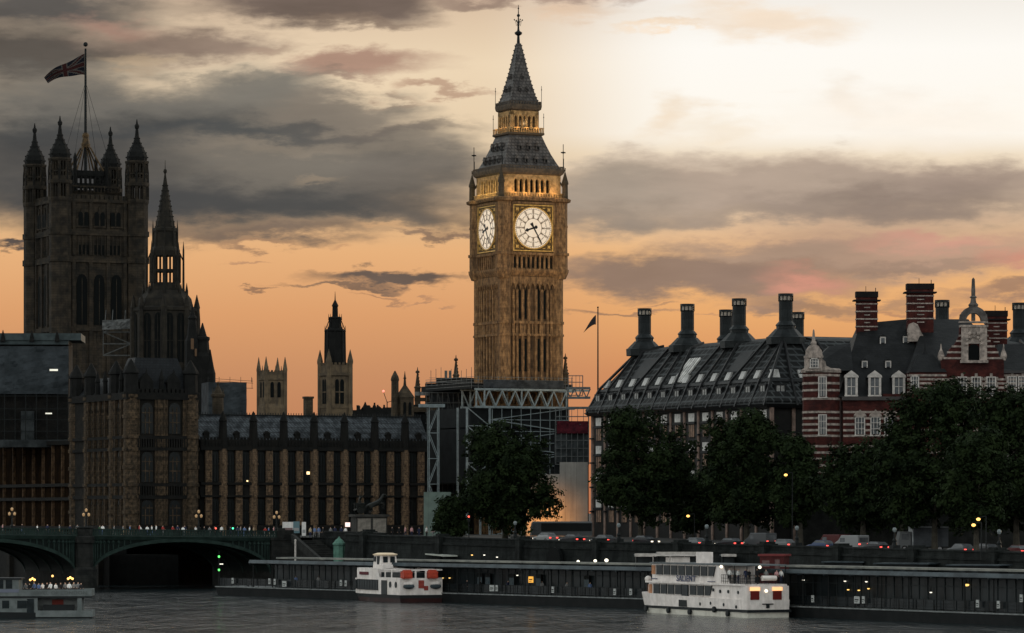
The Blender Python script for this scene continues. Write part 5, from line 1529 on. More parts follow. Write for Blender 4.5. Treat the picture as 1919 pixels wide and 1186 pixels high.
    dm.box(-.55, .55, -.05, 0, .1, 2.4); dm.cur = 2
    dm.box(-.9, -.58, -.12, .3, 0, 2.6); dm.box(.58, .9, -.12, .3, 0, 2.6); dm.box(-.95, .95, -.14, .3, -.12, .08); dm.box(-.05, .05, -.09, -.05, .1, 2.5); dm.box(-.55, .55, -.09, -.05, 1.2, 1.3)
    dm.ext([(-1.05, 2.55), (1.05, 2.55), (.95, 2.85), (0, 3.55), (-.95, 2.85)], -.2, .4)
    dm.cur = 0; dm.ext([(-1.0, 2.6), (1.0, 2.6), (0, 3.5)], .4, 3.4)
    dme = dm.mesh('dormer', [slate_br, win_gl, white_p])
    for px in (1596, 1640, 1685):
        o = place('dormer', dme, roof, (X(px), .15, 0)); o.location.z = z(741) - BASE[roof.name]
    sm = MB(); sm.box(-.4, .4, 0, 2, 0, 1.0); sm.cur = 1; sm.box(-.24, .24, -.05, 0, .15, .8); sm.cur = 2
    sm.box(-.42, -.26, -.08, .2, 0, .95); sm.box(.26, .42, -.08, .2, 0, .95); sm.box(-.42, .42, -.08, .2, .82, 1.0); sm.cur = 0; sm.ext([(-.5, 1.0), (.5, 1.0), (0, 1.35)], -.12, 2.2)
    sme = sm.mesh('small_dormer', [slate_br, win_gl, white_p])
    for px, y in ((1621, 686), (1665, 686), (1655, 641), (1698, 640), (1745, 635)):
        f = (744 - y) / (744 - 604.0); yy = f*yr*1.0 - .5
        dd = d0 + yy
        o = place('small_dormer', sme, roof, ((px-960)*dd/F - ox, yy, 0)); o.location.z = 12 + (960-y-3)*dd/F - BASE[roof.name]
    # ---- chimneys
    def chimney(px0, px1, ytop, ybase, dep, lt):
        dd = d0 + dep
        def zc(y): return 12 + (960 - y) * dd / F
        a, b = (px0-960)*dd/F - ox, (px1-960)*dd/F - ox
        w = b - a
        mb = MB(); mb.box(a, b, dep, dep+w*.55, zc(ybase)-3, zc(ytop+12)); 
        for q in range(5): xx = lerp(a, b, (q+.5)/5); mb.box(xx-.13, xx+.13, dep-.05, dep+.01, zc(ybase)-1, zc(ytop+20))
        c = mb.build('chimney', brick, t)
        mb = MB(); mb.box(a-.1, b+.1, dep-.1, dep+w*.55+.1, zc(ytop+12), zc(ytop+1)); mb.box(a-.45, b+.45, dep-.4, dep+w*.55+.4, zc(ytop+19), zc(ytop+16.5))
        mb.tube((lerp(a, b, .45), dep+.4, zc(ytop+1)), (lerp(a, b, .45), dep+.4, zc(ytop-9)), .05, 4); mb.tube((lerp(a, b, .92), dep+.4, zc(ytop+1)), (lerp(a, b, .92), dep+.4, zc(ytop-6)), .07, 4)
        mb.build('chimney_head', brick_sooty, c)
        mb = MB(); y = ytop + 24
        while y < ybase:
            mb.box(a-.08, b+.08, dep-.08, dep+w*.55+.08, zc(y+1.3), zc(y-.9)); 
            mb.box(lerp(a, b, .36), lerp(a, b, .64), dep-.1, dep-.04, zc(y+8.0), zc(y+6.0)); y += 14.2
        mb.build('chimney_bands', band, c)
        return c
    chimney(1606, 1645, 545, 616, 11.5, 1)
    c = chimney(1701.5, 1750, 530, 610, 9.5, 1)
    mb = MB(); dd = d0+9
    def Xc(px): return (px-960)*dd/F - ox
    def zc(y): return 12 + (960 - y)*dd/F
    mb.ext([(Xc(1701), zc(640)), (Xc(1733), zc(640)), (Xc(1733), zc(634)), (Xc(1726), zc(622)), (Xc(1720), zc(608)), (Xc(1712), zc(604)), (Xc(1704), zc(607)), (Xc(1701), zc(616))], 8.6, 9.45)
    mb.build('chimney_pediment', band, c)
    chimney(1848, 1888, 581, 650, 16, 0)
    # ---- curved gable with niche and obelisk
    m = MB(); yg = -1.7
    pts = [(1762, 700), (1879, 700), (1879, 676), (1870, 668), (1866, 655), (1857, 645), (1849, 630), (1848, 614), (1797, 614), (1796, 630), (1788, 645), (1778, 655), (1772, 668), (1762, 676)]
    m.ext([(X(a), z(b)) for a, b in reversed(pts)], yg, yg+1.2); m.box(X(1762), X(1879), yg+.01, 0, 7, z(700)); gb = m.build('gable', brick, t)
    m = MB()
    for y, a, b in ((672, 1766, 1876), (661, 1773, 1869), (650, 1782, 1862), (640, 1790, 1854), (630, 1795, 1850)):
        m.box(X(a), X(1800), yg-.08, yg+.3, z(y+1.8), z(y-1.8)); m.box(X(1846), X(b), yg-.08, yg+.3, z(y+1.8), z(y-1.8))
    for y in by_hi[1:] + by_lo:
        m.box(X(1762)-.04, X(1879)+.04, yg-.07, yg+.1, z(y+2), z(y-2))
    for a in (1762, 1879):
        m.lathe(X(a), yg+.4, [(z(676), .32), (z(668), .5), (z(662), .38), (z(655), .14), (z(645), .05)], 8)
    m.build('gable_bands', band, gb)
    m = MB(); m.box(X(1799), X(1812), yg-.35, yg+.2, z(677), z(614)); m.box(X(1833), X(1847), yg-.35, yg+.2, z(677), z(614)); m.box(X(1811.9), X(1833.1), yg-.3, yg+.2, z(645), z(614))
    m.box(X(1797), X(1849), yg-.6, yg+.2, z(681), z(676)); m.box(X(1797), X(1849), yg-.5, yg+1.3, z(614), z(610))
    for q in range(7):
        A = math.pi*q/6; m.ball((X(1822.5)+1.05*math.cos(A), yg-.38, z(646)+1.05*math.sin(A)), .24, 6, 4)
    for q in (-.6, 0, .6): m.ball((X(1822.5)+q, yg-.36, z(626)), .3, 6, 4)
    dome = [(z(610), 2.05), (z(606), 2.1), (z(600), 1.95), (z(590), 2.1), (z(583), 1.75), (z(577), 1.0), (z(574), .4)]
    m.box(X(1796), X(1849), yg-.2, yg+1.2, z(606), z(603)); m.build('stone_aedicule', band, gb)
    m = MB(); m.ext(arch(X(1812.2), X(1832.8), z(677), z(655), z(646)), yg-.12, yg-.02); m.build('niche_opening', void, gb)
    m = MB(); cx = X(1822.5)
    outer = [(cx + 2.0*math.cos(math.pi*q/10), z(602) + 2.05*math.sin(math.pi*q/10)) for q in range(11)]
    inner = [(cx + .55*math.cos(math.pi*q/6), z(599) + .9*math.sin(math.pi*q/6)) for q in range(7)]
    for q in range(10):                # ribbed domed canopy with gaps between the ribs
        (a0, b0), (a1, b1) = outer[q], outer[q+1]
        m.add([(a0, yg-.1, b0), (a1, yg-.1, b1), (cx+(a1-cx)*.52, yg-.1, z(602)+(b1-z(602))*.52), (cx+(a0-cx)*.52, yg-.1, z(602)+(b0-z(602))*.52),
               (a0, yg+1, b0), (a1, yg+1, b1), (cx+(a1-cx)*.52, yg+1, z(602)+(b1-z(602))*.52), (cx+(a0-cx)*.52, yg+1, z(602)+(b0-z(602))*.52)],
              [(0,3,2,1), (4,5,6,7), (0,1,5,4), (3,7,6,2), (0,4,7,3), (1,2,6,5)])
    m.box(cx-.25, cx+.25, yg+.1, yg+.8, z(602), z(578)); m.box(cx-1.9, cx-1.1, yg, yg+.9, z(603), z(590)); m.box(cx+1.1, cx+1.9, yg, yg+.9, z(603), z(590))
    m.lathe(cx, yg+.45, [(z(577), .6), (z(572), .75), (z(568), .45), (z(560), .35), (z(558), .55), (z(555), .3), (z(545), .3), (z(524), .22), (z(521), .02)], 8)
    m.build('dome_and_obelisk', band_dk, gb)
    for y0 in ():
        pass
emb_dk = mat('shade_dark_granite', (.014, .0145, .0135), (.007, .0075, .0072), 1.0, .9)
iron_cor = mat('dark_lead_cornice', (.05, .045, .043), (.035, .032, .032), 1.0, .7)
brick_sooty = mat('sooty_brick', (.012, .0095, .009), (.008, .007, .007), 1.0, .9)
band_dk = mat('weathered_portland_stone', (.105, .092, .084), (.048, .043, .041), 1.2, .85, .2)
build_brick()

# ================================================================== plane trees
leafm = bpy.data.materials.new('plane_leaves'); leafm.use_nodes = True
_nt = leafm.node_tree; _b = _nt.nodes['Principled BSDF']; _g = NG(_nt)
_tc = _g.n('ShaderNodeTexCoord').outputs['Object']
_n1 = _g.noise(_tc, .42, 3.0, .5); _n2 = _g.noise(_tc, 3.0, 3.0, .6)
_c = _g.mix(_g.step(_n1, .35, .65), (.0028, .0055, .0034, 1), (.0135, .0215, .0080, 1))
_c = _g.mix(_g.m('MULTIPLY', _n2, .5), _c, (.019, .029, .0100, 1))
_nt.links.new(_c, _b.inputs['Base Color']); _b.inputs['Roughness'].default_value = .75
_b.inputs['Specular IOR Level'].default_value = .03
bark = mat('plane_bark', (.050, .045, .036), (.028, .025, .020), 1.2, .9, .5)
def tree(px, d, half_px, ytop, ybot, lab, seed, leaves=9000, lean=0.0, blobs=None, group='plane trees along the embankment', trunk_r=.42, name='plane_tree'):
    rnd = random.Random(seed); leaves = int(leaves*2.6)
    x, y = W(px, d), d
    gz = ground(x, y)
    t = thing(name, lab, 'tree', (x, y), gz, rnd.uniform(0, 6.28) * 0, group)
    rx = half_px * d / F
    zt, zbt = Z(ytop, d), Z(ybot, d)
    H = zt - zbt; cz = (zt + zbt) / 2
    # crown lobes: centre, radius
    if blobs is None:
        blobs = []
        for k in range(34):
            a = rnd.uniform(0, 6.283); f = rnd.uniform(-.9, .9)
            w = math.sqrt(max(0, 1 - (f*.92)**2)) * (1.0 if f < .2 else .92)
            rr = rnd.uniform(.35, .84) * w
            blobs.append((rx*rr*math.cos(a), rx*rr*math.sin(a)*.8, cz + f*H*.40, rx*rnd.uniform(.22, .40)))
        blobs += [(0, 0, cz + H*.30, rx*.42), (0, 0, cz, rx*.5), (rx*.5, 0, cz - H*.1, rx*.38), (-rx*.5, 0, cz - H*.1, rx*.38)]
    tot = sum(b[3]**2 for b in blobs)
    vs = []; fs = []
    for bx, by_, bz, br in blobs:
        n = int(leaves * br*br / tot)
        subs = [(rnd.gauss(0, 1), rnd.gauss(0, 1), rnd.gauss(0, 1)) for _ in range(max(5, n // 26))]
        subs = [Vector(q).normalized() * rnd.uniform(.5, 1.22) for q in subs]
        for k in range(n):
            q = subs[k % len(subs)]
            c = Vector((bx, by_, bz)) + Vector((q.x, q.y, q.z*.85)) * br + Vector((rnd.gauss(0, .34), rnd.gauss(0, .34), rnd.gauss(0, .28)))
            s = rnd.uniform(.10, .28)
            nrm = (q + Vector((rnd.uniform(-1, 1), rnd.uniform(-1, 1), rnd.uniform(-.2, 1.3)))).normalized()
            u = nrm.orthogonal().normalized(); v = nrm.cross(u); a = rnd.uniform(0, 6.28)
            u, v = u*math.cos(a)+v*math.sin(a), v*math.cos(a)-u*math.sin(a)
            o = len(vs)
            vs += [c - u*s*1.3, c - v*s*.75, c + u*s*1.3, c + v*s*.75]; fs.append((o, o+1, o+2, o+3))
    me = bpy.data.meshes.new('crown'); me.from_pydata([(p.x, p.y, p.z - gz) for p in vs], [], fs); me.materials.append(leafm)
    o = bpy.data.objects.new('crown', me); C.objects.link(o); o.parent = t
    m = MB()
    top = cz
    pts = [(0, 0, gz - .3), (lean*.2, 0, lerp(gz, zbt, .5)), (lean*.5, .1, zbt + H*.1), (lean, 0, top + H*.1)]
    rad = [trunk_r*1.25, trunk_r, trunk_r*.8, trunk_r*.35]
    for k in range(3): m.tube(pts[k], pts[k+1], rad[k], 8, rad[k+1])
    for bx, by_, bz, br in blobs[:16]:
        st = Vector(pts[2]).lerp(Vector(pts[3]), rnd.uniform(0, .7)); mid = st.lerp(Vector((bx, by_, bz)), .5) + Vector((0, 0, -.3))
        m.tube(st, mid, trunk_r*.36, 5, trunk_r*.22); m.tube(mid, (bx, by_, bz), trunk_r*.22, 5, .04)
    m.build('trunk', bark, t)
    return t
tree(947, 600, 106, 786, 995, 'broad dark plane tree directly below the clock tower', 11, 15000)
tree(1201, 562, 94, 752, 990, 'bushy plane tree in front of the left end of the bronze roofed block', 12, 15000)
tree(1400, 545, 100, 756, 1000, 'bushy plane tree in front of the near half of the bronze roofed block', 13, 16000)
tree(1500, 536, 62, 806, 1000, 'plane tree with bright green top below the striped corner turret', 14, 9000)
tree(1618, 520, 92, 816, 1005, 'low spreading dark plane tree below the white banded brick windows', 15, 12000)
tree(1752, 500, 118, 694, 1010, 'very tall dark plane tree hiding the middle of the brick building', 16, 17000)
tree(1905, 482, 118, 712, 1010, 'very tall dark plane tree at the right edge of the picture', 17, 17000)
tree(845, 596, 34, 930, 1012, 'small rounded street tree beside the pale green hoarding', 18, 3500, trunk_r=.16, name='street_tree', group='small street trees')
tree(1300, 575, 55, 880, 1000, 'low dark tree filling the gap between the two bushy plane trees', 19, 6000, trunk_r=.25)
tree(1690, 540, 70, 800, 990, 'dark tree behind the low spreading tree, left of the tallest one', 20, 7000, trunk_r=.3)
tree(1830, 470, 70, 800, 1000, 'dark lower tree between the two tallest plane trees', 21, 8000, trunk_r=.34)
# ================================================================== embankment wall, road and pavement
emb = mat('granite_wall', (.0165, .0192, .0185), (.006, .0078, .0076), .7, .85, .4, brick=(1.6, .6, .03, .6), streak=(.003, .0044, .004))
asphalt = mat('asphalt', (.03, .03, .031), (.02, .02, .021), .6, .85, .2)
paint = mat('road_paint', (.5, .5, .48), (.36, .36, .35), 2.0, .8)
kerbst = mat('kerb_granite', (.20, .195, .185), (.14, .138, .132), 1.5, .85)
def strip(name, o0, o1, dz, m, ly0=-420, ly1=-88, top=None):
    vs = []; fs = []
    lys_ = [lerp(ly0, ly1, i/40) for i in range(41)]
    for ly in lys_:
        for o in (o0, o1):
            x, y = P(bank(ly)+o, ly); vs.append((x, y, ground_ly(ly)+dz))
    for i in range(40): fs.append((2*i, 2*i+1, 2*i+3, 2*i+2))
    me = bpy.data.meshes.new(name); me.from_pydata(vs, [], fs); me.materials.append(m)
    o = bpy.data.objects.new(name, me); C.objects.link(o); return tag(o, kind='structure')
def strip3(name, o0, o1, z0, z1, m, ly0=-420, ly1=-88):
    mb = MB(); rings = []
    for i in range(41):
        ly = lerp(ly0, ly1, i/40); gz = ground_ly(ly); b0 = bank(ly)
        rings.append([P(b0+o0, ly)+(gz+z0,), P(b0+o1, ly)+(gz+z0,), P(b0+o1, ly)+(gz+z1,), P(b0+o0, ly)+(gz+z1,)])
    mb.loft(rings); return tag(mb.build(name, m), kind='structure')
strip('road', 8, 24, .02, asphalt)
for nm, a, b in (('pavement', 1.2, 7.8), ('pavement', 24.2, 30)): strip3(nm, a, b, -.3, .12, soil)
for a in (7.8, 24.0): strip3('kerb', a, a+.2, -.3, .14, kerbst)
mb = MB()
for i in range(36):
    ly = -410 + i*8.8
    v = [P(bank(l)+o, l)+(ground_ly(l)+.026,) for l, o in ((ly, 15.9), (ly, 16.1), (ly+4, 16.1), (ly+4, 15.9))]
    mb.add(v, [(0, 1, 2, 3)])
tag(mb.build('road_marking', paint), kind='structure')
def build_wall():
    ly0, ly1 = -430, -68
    wx, wy = P(bank(-150), -150)
    t = thing('embankment_wall', 'long grey granite river wall with parapet and square pedestals', 'river wall', (0, 0), 0.0, 0)
    def sec(mb, prof):
        rings = []
        for i in range(61):
            ly = lerp(ly0, ly1, i/60); gz = ground_ly(ly) - 6.3; b0 = bank(ly)
            rings.append([P(b0+o, ly)+((z+gz if z > 3 else z),) for o, z in prof])
        mb.loft(rings)
    m = MB(); sec(m, [(-.9, -1), (1.0, -1), (1.0, 6.25), (-.3, 6.25)]); m.build('wall', emb, t)
    m = MB(); sec(m, [(-.5, 6.2), (.5, 6.2), (.5, 6.5), (-.5, 6.5)]); sec(m, [(-.25, 6.5), (.3, 6.5), (.3, 7.15), (-.25, 7.15)]); sec(m, [(-.4, 7.15), (.45, 7.15), (.4, 7.35), (-.35, 7.35)]); m.build('parapet', emb, t)
    pd = MB(); pd.box(-.9, .9, -.75, .75, -3.2, .95); pd.box(-1.05, 1.05, -.9, .9, .95, 1.2); pd.box(-.8, .8, -.65, .65, 1.2, 1.45)
    pme = pd.mesh('pedestal', emb)
    for ly in [-90, -110, -130] + [-150 - 18*i for i in range(15)]:
        x, y = P(bank(ly)+.05, ly); place('pedestal', pme, t, (x, y, ground_ly(ly)), TH)
    # dark arched recess low in the wall
    ly = pw(1036, -66); 
    for _ in range(8): ly = pw(1036, bank(ly)-1.2)
    x, y = P(bank(ly)-1.0, ly)
    m = MB(); m.ext(arch(-2.2, 2.2, 2.5, 5.0, 7.2, 6), -.1, .4); o = m.build('arched_recess', void, t); o.location = (x, y, 0); o.rotation_euler = (0, 0, TH - math.pi/2)
build_wall()

# ================================================================== people
def skin(verts, edges, sub=1):
    me = bpy.data.meshes.new('skin'); me.from_pydata([v[:3] for v in verts], edges, [])
    o = bpy.data.objects.new('skin', me); C.objects.link(o)
    o.modifiers.new('s', 'SKIN')
    for i, v in enumerate(verts):
        sv = me.skin_vertices[0].data[i]; r = v[3]
        sv.radius = r if isinstance(r, tuple) else (r, r)
        sv.use_root = (i == 0)
    if sub: o.modifiers.new('d', 'SUBSURF').levels = sub
    bpy.context.view_layer.update()
    dg = bpy.context.evaluated_depsgraph_get()
    r = bpy.data.meshes.new_from_object(o.evaluated_get(dg))
    bpy.data.objects.remove(o); bpy.data.meshes.remove(me)
    return r
skin_m = mat('skin', (.42, .27, .20), None, rough=.6); hair_m = mat('dark_hair', (.03, .022, .018), None, rough=.8)
shoe_m = mat('dark_shoe', (.02, .02, .02), None, rough=.6)
cloth = {}
for nm, c in dict(white=(.72, .71, .69), black=(.02, .02, .022), navy=(.025, .03, .06), grey=(.18, .18, .18), red=(.28, .035, .03), blue=(.10, .15, .28), green=(.05, .10, .06), tan=(.32, .25, .16), pink=(.45, .24, .24)).items():
    cloth[nm] = mat(nm + '_clothing', c, None, rough=.9)
def body(pose):
    s = pose == 'sit'
    hz = .52 if s else .95
    d = hz - .95
    V = [(0, 0, hz, (.16, .11)), (0, 0, 1.18+d, (.145, .10)), (0, -.01, 1.38+d, (.17, .11)), (0, 0, 1.50+d, .06), (0, -.015, 1.585+d, (.075, .085)), (0, -.01, 1.70+d, (.075, .09))]
    E = [(0, 1), (1, 2), (2, 3), (3, 4), (4, 5)]
    st = {'stand': (0, 0), 'walk': (.26, -.22), 'sit': (0, 0), 'lean': (.03, -.05)}[pose]
    for k, sx in enumerate((-1, 1)):
        n = len(V); q = st[k]
        if pose == 'lean': el, wr = (sx*.27, -.10, 1.14), (sx*.18, -.36, 1.12)
        elif s: el, wr = (sx*.25, -.05, 1.17+d), (sx*.16, -.26, 1.02+d)
        else: el, wr = (sx*.25, q*.35+.02, 1.14), (sx*.26, q*.8-.05, .90)
        hd = (wr[0], wr[1]-.04, wr[2]-.09)
        V += [(sx*.18, 0, 1.42+d, .065), el+(.045,), wr+(.032,), hd+((.045, .022),)]
        E += [(2, n), (n, n+1), (n+1, n+2), (n+2, n+3)]
        n = len(V)
        if s: kn, an, to = (sx*.12, -.42, .53), (sx*.12, -.44, .09), (sx*.13, -.60, .04)
        else: kn, an, to = (sx*.10, -q*.55-.02, .50), (sx*.10, -q + (.10 if q < 0 else 0), .09+(.05 if q < 0 else 0)), (sx*.11, -q-.16+(.08 if q < 0 else 0), .04)
        V += [(sx*.095, 0, hz-.06, .085), kn+(.058,), an+(.042,), to+((.042, .03),)]
        E += [(0, n), (n, n+1), (n+1, n+2), (n+2, n+3)]
    # nose and fingers
    n = len(V); V += [(0, -.105, 1.615+d, .014)]; E += [(4, n)]
    me = skin(V, E, 1)
    me.name = 'person'
    for m in (skin_m, cloth['white'], cloth['black'], hair_m, shoe_m): me.materials.append(m)
    for p in me.polygons:
        c = p.center; z = c.z - d
        if z > 1.52: k = 3 if (z > 1.70 or (c.y > .03 and z > 1.56)) else 0
        elif c.z < .1: k = 4
        elif (abs(c.x) > .2 and z < .97 and not s) or (pose == 'lean' and c.y < -.28): k = 0
        elif s and c.y < -.2 and c.z > .6: k = 0
        elif s: k = 2 if (c.z < .62) else 1
        else: k = 1 if z > .98 or (abs(c.x) > .2) else 2
        p.material_index = k
        p.use_smooth = True
    return me
BOD = {k: body(k) for k in ('stand', 'walk', 'sit', 'lean')}
ORD = ['first', 'second', 'third', 'fourth', 'fifth', 'sixth', 'seventh', 'eighth', 'ninth', 'tenth', 'eleventh', 'twelfth', 'thirteenth', 'fourteenth', 'fifteenth', 'sixteenth', 'seventeenth', 'eighteenth', 'nineteenth', 'twentieth']
def person(xy, z, rot, pose, top, leg, label, group):
    o = bpy.data.objects.new('person', BOD[pose]); C.objects.link(o)
    o.location = (xy[0], xy[1], z); o.rotation_euler = (0, 0, rot); 
    s = random.uniform(.93, 1.05); o.scale = (s, s, s)
    for i, m in ((1, cloth[top]), (2, cloth[leg])):
        o.material_slots[i].link = 'OBJECT'; o.material_slots[i].material = m
    return tag(o, label, 'person', group)

# ================================================================== road bridge
br_green = mat('bridge_green_paint', (.0165, .030, .026), (.0095, .018, .0155), .8, .7, .2)
br_dark = mat('bridge_dark_green', (.006, .010, .009), (.004, .007, .0065), .8, .8)
br_stone = mat('bridge_granite', (.026, .0265, .0245), (.012, .013, .0125), .7, .9, .4, brick=(1.4, .6, .03, .6))
YB = -67.0
def build_bridge():
    xe = pl(522, YB)
    wx, wy = P(xe, YB)
    t = thing('road_bridge', 'dark green iron arch road bridge crossing to the palace', 'bridge', (wx, wy), 0.0, TH)
    B = {}
    px_p = (158, -215)
    a1, b1 = pl(174, YB) - xe, pl(508, YB) - xe
    a0, b0 = pl(-198, YB) - xe, pl(142, YB) - xe
    xl = pl(-230, YB) - xe
    def dk(x): return 8.0 + .012*(-x)      # deck height
    def soff(x, a, b):
        u = (x-(a+b)/2)/((b-a)/2); return 2.3 + 5.0*math.sqrt(max(0, 1-u*u)) + .004*(-x)
    for a, b in ((a1, b1), (a0, b0)):
        n = 36
        xs = [a + (b-a)*(1-math.cos(math.pi*i/n))/2 for i in range(n+1)]
        m = MB()
        for x0, x1 in zip(xs, xs[1:]):
            s0, s1 = soff(x0, a, b), soff(x1, a, b)
            m.loft([[(x0, .35, s0+.3), (x1, .35, s1+.3), (x1, 25.6, s1+.3), (x0, 25.6, s0+.3)], [(x0, .35, dk(x0)-.5), (x1, .35, dk(x1)-.5), (x1, 25.6, dk(x1)-.5), (x0, 25.6, dk(x0)-.5)]])
        m.build('spandrel', br_dark, t)
        for yy in (-.05, 6, 12, 18, 25.2):
            m = MB()
            for x0, x1 in zip(xs, xs[1:]):
                s0, s1 = soff(x0, a, b), soff(x1, a, b)
                m.loft([[(x0, yy, s0), (x1, yy, s1), (x1, yy+.5, s1), (x0, yy+.5, s0)], [(x0, yy, s0+.55), (x1, yy, s1+.55), (x1, yy+.5, s1+.55), (x0, yy+.5, s0+.55)]])
            m.build('arch_rib', br_green, t)
        m = MB()
        m.loft([[(a, .15, dk(a)-.62), (b, .15, dk(b)-.62), (b, .34, dk(b)-.62), (a, .34, dk(a)-.62)], [(a, .15, dk(a)-.5), (b, .15, dk(b)-.5), (b, .34, dk(b)-.5), (a, .34, dk(a)-.5)]])
        for i in range(2, n-1):                 # gothic tracery of the spandrels
            x = xs[i]; s = soff(x, a, b)+.55
            if dk(x)-.55-s > .5: m.box(x-.09, x+.09, .18, .36, s-.1, dk(x)-.55)
            if dk(x)-.55-s > 1.2: m.ball((x, .28, dk(x)-1.0), .28, 6, 4)
        m.build('spandrel_tracery', br_green, t)
    m = MB()
    for x0, x1 in ((xl, b0+.0), (b0, a1), (a1, 0)):
        m.loft([[(x0, 0, dk(x0)-.5), (x1, 0, dk(x1)-.5), (x1, 26, dk(x1)-.5), (x0, 26, dk(x0)-.5)], [(x0, -.25, dk(x0)), (x1, -.25, dk(x1)), (x1, 26, dk(x1)), (x0, 26, dk(x0))]])
    m.build('deck', br_green, t)
    m = MB()
    for yy in (-.2, 25.8):
        for z0, z1 in ((.02, .18), (.92, 1.1)):
            m.loft([[(xl, yy, dk(xl)+z0), (0, yy, dk(0)+z0), (0, yy+.3, dk(0)+z0), (xl, yy+.3, dk(xl)+z0)], [(xl, yy, dk(xl)+z1), (0, yy, dk(0)+z1), (0, yy+.3, dk(0)+z1), (xl, yy+.3, dk(xl)+z1)]])
        n = 150
        for i in range(n):
            x = xl*i/n; m.box(x-.13, x+.13, yy+.1, yy+.2, dk(x)+.18, dk(x)+.92)
            m.box(x-.24, x-.13, yy+.1, yy+.2, dk(x)+.42, dk(x)+.55)
    m.build('parapet', br_green, t)
    pm = MB(); pm.lathe(0, 0, [(-1, 1.9), (3.2, 1.9), (3.6, 1.35), (7.2, 1.25), (7.3, 1.5), (8.2, 1.55), (8.4, 1.2), (9.5, 1.2), (9.6, 1.4), (9.8, 1.3)], 8); pm.box(-1.25, 1.25, .8, 26, -1, 7.4)
    pme = pm.mesh('pier', br_stone)
    for px in px_p: place('pier', pme, t, (pl(px, YB) - xe, -.3, 0))
    m = MB(); m.box(pl(509, YB)-xe, 3.4, -.4, 26.4, -1, 7.6); m.box(pl(509, YB)-xe-.2, 3.6, -.6, 26.6, 7.6, 8.0); m.box(0, 3.5, -.5, .2, 8.0, 9.2); m.box(-.3, .9, -.7, .5, 8, 9.5)
    m.build('abutment', br_stone, t)
    # triple globe lamp standards
    for px, lab in ((23, 'triple globe lamp standard at the far left end of the bridge'), (162, 'triple globe lamp standard above the bridge pier'), (373, 'triple globe lamp standard over the middle of the right bridge arch'), (519, 'triple globe lamp standard at the palace end of the bridge')):
        lx = pl(px, YB+.1); w = P(lx, YB+.1)
        zb_ = dk(lx - xe) + 1.1
        l = thing('bridge_lamp', lab, 'lamp', w, zb_, TH, 'lamp standards on the bridge')
        m = MB(); m.lathe(0, 0, [(zb_, .28), (zb_+.3, .3), (zb_+.5, .14), (zb_+1.6, .09), (zb_+2.6, .07)], 8)
        for sx in (-1, 1): m.tube((0, 0, zb_+1.5), (sx*.42, 0, zb_+1.75), .05, 5); m.tube((sx*.42, 0, zb_+1.75), (sx*.42, 0, zb_+1.9), .05, 5)
        m.build('lamp_post', iron, l)
        gl_ = MB(); gl_.lathe(0, 0, [(0, .1), (.1, .18), (.38, .22), (.46, .1), (.55, .02)], 8); gme = gl_.mesh('lamp_globe', globe_dim)
        for x, z in ((-.42, 1.9), (.42, 1.9), (0, 2.6)): place('lamp_globe', gme, l, (x, 0, zb_+z))
    # people along the parapet
    rnd = random.Random(5)
    tops = ['black', 'navy', 'grey', 'black', 'white', 'blue', 'black', 'red', 'tan', 'grey', 'green', 'pink', 'white', 'navy']
    pxs = sorted([188, 196, 262, 268, 276, 289, 296, 345, 350, 371, 232, 150, 70, 8, 30, 44, 112, 404, 420, 456, 462, 470, 480, 498, 508, 325, 310, 333, 384, 394, 216, 244, 90, 132, 436, 446, 515])
    white = {196, 289, 296, 345, 371, 470, 70, 268, 420}
    cnt = {}
    for px in pxs:
        lx = pl(px, YB+.9) ; w = P(lx, YB + .9 + rnd.uniform(-.1, 1.2))
        tp = 'white' if px in white else rnd.choice(tops); lg = rnd.choice(['black', 'navy', 'grey', 'blue', 'tan'])
        k = cnt.get(tp, 0); cnt[tp] = k+1
        pose = rnd.choice(['walk', 'stand', 'lean', 'walk'])
        rot = TH + (rnd.choice([-1, 1])*math.pi/2 if pose == 'walk' else rnd.uniform(-.5, .5))
        person(w, dk(lx-xe), rot, pose, tp, lg, '%s person in a %s top on the bridge counted from its left end' % (ORD[k], tp), 'people on the bridge')
    return t
globe_dim = glow('dim_amber_globe', (.5, .30, .14), .16)
build_bridge()

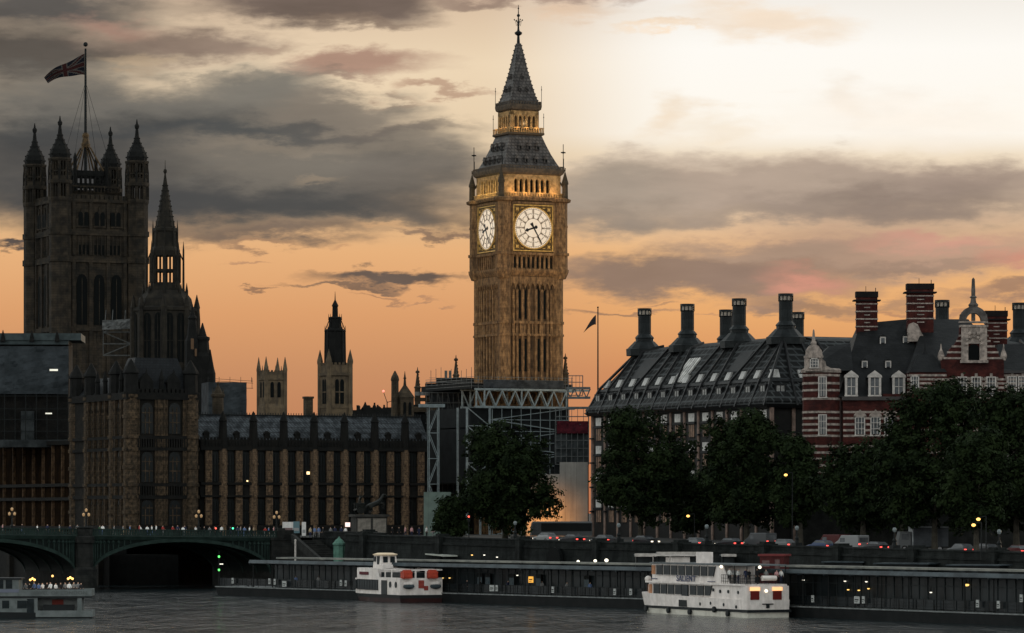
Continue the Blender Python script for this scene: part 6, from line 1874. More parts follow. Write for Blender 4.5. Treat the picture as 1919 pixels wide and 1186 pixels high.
# ================================================================== bridge end: stair, statue, kiosk, boards
def build_bridge_end():
    # stair with sloping balustrade
    A = Vector((W(552, 612), 612, 8.6)); B_ = Vector((W(610, 588), 588, 4.7))
    t = thing('river_stair', 'stone stair with a sloping balustrade leading down from the bridge end', 'stair', (A.x, A.y), 0.0, 0)
    d = B_ - A; n = Vector((d.y, -d.x, 0)).normalized() * -1
    m = MB()
    for k in range(12):
        p = d*(k/12); q = d*((k+1)/12); z = A.z - 1.0 + d.z*(k/12)
        m.loft([[(p.x, p.y, -1), (q.x, q.y, -1), (q.x+n.x*4, q.y+n.y*4, -1), (p.x+n.x*4, p.y+n.y*4, -1)], [(p.x, p.y, z), (q.x, q.y, z), (q.x+n.x*4, q.y+n.y*4, z), (p.x+n.x*4, p.y+n.y*4, z)]])
    m.build('steps', br_stone, t)
    m = MB(); p, q = Vector((0, 0, A.z)), Vector((d.x, d.y, B_.z)); u = Vector((-n.x, -n.y, 0))*.5
    m.loft([[p - Vector((0, 0, 1.3)), q - Vector((0, 0, 1.3)), q - Vector((0, 0, 1.3)) + u, p - Vector((0, 0, 1.3)) + u], [p, q, q+u, p+u]]); m.build('balustrade', br_stone, t)
    m = MB(); e = Vector((d.x, d.y, 0)); f = e + e.normalized()*14
    m.loft([[(e.x, e.y, -1), (f.x, f.y, -1), (f.x+n.x*4, f.y+n.y*4, -1), (e.x+n.x*4, e.y+n.y*4, -1)], [(e.x, e.y, 3.6), (f.x, f.y, 3.6), (f.x+n.x*4, f.y+n.y*4, 3.6), (e.x+n.x*4, e.y+n.y*4, 3.6)]]); m.build('landing', br_stone, t)
    m = MB(); m.tube((W(554, 605)-A.x, 605-A.y, 1.0), (W(554, 605)-A.x, 605-A.y, 8.2), .11, 6)
    pl_ = thing('pier_pile', 'pale vertical mooring pile standing against the bridge end', 'pile', (W(554, 596), 596), -1.0, 0)
    m = MB(); m.tube((0, 0, -1), (0, 0, 7.6), .14, 8); m.ball((0, 0, 7.7), .2, 6, 4); m.build('pile_post', white_p, pl_)
    # statue group on its plinth
    d = 604; wx = W(692, d)
    t = thing('chariot_statue', 'dark bronze statue of rearing horses and a chariot on a pale stone plinth', 'statue', (wx, d), 7.9, R(20))
    m = MB(); m.box(-2.75, 2.75, -1.6, 1.6, 7.9, 8.6); m.box(-2.5, 2.5, -1.4, 1.4, 8.6, 11.3); m.box(-2.8, 2.8, -1.7, 1.7, 11.3, 11.7); m.build('plinth', plinth_st, t)
    pn = MB(); pn.box(-1.05, 1.05, -.05, .05, 0, 2.2); pme = pn.mesh('plinth_panel', plinth_lt)
    for x in (-1.25, 1.25): place('plinth_panel', pme, t, (x, -1.43, 8.85))
    hv = [(0, 0, 1.45, .40), (.55, 0, 1.65, .36), (1.0, 0, 2.0, .30), (1.35, 0, 2.5, .19), (1.55, 0, 2.95, .14), (1.85, 0, 2.8, .12), (2.1, 0, 2.6, .08),
          (-.55, 0, 1.25, .38), (-.95, 0, 1.35, .10), (-1.3, 0, .9, .06)]
    he = [(0, 1), (1, 2), (2, 3), (3, 4), (4, 5), (5, 6), (0, 7), (7, 8), (8, 9)]
    for sy in (-1, 1):
        n = len(hv)
        hv += [(-.5, sy*.22, .95, .17), (-.25, sy*.22, .6, .11), (-.6, sy*.22, .35, .07), (-.5, sy*.22, .02, .07)]; he += [(7, n), (n, n+1), (n+1, n+2), (n+2, n+3)]
        n = len(hv)
        hv += [(1.0, sy*.22, 1.6, .14), (1.55, sy*.22, 1.55+.15*sy, .09), (1.5, sy*.22, 1.1+.15*sy, .06), (1.35, sy*.22, .95+.15*sy, .06)]; he += [(1, n), (n, n+1), (n+1, n+2), (n+2, n+3)]
    hme = skin(hv, he, 1); hme.materials.append(bronze_st)
    for sy, x in ((-.62, .6), (.62, .85)): place('horse', hme, t, (x, sy, 11.7), 0, (1.05, 1.05, 1.05))
    m = MB(); m.extx([(-.7, 12.4), (.7, 12.4), (.8, 13.4), (.7, 13.5), (.6, 12.6), (-.6, 12.6), (-.7, 13.5), (-.8, 13.4)], -2.2, -.9); m.box(-2.3, -.8, -.75, .75, 12.3, 12.45)
    for sy in (-.85, .85):
        m.T = Matrix.Translation((-1.6, sy, 12.25)) @ Matrix.Rotation(math.pi/2, 4, 'X'); m.lathe(0, 0, [(-.06, .55), (.06, .55)], 14); m.T = None
    m.build('chariot', bronze_st, t)
    fv = [(0, 0, .95, (.26, .22)), (0, 0, .4, (.32, .28)), (0, 0, .05, (.36, .3)), (0, 0, 1.3, (.18, .13)), (0, 0, 1.5, .2), (0, 0, 1.65, .06), (0, 0, 1.85, .12), (.3, -.5, 1.8, .05), (.45, -.8, 2.2, .04), (.1, .45, 1.75, .05), (.25, .7, 2.15, .04)]
    fme = skin(fv, [(0, 1), (1, 2), (0, 3), (3, 4), (4, 5), (5, 6), (4, 7), (7, 8), (4, 9), (9, 10)], 1); fme.materials.append(bronze_st)
    place('standing_figure', fme, t, (-1.5, 0, 12.45), 0, (1.15, 1.15, 1.15))
    m = MB(); m.tube((-1.0, .75, 13.4), (-1.0, .85, 16.2), .035, 5); m.build('spear', bronze_st, t)
    # round green kiosk
    d = 580
    def z(y): return 12 + (960-y)*d/F
    t = thing('green_kiosk', 'small round verdigris green kiosk with domed cap beside the pier', 'kiosk', (W(636, d), d), 3.6, 0)
    m = MB(); m.lathe(0, 0, [(3.6, .85), (z(1022), .85), (z(1021), 1.0), (z(1018), 1.0), (z(1016), .8)], 10)
    for i in range(10):
        A_ = 2*math.pi*i/10+math.pi/10; m.tube((.86*math.cos(A_), .86*math.sin(A_), 3.6), (.86*math.cos(A_), .86*math.sin(A_), z(1022)), .06, 4)
    m.build('kiosk_body', verdi, t)
    m = MB(); m.lathe(0, 0, [(z(1016), .8), (z(1012), .6), (z(1009), .25), (z(1005), .05)], 10); m.build('kiosk_cap', verdi, t)
    # advertising boards at the bridge end
    d = 615
    def z(y): return 12 + (960-y)*d/F
    for px, w, y0, y1, cols_, lab in ((540, 1.7, 978, 998, ('white_board', 'pink_board'), 'pale poster board with a dark strip at the bridge end'), (556, 1.0, 977, 999, ('teal_board', 'grey_board'), 'narrow teal grey poster board beside the pale one'), (570, .65, 978, 1004, ('white_board', 'grey_board'), 'tall thin white poster board nearest the statue')):
        t = thing('poster_board', lab, 'poster board', (W(px, d), d), 8.0, R(8), 'poster boards at the bridge end')
        m = MB(); m.box(-w/2, w/2, -.06, .06, z(y1), z(y0)); m.build('board', boardm[cols_[0]], t)
        m = MB(); m.box(-w/2+.1, w/2-.1, -.08, -.061, lerp(z(y1), z(y0), .2), lerp(z(y1), z(y0), .45)); m.build('printed_strip', boardm[cols_[1]], t)
        m = MB(); m.tube((-w/2+.1, .08, 8), (-w/2+.1, .08, z(y1)), .05, 5); m.tube((w/2-.1, .08, 8), (w/2-.1, .08, z(y1)), .05, 5); m.build('post', iron, t)
    # traffic signals
    for px, d, y, c, lab in ((405, 630, 990, 'red', 'traffic signal showing red near the middle of the bridge'), (437, 630, 990, 'green', 'traffic signal showing green on the bridge near the palace wing'), (879, 590, 968, 'red', 'traffic signal showing red between the small street tree and the big tree')):
        zz = Z(y, d); gz = 8.0
        t = thing('traffic_signal', lab, 'traffic light', (W(px, d), d), gz, 0, 'traffic signals near the bridge')
        m = MB(); m.tube((0, .15, gz), (0, .15, zz+.4), .07, 6); m.build('post', iron, t)
        m = MB(); m.box(-.2, .2, -.1, .12, zz-.75, zz+.35); h = m.build('signal_head', iron, t)
        m = MB(); m.T = Matrix.Translation((0, -.12, zz)) @ Matrix.Rotation(math.pi/2, 4, 'X'); m.lathe(0, 0, [(-.03, .15), (.03, .15)], 10); m.build('signal_lens', glow('signal_'+c, (1, .10, .06) if c == 'red' else (.08, 1, .45), 2.2), h)
    d = 612; t = thing('lit_sign', 'small glowing pinkish white sign just left of the statue plinth', 'sign', (W(652, d), d), 8.0, 0)
    m = MB(); m.box(-.38, .38, -.1, .1, Z(987, d), Z(979, d)); m.build('sign_face', glow('pink_white_sign', (1, .72, .66), 1.1), t)
    m = MB(); m.tube((0, .1, 8), (0, .1, Z(985, d)), .06, 5); m.build('post', iron, t)
    rnd = random.Random(21); cnt = {}
    for px in (582, 590, 598, 606, 620, 628, 640, 648, 736, 748, 760, 772, 786, 800, 812):
        d = rnd.uniform(606, 616); tp = rnd.choice(['white', 'black', 'navy', 'grey', 'pink', 'tan', 'blue']); k = cnt.get(tp, 0); cnt[tp] = k+1
        person((W(px, d), d), 8.0, rnd.uniform(0, 6.28), rnd.choice(['walk', 'stand']), tp, rnd.choice(['black', 'navy', 'grey']), '%s person in a %s top near the chariot statue, counting from the left' % (ORD[k], tp), 'people around the statue')
bronze_st = mat('dark_statue_bronze', (.007, .008, .0072), (.012, .013, .0115), 2.0, .5, .2)
plinth_st = mat('plinth_stone', (.045, .043, .039), (.026, .0255, .024), .8, .9, .2); plinth_lt = mat('plinth_pale_panel', (.20, .18, .155), (.12, .108, .095), 1.5, .85)
verdi = mat('verdigris_paint', (.09, .18, .14), (.045, .10, .08), 1.0, .7)
boardm = {'white_board': mat('white_board', (.6, .58, .56), (.5, .48, .47), 2, .6), 'pink_board': mat('dusky_strip', (.16, .11, .11), None), 'teal_board': mat('teal_board', (.10, .16, .18), None), 'grey_board': mat('grey_board', (.25, .25, .25), None)}
build_bridge_end()

# ================================================================== vehicles on the embankment road
def rp(px, off):
    ly = -150.0
    for _ in range(30): ly = .5*ly + .5*pw(px, bank(ly)+off)
    return bank(ly)+off, ly
tail = glow('red_tail_lamp', (1, .09, .07), 1.8); headl = glow('white_head_lamp', (1, .86, .66), 1.5); amber = glow('amber_lamp', (1, .55, .12), 2.0)
tyre = mat('tyre_rubber', (.015, .015, .015), None, rough=.9); rimm = mat('alloy_rim', (.25, .25, .26), None, rough=.4, metal=.5)
carp = {k: mat(k+'_car_paint', c, None, rough=.3) for k, c in dict(white=(.17, .175, .178), silver=(.10, .105, .108), black=(.009, .009, .011), grey=(.05, .053, .056), blue=(.03, .045, .09), red=(.05, .008, .008)).items()}
_vm = {}
def vmesh(kind):
    if kind in _vm: return _vm[kind]
    D = {}
    if kind == 'car':
        L, Wd = 4.3, .86
        m = MB()
        st = [(-2.15, .45, .80, .80), (-2.1, .25, .95, .84), (-1.4, .2, 1.0, .86), (0, .18, .95, .87), (1.3, .2, .88, .86), (2.0, .25, .75, .80), (2.15, .4, .62, .70)]
        m.loft([[(x, -w, z0), (x, w, z0), (x, w, z1-.12), (x, w*.93, z1), (x, -w*.93, z1), (x, -w, z1-.12)] for x, z0, z1, w in st])
        m.loft([[(x, -w, z) for x, w, z in ()] or [(-1.95, -.78, .95), (.95, -.78, .92), (.95, .78, .92), (-1.95, .78, .95)], [(-1.35, -.6, 1.42), (.2, -.6, 1.45), (.2, .6, 1.45), (-1.35, .6, 1.42)]])
        D['body'] = (m, None)
        g_ = MB(); g_.loft([[(-1.88, -.74, 1.0), (.88, -.74, .97), (.88, .74, .97), (-1.88, .74, 1.0)], [(-1.42, -.615, 1.38), (.27, -.615, 1.40), (.27, .615, 1.40), (-1.42, .615, 1.38)]])
        g_.v = [(x*1.012-.006, y*1.02, z) for x, y, z in g_.v]; D['window'] = (g_, win_gl)
        D['_lamps'] = (-2.16, .62, .72, 2.12, .6, .6); D['_wheels'] = ((-1.3, 1.32), .80, .31)
    elif kind == 'van':
        m = MB(); m.loft([[(x, -w, .3), (x, w, .3), (x, w, z-.1), (x, w*.93, z), (x, -w*.93, z), (x, -w, z-.1)] for x, z, w in ((-2.5, 2.05, .9), (-2.4, 2.15, .95), (1.0, 2.15, .95), (1.6, 1.5, .95), (2.4, 1.1, .92), (2.5, .9, .85))]); D['body'] = (m, None)
        g_ = MB(); g_.box(-2.52, -2.42, -.7, .7, 1.25, 1.85); g_.box(.2, 1.15, -.962, .962, 1.25, 1.8); D['window'] = (g_, win_gl)
        D['_lamps'] = (-2.5, .72, 1.0, 2.45, .7, .8); D['_wheels'] = ((-1.5, 1.6), .88, .34)
    for k in list(D):
        if k[0] != '_': D[k] = (D[k][0].mesh(k, D[k][1] or carp['grey']), D[k][1])
    w = MB(); w.T = Matrix.Rotation(math.pi/2, 4, 'X'); r = D['_wheels'][2]; w.lathe(0, 0, [(-.1, r), (.1, r)], 14); w.cur = 1; w.lathe(0, 0, [(-.115, r*.6), (.115, r*.6)], 12); D['wheel'] = w.mesh('wheel', [tyre, rimm])
    l = MB(); l.box(-.06, .06, -.15, .15, -.09, .09); D['tail'] = l.mesh('tail_lamp', tail); D['head'] = l.mesh('head_lamp', headl)
    _vm[kind] = D; return D
def vehicle(kind, px, off, colour, label, away=True, lamps=True, cat=None):
    lx, ly = rp(px, off); w = P(lx, ly); gz = ground_ly(ly) + .02
    # road direction here
    a, b = P(bank(ly-4)+off, ly-4), P(bank(ly+4)+off, ly+4)
    rot = math.atan2(b[1]-a[1], b[0]-a[0]) + (0 if away else math.pi)
    t = thing('parked_car' if kind == 'x' else kind, label, cat or kind, w, gz, rot, 'vehicles on the embankment road')
    D = vmesh(kind)
    bo = place('body', D['body'][0], t, (0, 0, gz)); bo.material_slots[0].link = 'OBJECT'; bo.material_slots[0].material = carp[colour]
    place('window', D['window'][0], t, (0, 0, gz))
    xs, y, _ = D['_wheels']
    for x in xs:
        for s in (-1, 1): place('wheel', D['wheel'], t, (x, s*y, gz+_))
    xr, yr, zr_, xf, yf, zf = D['_lamps']
    for s in (-1, 1):
        if lamps: place('tail_lamp', D['tail'], t, (xr-.03, s*yr, gz+zr_)); place('head_lamp', D['head'], t, (xf+.03, s*yf, gz+zf))
    return t
for a in [
    ('car', 1022, 20, 'white', 'white car braking beside the coach, below the pale hoarding'),
    ('car', 1072, 17, 'black', 'black car with red tail lamps just right of the white car'),
    ('car', 1130, 18, 'grey', 'dark grey car below the left end of the bronze roofed block', ),
    ('car', 1212, 21, 'black', 'black car facing the river boats with white head lamps lit', False),
    ('car', 1300, 16, 'silver', 'silver car with bright tail lamps behind the two deck boat'),
    ('car', 1366, 19, 'black', 'black car with one bright red lamp behind the open stern deck'),
    ('van', 1425, 22, 'grey', 'grey van standing behind the dark trees above the boat stern'),
    ('car', 1466, 18, 'silver', 'silver car between the grey van and the pale globe lamp'),
    ('car', 1538, 15, 'blue', 'dark blue car braking left of the red van'),
    ('van', 1562, 19, 'red', 'dark red van on the embankment road'),
    ('van', 1596, 16, 'white', 'white van braking beside the dark red van'),
    ('car', 1640, 14, 'black', 'black car with paired tail lamps left of the white lorry'),
    ('car', 1800, 13, 'grey', 'grey car with tail lamps lit right of the white lorry'),
    ('car', 1846, 17, 'black', 'black car braking below the tallest trees on the right'),
    ('car', 1906, 13, 'red', 'red car at the right edge of the picture'),
]: vehicle(*a)
def build_big_vehicles():
    # coach
    d = 612; wx = W(1052, d); gz = 7.9
    def z(y): return 12 + (960-y)*d/F
    t = thing('coach', 'long white topped coach with dark windows standing below the pale hoarding', 'coach', (wx, d), gz, R(6))
    L = 9.6/2; zt = z(977)
    m = MB(); m.loft([[(-L, -1.2, gz+.4), (L, -1.2, gz+.4), (L, 1.2, gz+.4), (-L, 1.2, gz+.4)], [(-L, -1.25, gz+1.1), (L, -1.25, gz+1.1), (L, 1.25, gz+1.1), (-L, 1.25, gz+1.1)], [(-L+.25, -1.2, zt-.2), (L, -1.2, zt-.2), (L, 1.2, zt-.2), (-L+.25, 1.2, zt-.2)], [(-L+.5, -1.0, zt), (L-.1, -1.0, zt), (L-.1, 1.0, zt), (-L+.5, 1.0, zt)]]); m.build('body', carp['silver'], t)
    m = MB(); m.box(-L+1.5, L-.1, -1.29, -1.2, gz+1.15, zt-.28); m.build('side_window', glass_dk, t)
    m = MB(); m.loft([[(-L-.02, -1.05, gz+1.1), (-L+.1, -1.05, gz+1.1), (-L+.1, 1.05, gz+1.1), (-L-.02, 1.05, gz+1.1)], [(-L+.2, -1.05, zt-.3), (-L+.3, -1.05, zt-.3), (-L+.3, 1.05, zt-.3), (-L+.2, 1.05, zt-.3)]]); m.box(-L+.25, -L+1.2, -1.28, -1.2, gz+1.2, zt-.35); m.build('windscreen', win_gl, t)
    wme = vmesh('van')['wheel']
    for x in (-L+1.6, L-2.2):
        for s in (-1.1, 1.1): place('wheel', wme, t, (x, s, gz+.45), 0, (1.35, 1.2, 1.35))
    # white lorry under the tall tree
    lx, ly = rp(1727, 21); w = P(lx, ly); gz = ground_ly(ly)+.02; d = w[1]; s = d/F
    t = thing('lorry', 'pale box lorry parked side on under the tallest trees', 'lorry', w, gz, R(6), 'vehicles on the embankment road')
    m = MB(); m.box(-1.4, 3.3, -1.2, 1.2, gz+.75, gz+3.35); m.build('cargo_box', lorry_p, t)
    m = MB(); m.box(-1.35, 3.35, -1.24, -1.2, gz+3.2, gz+3.36); m.box(-1.45, -1.3, -1.24, 1.2, gz+.75, gz+3.4); m.build('box_frame', steel, t)
    m = MB(); m.loft([[(-3.2, -1.1, gz+.5), (-1.6, -1.1, gz+.5), (-1.6, 1.1, gz+.5), (-3.2, 1.1, gz+.5)], [(-3.2, -1.1, gz+1.6), (-1.6, -1.1, gz+1.6), (-1.6, 1.1, gz+1.6), (-3.2, 1.1, gz+1.6)], [(-2.9, -1.05, gz+2.7), (-1.6, -1.05, gz+2.7), (-1.6, 1.05, gz+2.7), (-2.9, 1.05, gz+2.7)]]); m.build('cab', carp['silver'], t)
    m = MB(); m.box(-2.8, -1.9, -1.14, -1.0, gz+1.65, gz+2.4); m.build('cab_window', win_gl, t)
    for x in (-2.4, -.3, 2.2):
        for sy in (-1, 1): place('wheel', wme, t, (x, sy*1.0, gz+.45), 0, (1.35, 1.2, 1.35))
lorry_p = mat('pale_lorry_panel', (.055, .060, .066), (.036, .040, .045), .8, .6)
build_big_vehicles()
def lamp_globe_post(px, lab, off=.05, h=2.3, lit=False):
    lx, ly = rp(px, off); w = P(lx, ly); gz = ground_ly(ly) + 1.05
    t = thing('embankment_lamp', lab, 'lamp', w, gz, TH, 'globe lamps along the river wall')
    m = MB(); m.box(-.5, .5, -.5, .5, gz-.1, gz+.35); m.lathe(0, 0, [(gz+.35, .32), (gz+.7, .22), (gz+.9, .28), (gz+1.2, .12), (gz+h-.4, .08)], 8); m.build('lamp_post', iron, t)
    m = MB(); m.lathe(0, 0, [(gz+h-.4, .12), (gz+h-.32, .2), (gz+h-.1, .27), (gz+h+.08, .22), (gz+h+.18, .08)], 10); m.build('lamp_globe', pale_globe, t)
pale_globe = mat('opal_globe', (.14, .16, .165), None, rough=.3)
for px, lab in ((966, 'globe lamp on the river wall below the broad tree'), (1160, 'globe lamp on the river wall left of the two deck boat'), (1325, 'globe lamp on the wall above the two deck boat'), (1494, 'globe lamp on the wall above the left end of the right pier canopy'), (1677, 'globe lamp on the wall beside the white lorry'), (1873, 'globe lamp on the wall nearest the right edge')): lamp_globe_post(px, lab)
def street_light(px, y, d, lab, c=(1, .58, .14), s=1.8):
    z = Z(y, d); x = W(px, d); gz = ground(x, d)
    t = thing('street_light', lab, 'street light', (x, d), gz, 0, 'amber street lights among the trees')
    m = MB(); m.tube((.9, 0, gz), (.9, 0, z+.35), .09, 6, .06); m.tube((.9, 0, z+.35), (.1, 0, z+.2), .05, 5); m.build('lamp_post', iron, t)
    m = MB(); m.ball((0, 0, z), .26, 8, 5, .7); m.build('lamp_head', glow('amber_street_lamp', c, s), t)
for a in ((1290, 967, 548, 'amber street light between the two bushy plane trees'), (1473, 890, 528, 'amber street light high in front of the bright topped tree'), (1834, 973, 452, 'higher amber street light under the right hand trees'), (1825, 984, 446, 'lower amber street light under the right hand trees')): street_light(*a)
# iron railing along the pavement, right part
t = thing('street_railing', 'low dark iron railing along the river side pavement on the right', 'railing', P(bank(-280)+3, -280), ground_ly(-280), TH - math.pi/2)
m = MB(); gz = ground_ly(-280)
for q in range(-60, 61): m.tube((q*1.0, 0, gz-.3), (q*1.0, 0, gz+1.1), .035, 4)
for z in (.15, .6, 1.1): m.tube((-60, 0, gz+z), (60, 0, gz+z), .04, 4)
m.build('railing_bars', iron, t)
# ================================================================== pontoon pier with canopy roofs
pont = mat('pontoon_hull', (.007, .0085, .009), (.012, .013, .0135), .8, .6)
deck_edge = mat('pale_deck_edge', (.17, .18, .178), (.085, .092, .092), 1.5, .6)
canopy = mat('canopy_roof', (.050, .064, .072), (.022, .029, .034), .5, .35, .2)
canopy_top = mat('canopy_top_strip', (.19, .187, .165), (.10, .103, .095), .6, .5)
scr = mat('pier_screen', (.0035, .0052, .006), (.022, .028, .031), .55, .3, stretch=.25)  # faint vertical reflections in the glass are painted into its colour
sign_w = mat('white_notice', (.36, .37, .355), (.27, .28, .275), 3.0, .6)
def build_pier(A, B_, lab, roof0, zr, parts_seed, z_strip=True):
    A = Vector(A + (0,)); B_ = Vector(B_ + (0,)); u = (B_ - A); L = u.length
    rot = math.atan2(u.y, u.x)
    t = thing('pier_pontoon', lab, 'pier', (A.x, A.y), 0.0, rot, 'pontoons of the river pier')
    rnd = random.Random(parts_seed)
    m = MB(); m.loft([[(0.3, .3, -.6), (L, .3, -.6), (L, 7.2, -.6), (.3, 7.2, -.6)], [(0, 0, 1.15), (L, 0, 1.15), (L, 7.5, 1.15), (0, 7.5, 1.15)]]); m.build('hull', pont, t)
    m = MB(); m.box(-.1, L, -.1, 7.6, 1.15, 1.3); m.build('deck', deck_edge if z_strip else pont, t)
    m = MB(); m.box(roof0, L, -.3, 7.0, zr-.02, zr+.16)
    for q in range(int((L-roof0)/5)+1): m.box(roof0+q*5-.05, roof0+q*5+.05, -.35, 7, zr-.14, zr-.02)
    m.loft([[(roof0, -.5, zr+.05), (L, -.5, zr+.05), (L, -.3, zr+.05), (roof0, -.3, zr+.05)], [(roof0, -.32, zr+.5), (L, -.32, zr+.5), (L, -.2, zr+.5), (roof0, -.2, zr+.5)]])
    rf = m.build('canopy_roof', canopy, t)
    m = MB(); m.box(roof0, L, 1.2, 6.4, zr+.16, zr+.28); m.box(roof0-.3, L, 4.4, 7.2, zr+.62, zr+.85); m.build('roof_strip', canopy_top, rf)
    po = MB(); po.tube((0, 0, 1.3), (0, 0, zr), .08, 6); pme = po.mesh('post', iron)
    n = int((L-roof0)/5)
    for q in range(n+1): place('post', pme, t, (roof0 + q*5 + .2, .25, 0))
    m = MB(); m.box(roof0+1, L, 3.4, 3.6, 1.3, zr); m.build('back_screen', scr, t)
    m = MB(); q = roof0 + 1.6
    while q < L: m.box(q-.05, q+.05, 3.32, 3.4, 1.3, zr); q += 1.55
    for z in (2.35, 3.9): m.box(roof0+1, L, 3.3, 3.4, z-.05, z+.05)
    m.build('window_mullions', mat('grey_mullion', (.035, .042, .044), (.02, .025, .027), 1, .6), t)
    m = MB()
    k = 0.0
    while k < L - 3:
        w = rnd.choice((1.6, 2.4, 3.2)); m.box(k, k+w-.15, .55, .6, 1.45, 2.45); k += w
    m.build('glass_balustrade', scr2, t)
    m = MB()
    for z in (1.75, 2.1, 2.5): m.tube((0, .4, z), (L, .4, z), .03, 4)
    q = 0
    while q < L: m.tube((q, .4, 1.3), (q, .4, 2.5), .035, 4); q += 1.8
    m.build('guard_rail', iron, t)
    return t, A, rot, L
scr2 = mat('grey_balustrade_glass', (.016, .020, .022), (.006, .008, .009), .4, .2)
def on_pier(A, rot, x, y): return (A.x + x*math.cos(rot) - y*math.sin(rot), A.y + x*math.sin(rot) + y*math.cos(rot))
pA = build_pier((-43.0, 564.0), (18.5, 481.0), 'long dark pier pontoon with canopy roofs, running behind the small ferry', 9.5, 4.7, 1)
pB = build_pier((27.0, 453.5), (70.0, 382.0), 'long dark pier pontoon on the right with a broad pale canopy edge', 1.5, 5.0, 2)
def pier_x(pier, px, y):
    _, A, rot, L = pier; lo, hi = -5.0, L+20
    for _i in range(40):
        mid = (lo+hi)/2; w = on_pier(A, rot, mid, y)
        if 960 + w[0]/w[1]*F < px: lo = mid
        else: hi = mid
    return lo
def pier_bits():
    nm = {}
    for pier, lst in ((pA, ((436, 1088), (505, 1089), (515, 1090), (533, 1094), (639, 1092), (648, 1093), (922, 1102), (931, 1102), (1036, 1105), (1152, 1109), (1182, 1109), (995, 1086))), (pB, ((1523, 1122), (1606, 1124), (1618, 1124), (1832, 1131), (1871, 1133), (1914, 1121)))):
        for i, (px, yy) in enumerate(lst):
            x = pier_x(pier, px, .1); w = on_pier(pier[1], pier[2], x, .15); z = Z(yy, w[1])
            big = px in (533, 922, 1606, 995)
            t = thing('notice_board', '%s small pale notice board along the %s pontoon, counting from the left' % (ORD[i], 'left' if pier is pA else 'right'), 'notice board', w, z-.45, pier[2], 'notice boards on the pier railings')
            hw = .5 if big else .24
            m = MB(); m.box(-hw, hw, -.05, .03, z-.4, z+.4); m.build('board', sign_w if px != 995 else glow('orange_lit_panel', (1, .45, .05), .5), t)
            m = MB(); m.box(-hw*.7, hw*.7, -.07, -.051, z-.05, z+.08); m.box(-hw*.7, hw*.4, -.07, -.051, z-.25, z-.18); m.build('printed_lines', iron, t)
    # lamps under the canopies
    am = glow('canopy_lamp_amber', (1, .62, .18), 1.5); wh = glow('canopy_lamp_white', (1, .93, .78), 1.3)
    for pier, lst in ((pA, ((830, 1083, 1), (843, 1083, 1), (885, 1040, 1), (908, 1040, 0), (932, 1044, 0), (970, 1078, 0))), (pB, ((1506, 1087, 0), (1584, 1089, 0), (1624, 1090, 0), (1590, 1105, 1), (1610, 1106, 1), (1628, 1103, 1), (1812, 1096, 1), (1745, 1110, 0)))):
        for i, (px, yy, c) in enumerate(lst):
            yl = 3.2 if yy > 1050 else 12
            x = pier_x(pier, px, yl); w = on_pier(pier[1], pier[2], x, yl); z = Z(yy, w[1])
            o = thing('canopy_lamp', '%s small %s lamp glowing under the %s pier canopy, from the left' % (ORD[i], 'amber' if c else 'white', 'left' if pier is pA else 'right'), 'lamp', w, z, 0, 'lamps under the pier canopies')
            r = .30 if px == 1812 else .16
            m = MB(); m.ball((0, 0, z), r, 8, 5, .5); m.build('lamp_bulb', am if c else wh, o)
            m = MB(); m.lathe(0, 0, [(z+.05, r*.8), (z+.22, r*.4), (z+.6, .03)], 8); m.build('lamp_fitting', iron, o)
    # navigation light post on the left tip
    w = on_pier(pA[1], pA[2], .4, .3); d = w[1]
    t = thing('signal_post', 'slim post with two green lights at the left tip of the pier', 'signal post', w, 1.3, 0)
    m = MB(); m.tube((0, 0, 1.3), (0, 0, Z(1032, d)), .07, 6); m.box(-.1, .7, -.05, .05, Z(1058, d)-.06, Z(1058, d)+.06); m.build('post', iron, t)
    gm = MB(); gm.ball((0, 0, 0), .16, 8, 5); gme = gm.mesh('green_light', glow('green_signal', (.12, 1, .16), 2.0))
    for yy in (1043, 1068): place('green_light', gme, t, (0, -.12, Z(yy, d)))
    m = MB(); m.box(.1, .6, -.25, .1, Z(1057, d)-.04, Z(1057, d)+.06); m.build('flood_head', wh, t)
    # sloping covered gangways from the wall to the pontoon
    for (p0, d0, y0), (p1, d1, y1), lab in (((720, 575, 1031), (773, 566, 1036), 'covered gangway with a thin white roof edge, above the small ferry'), ((773, 566, 1037), (833, 552, 1043), 'second covered gangway roof sloping down right of the first'), ((803, 566, 1028), (905, 566, 1029), 'straight covered walkway with a thin pale roof edge below the small street tree'), ((1080, 545, 1052), (1200, 520, 1040), 'long gangway with a pale handrail rising to the right behind the pier')):
        a = Vector((W(p0, d0), d0, Z(y0, d0))); b = Vector((W(p1, d1), d1, Z(y1, d1)))
        t = thing('gangway', lab, 'gangway', (a.x, a.y), a.z-2.4, 0, 'gangways between the wall and the pier')
        v = b - a; n = Vector((-v.y, v.x, 0)).normalized()*2.0
        e = Vector((0, 0, .2))
        m = MB(); m.loft([[(0, 0, a.z), (v.x, v.y, b.z), (v.x+n.x, v.y+n.y, b.z), (n.x, n.y, a.z)], [(0, 0, a.z+.2), (v.x, v.y, b.z+.2), (v.x+n.x, v.y+n.y, b.z+.2), (n.x, n.y, a.z+.2)]]); m.build('roof_edge', canopy_lt, t)
        m = MB(); m.loft([[(0, 0, a.z-2.4), (v.x, v.y, b.z-2.4), (v.x+n.x, v.y+n.y, b.z-2.4), (n.x, n.y, a.z-2.4)], [(0, 0, a.z-2.2), (v.x, v.y, b.z-2.2), (v.x+n.x, v.y+n.y, b.z-2.2), (n.x, n.y, a.z-2.2)]]); m.build('walkway', pont, t)
        m = MB()
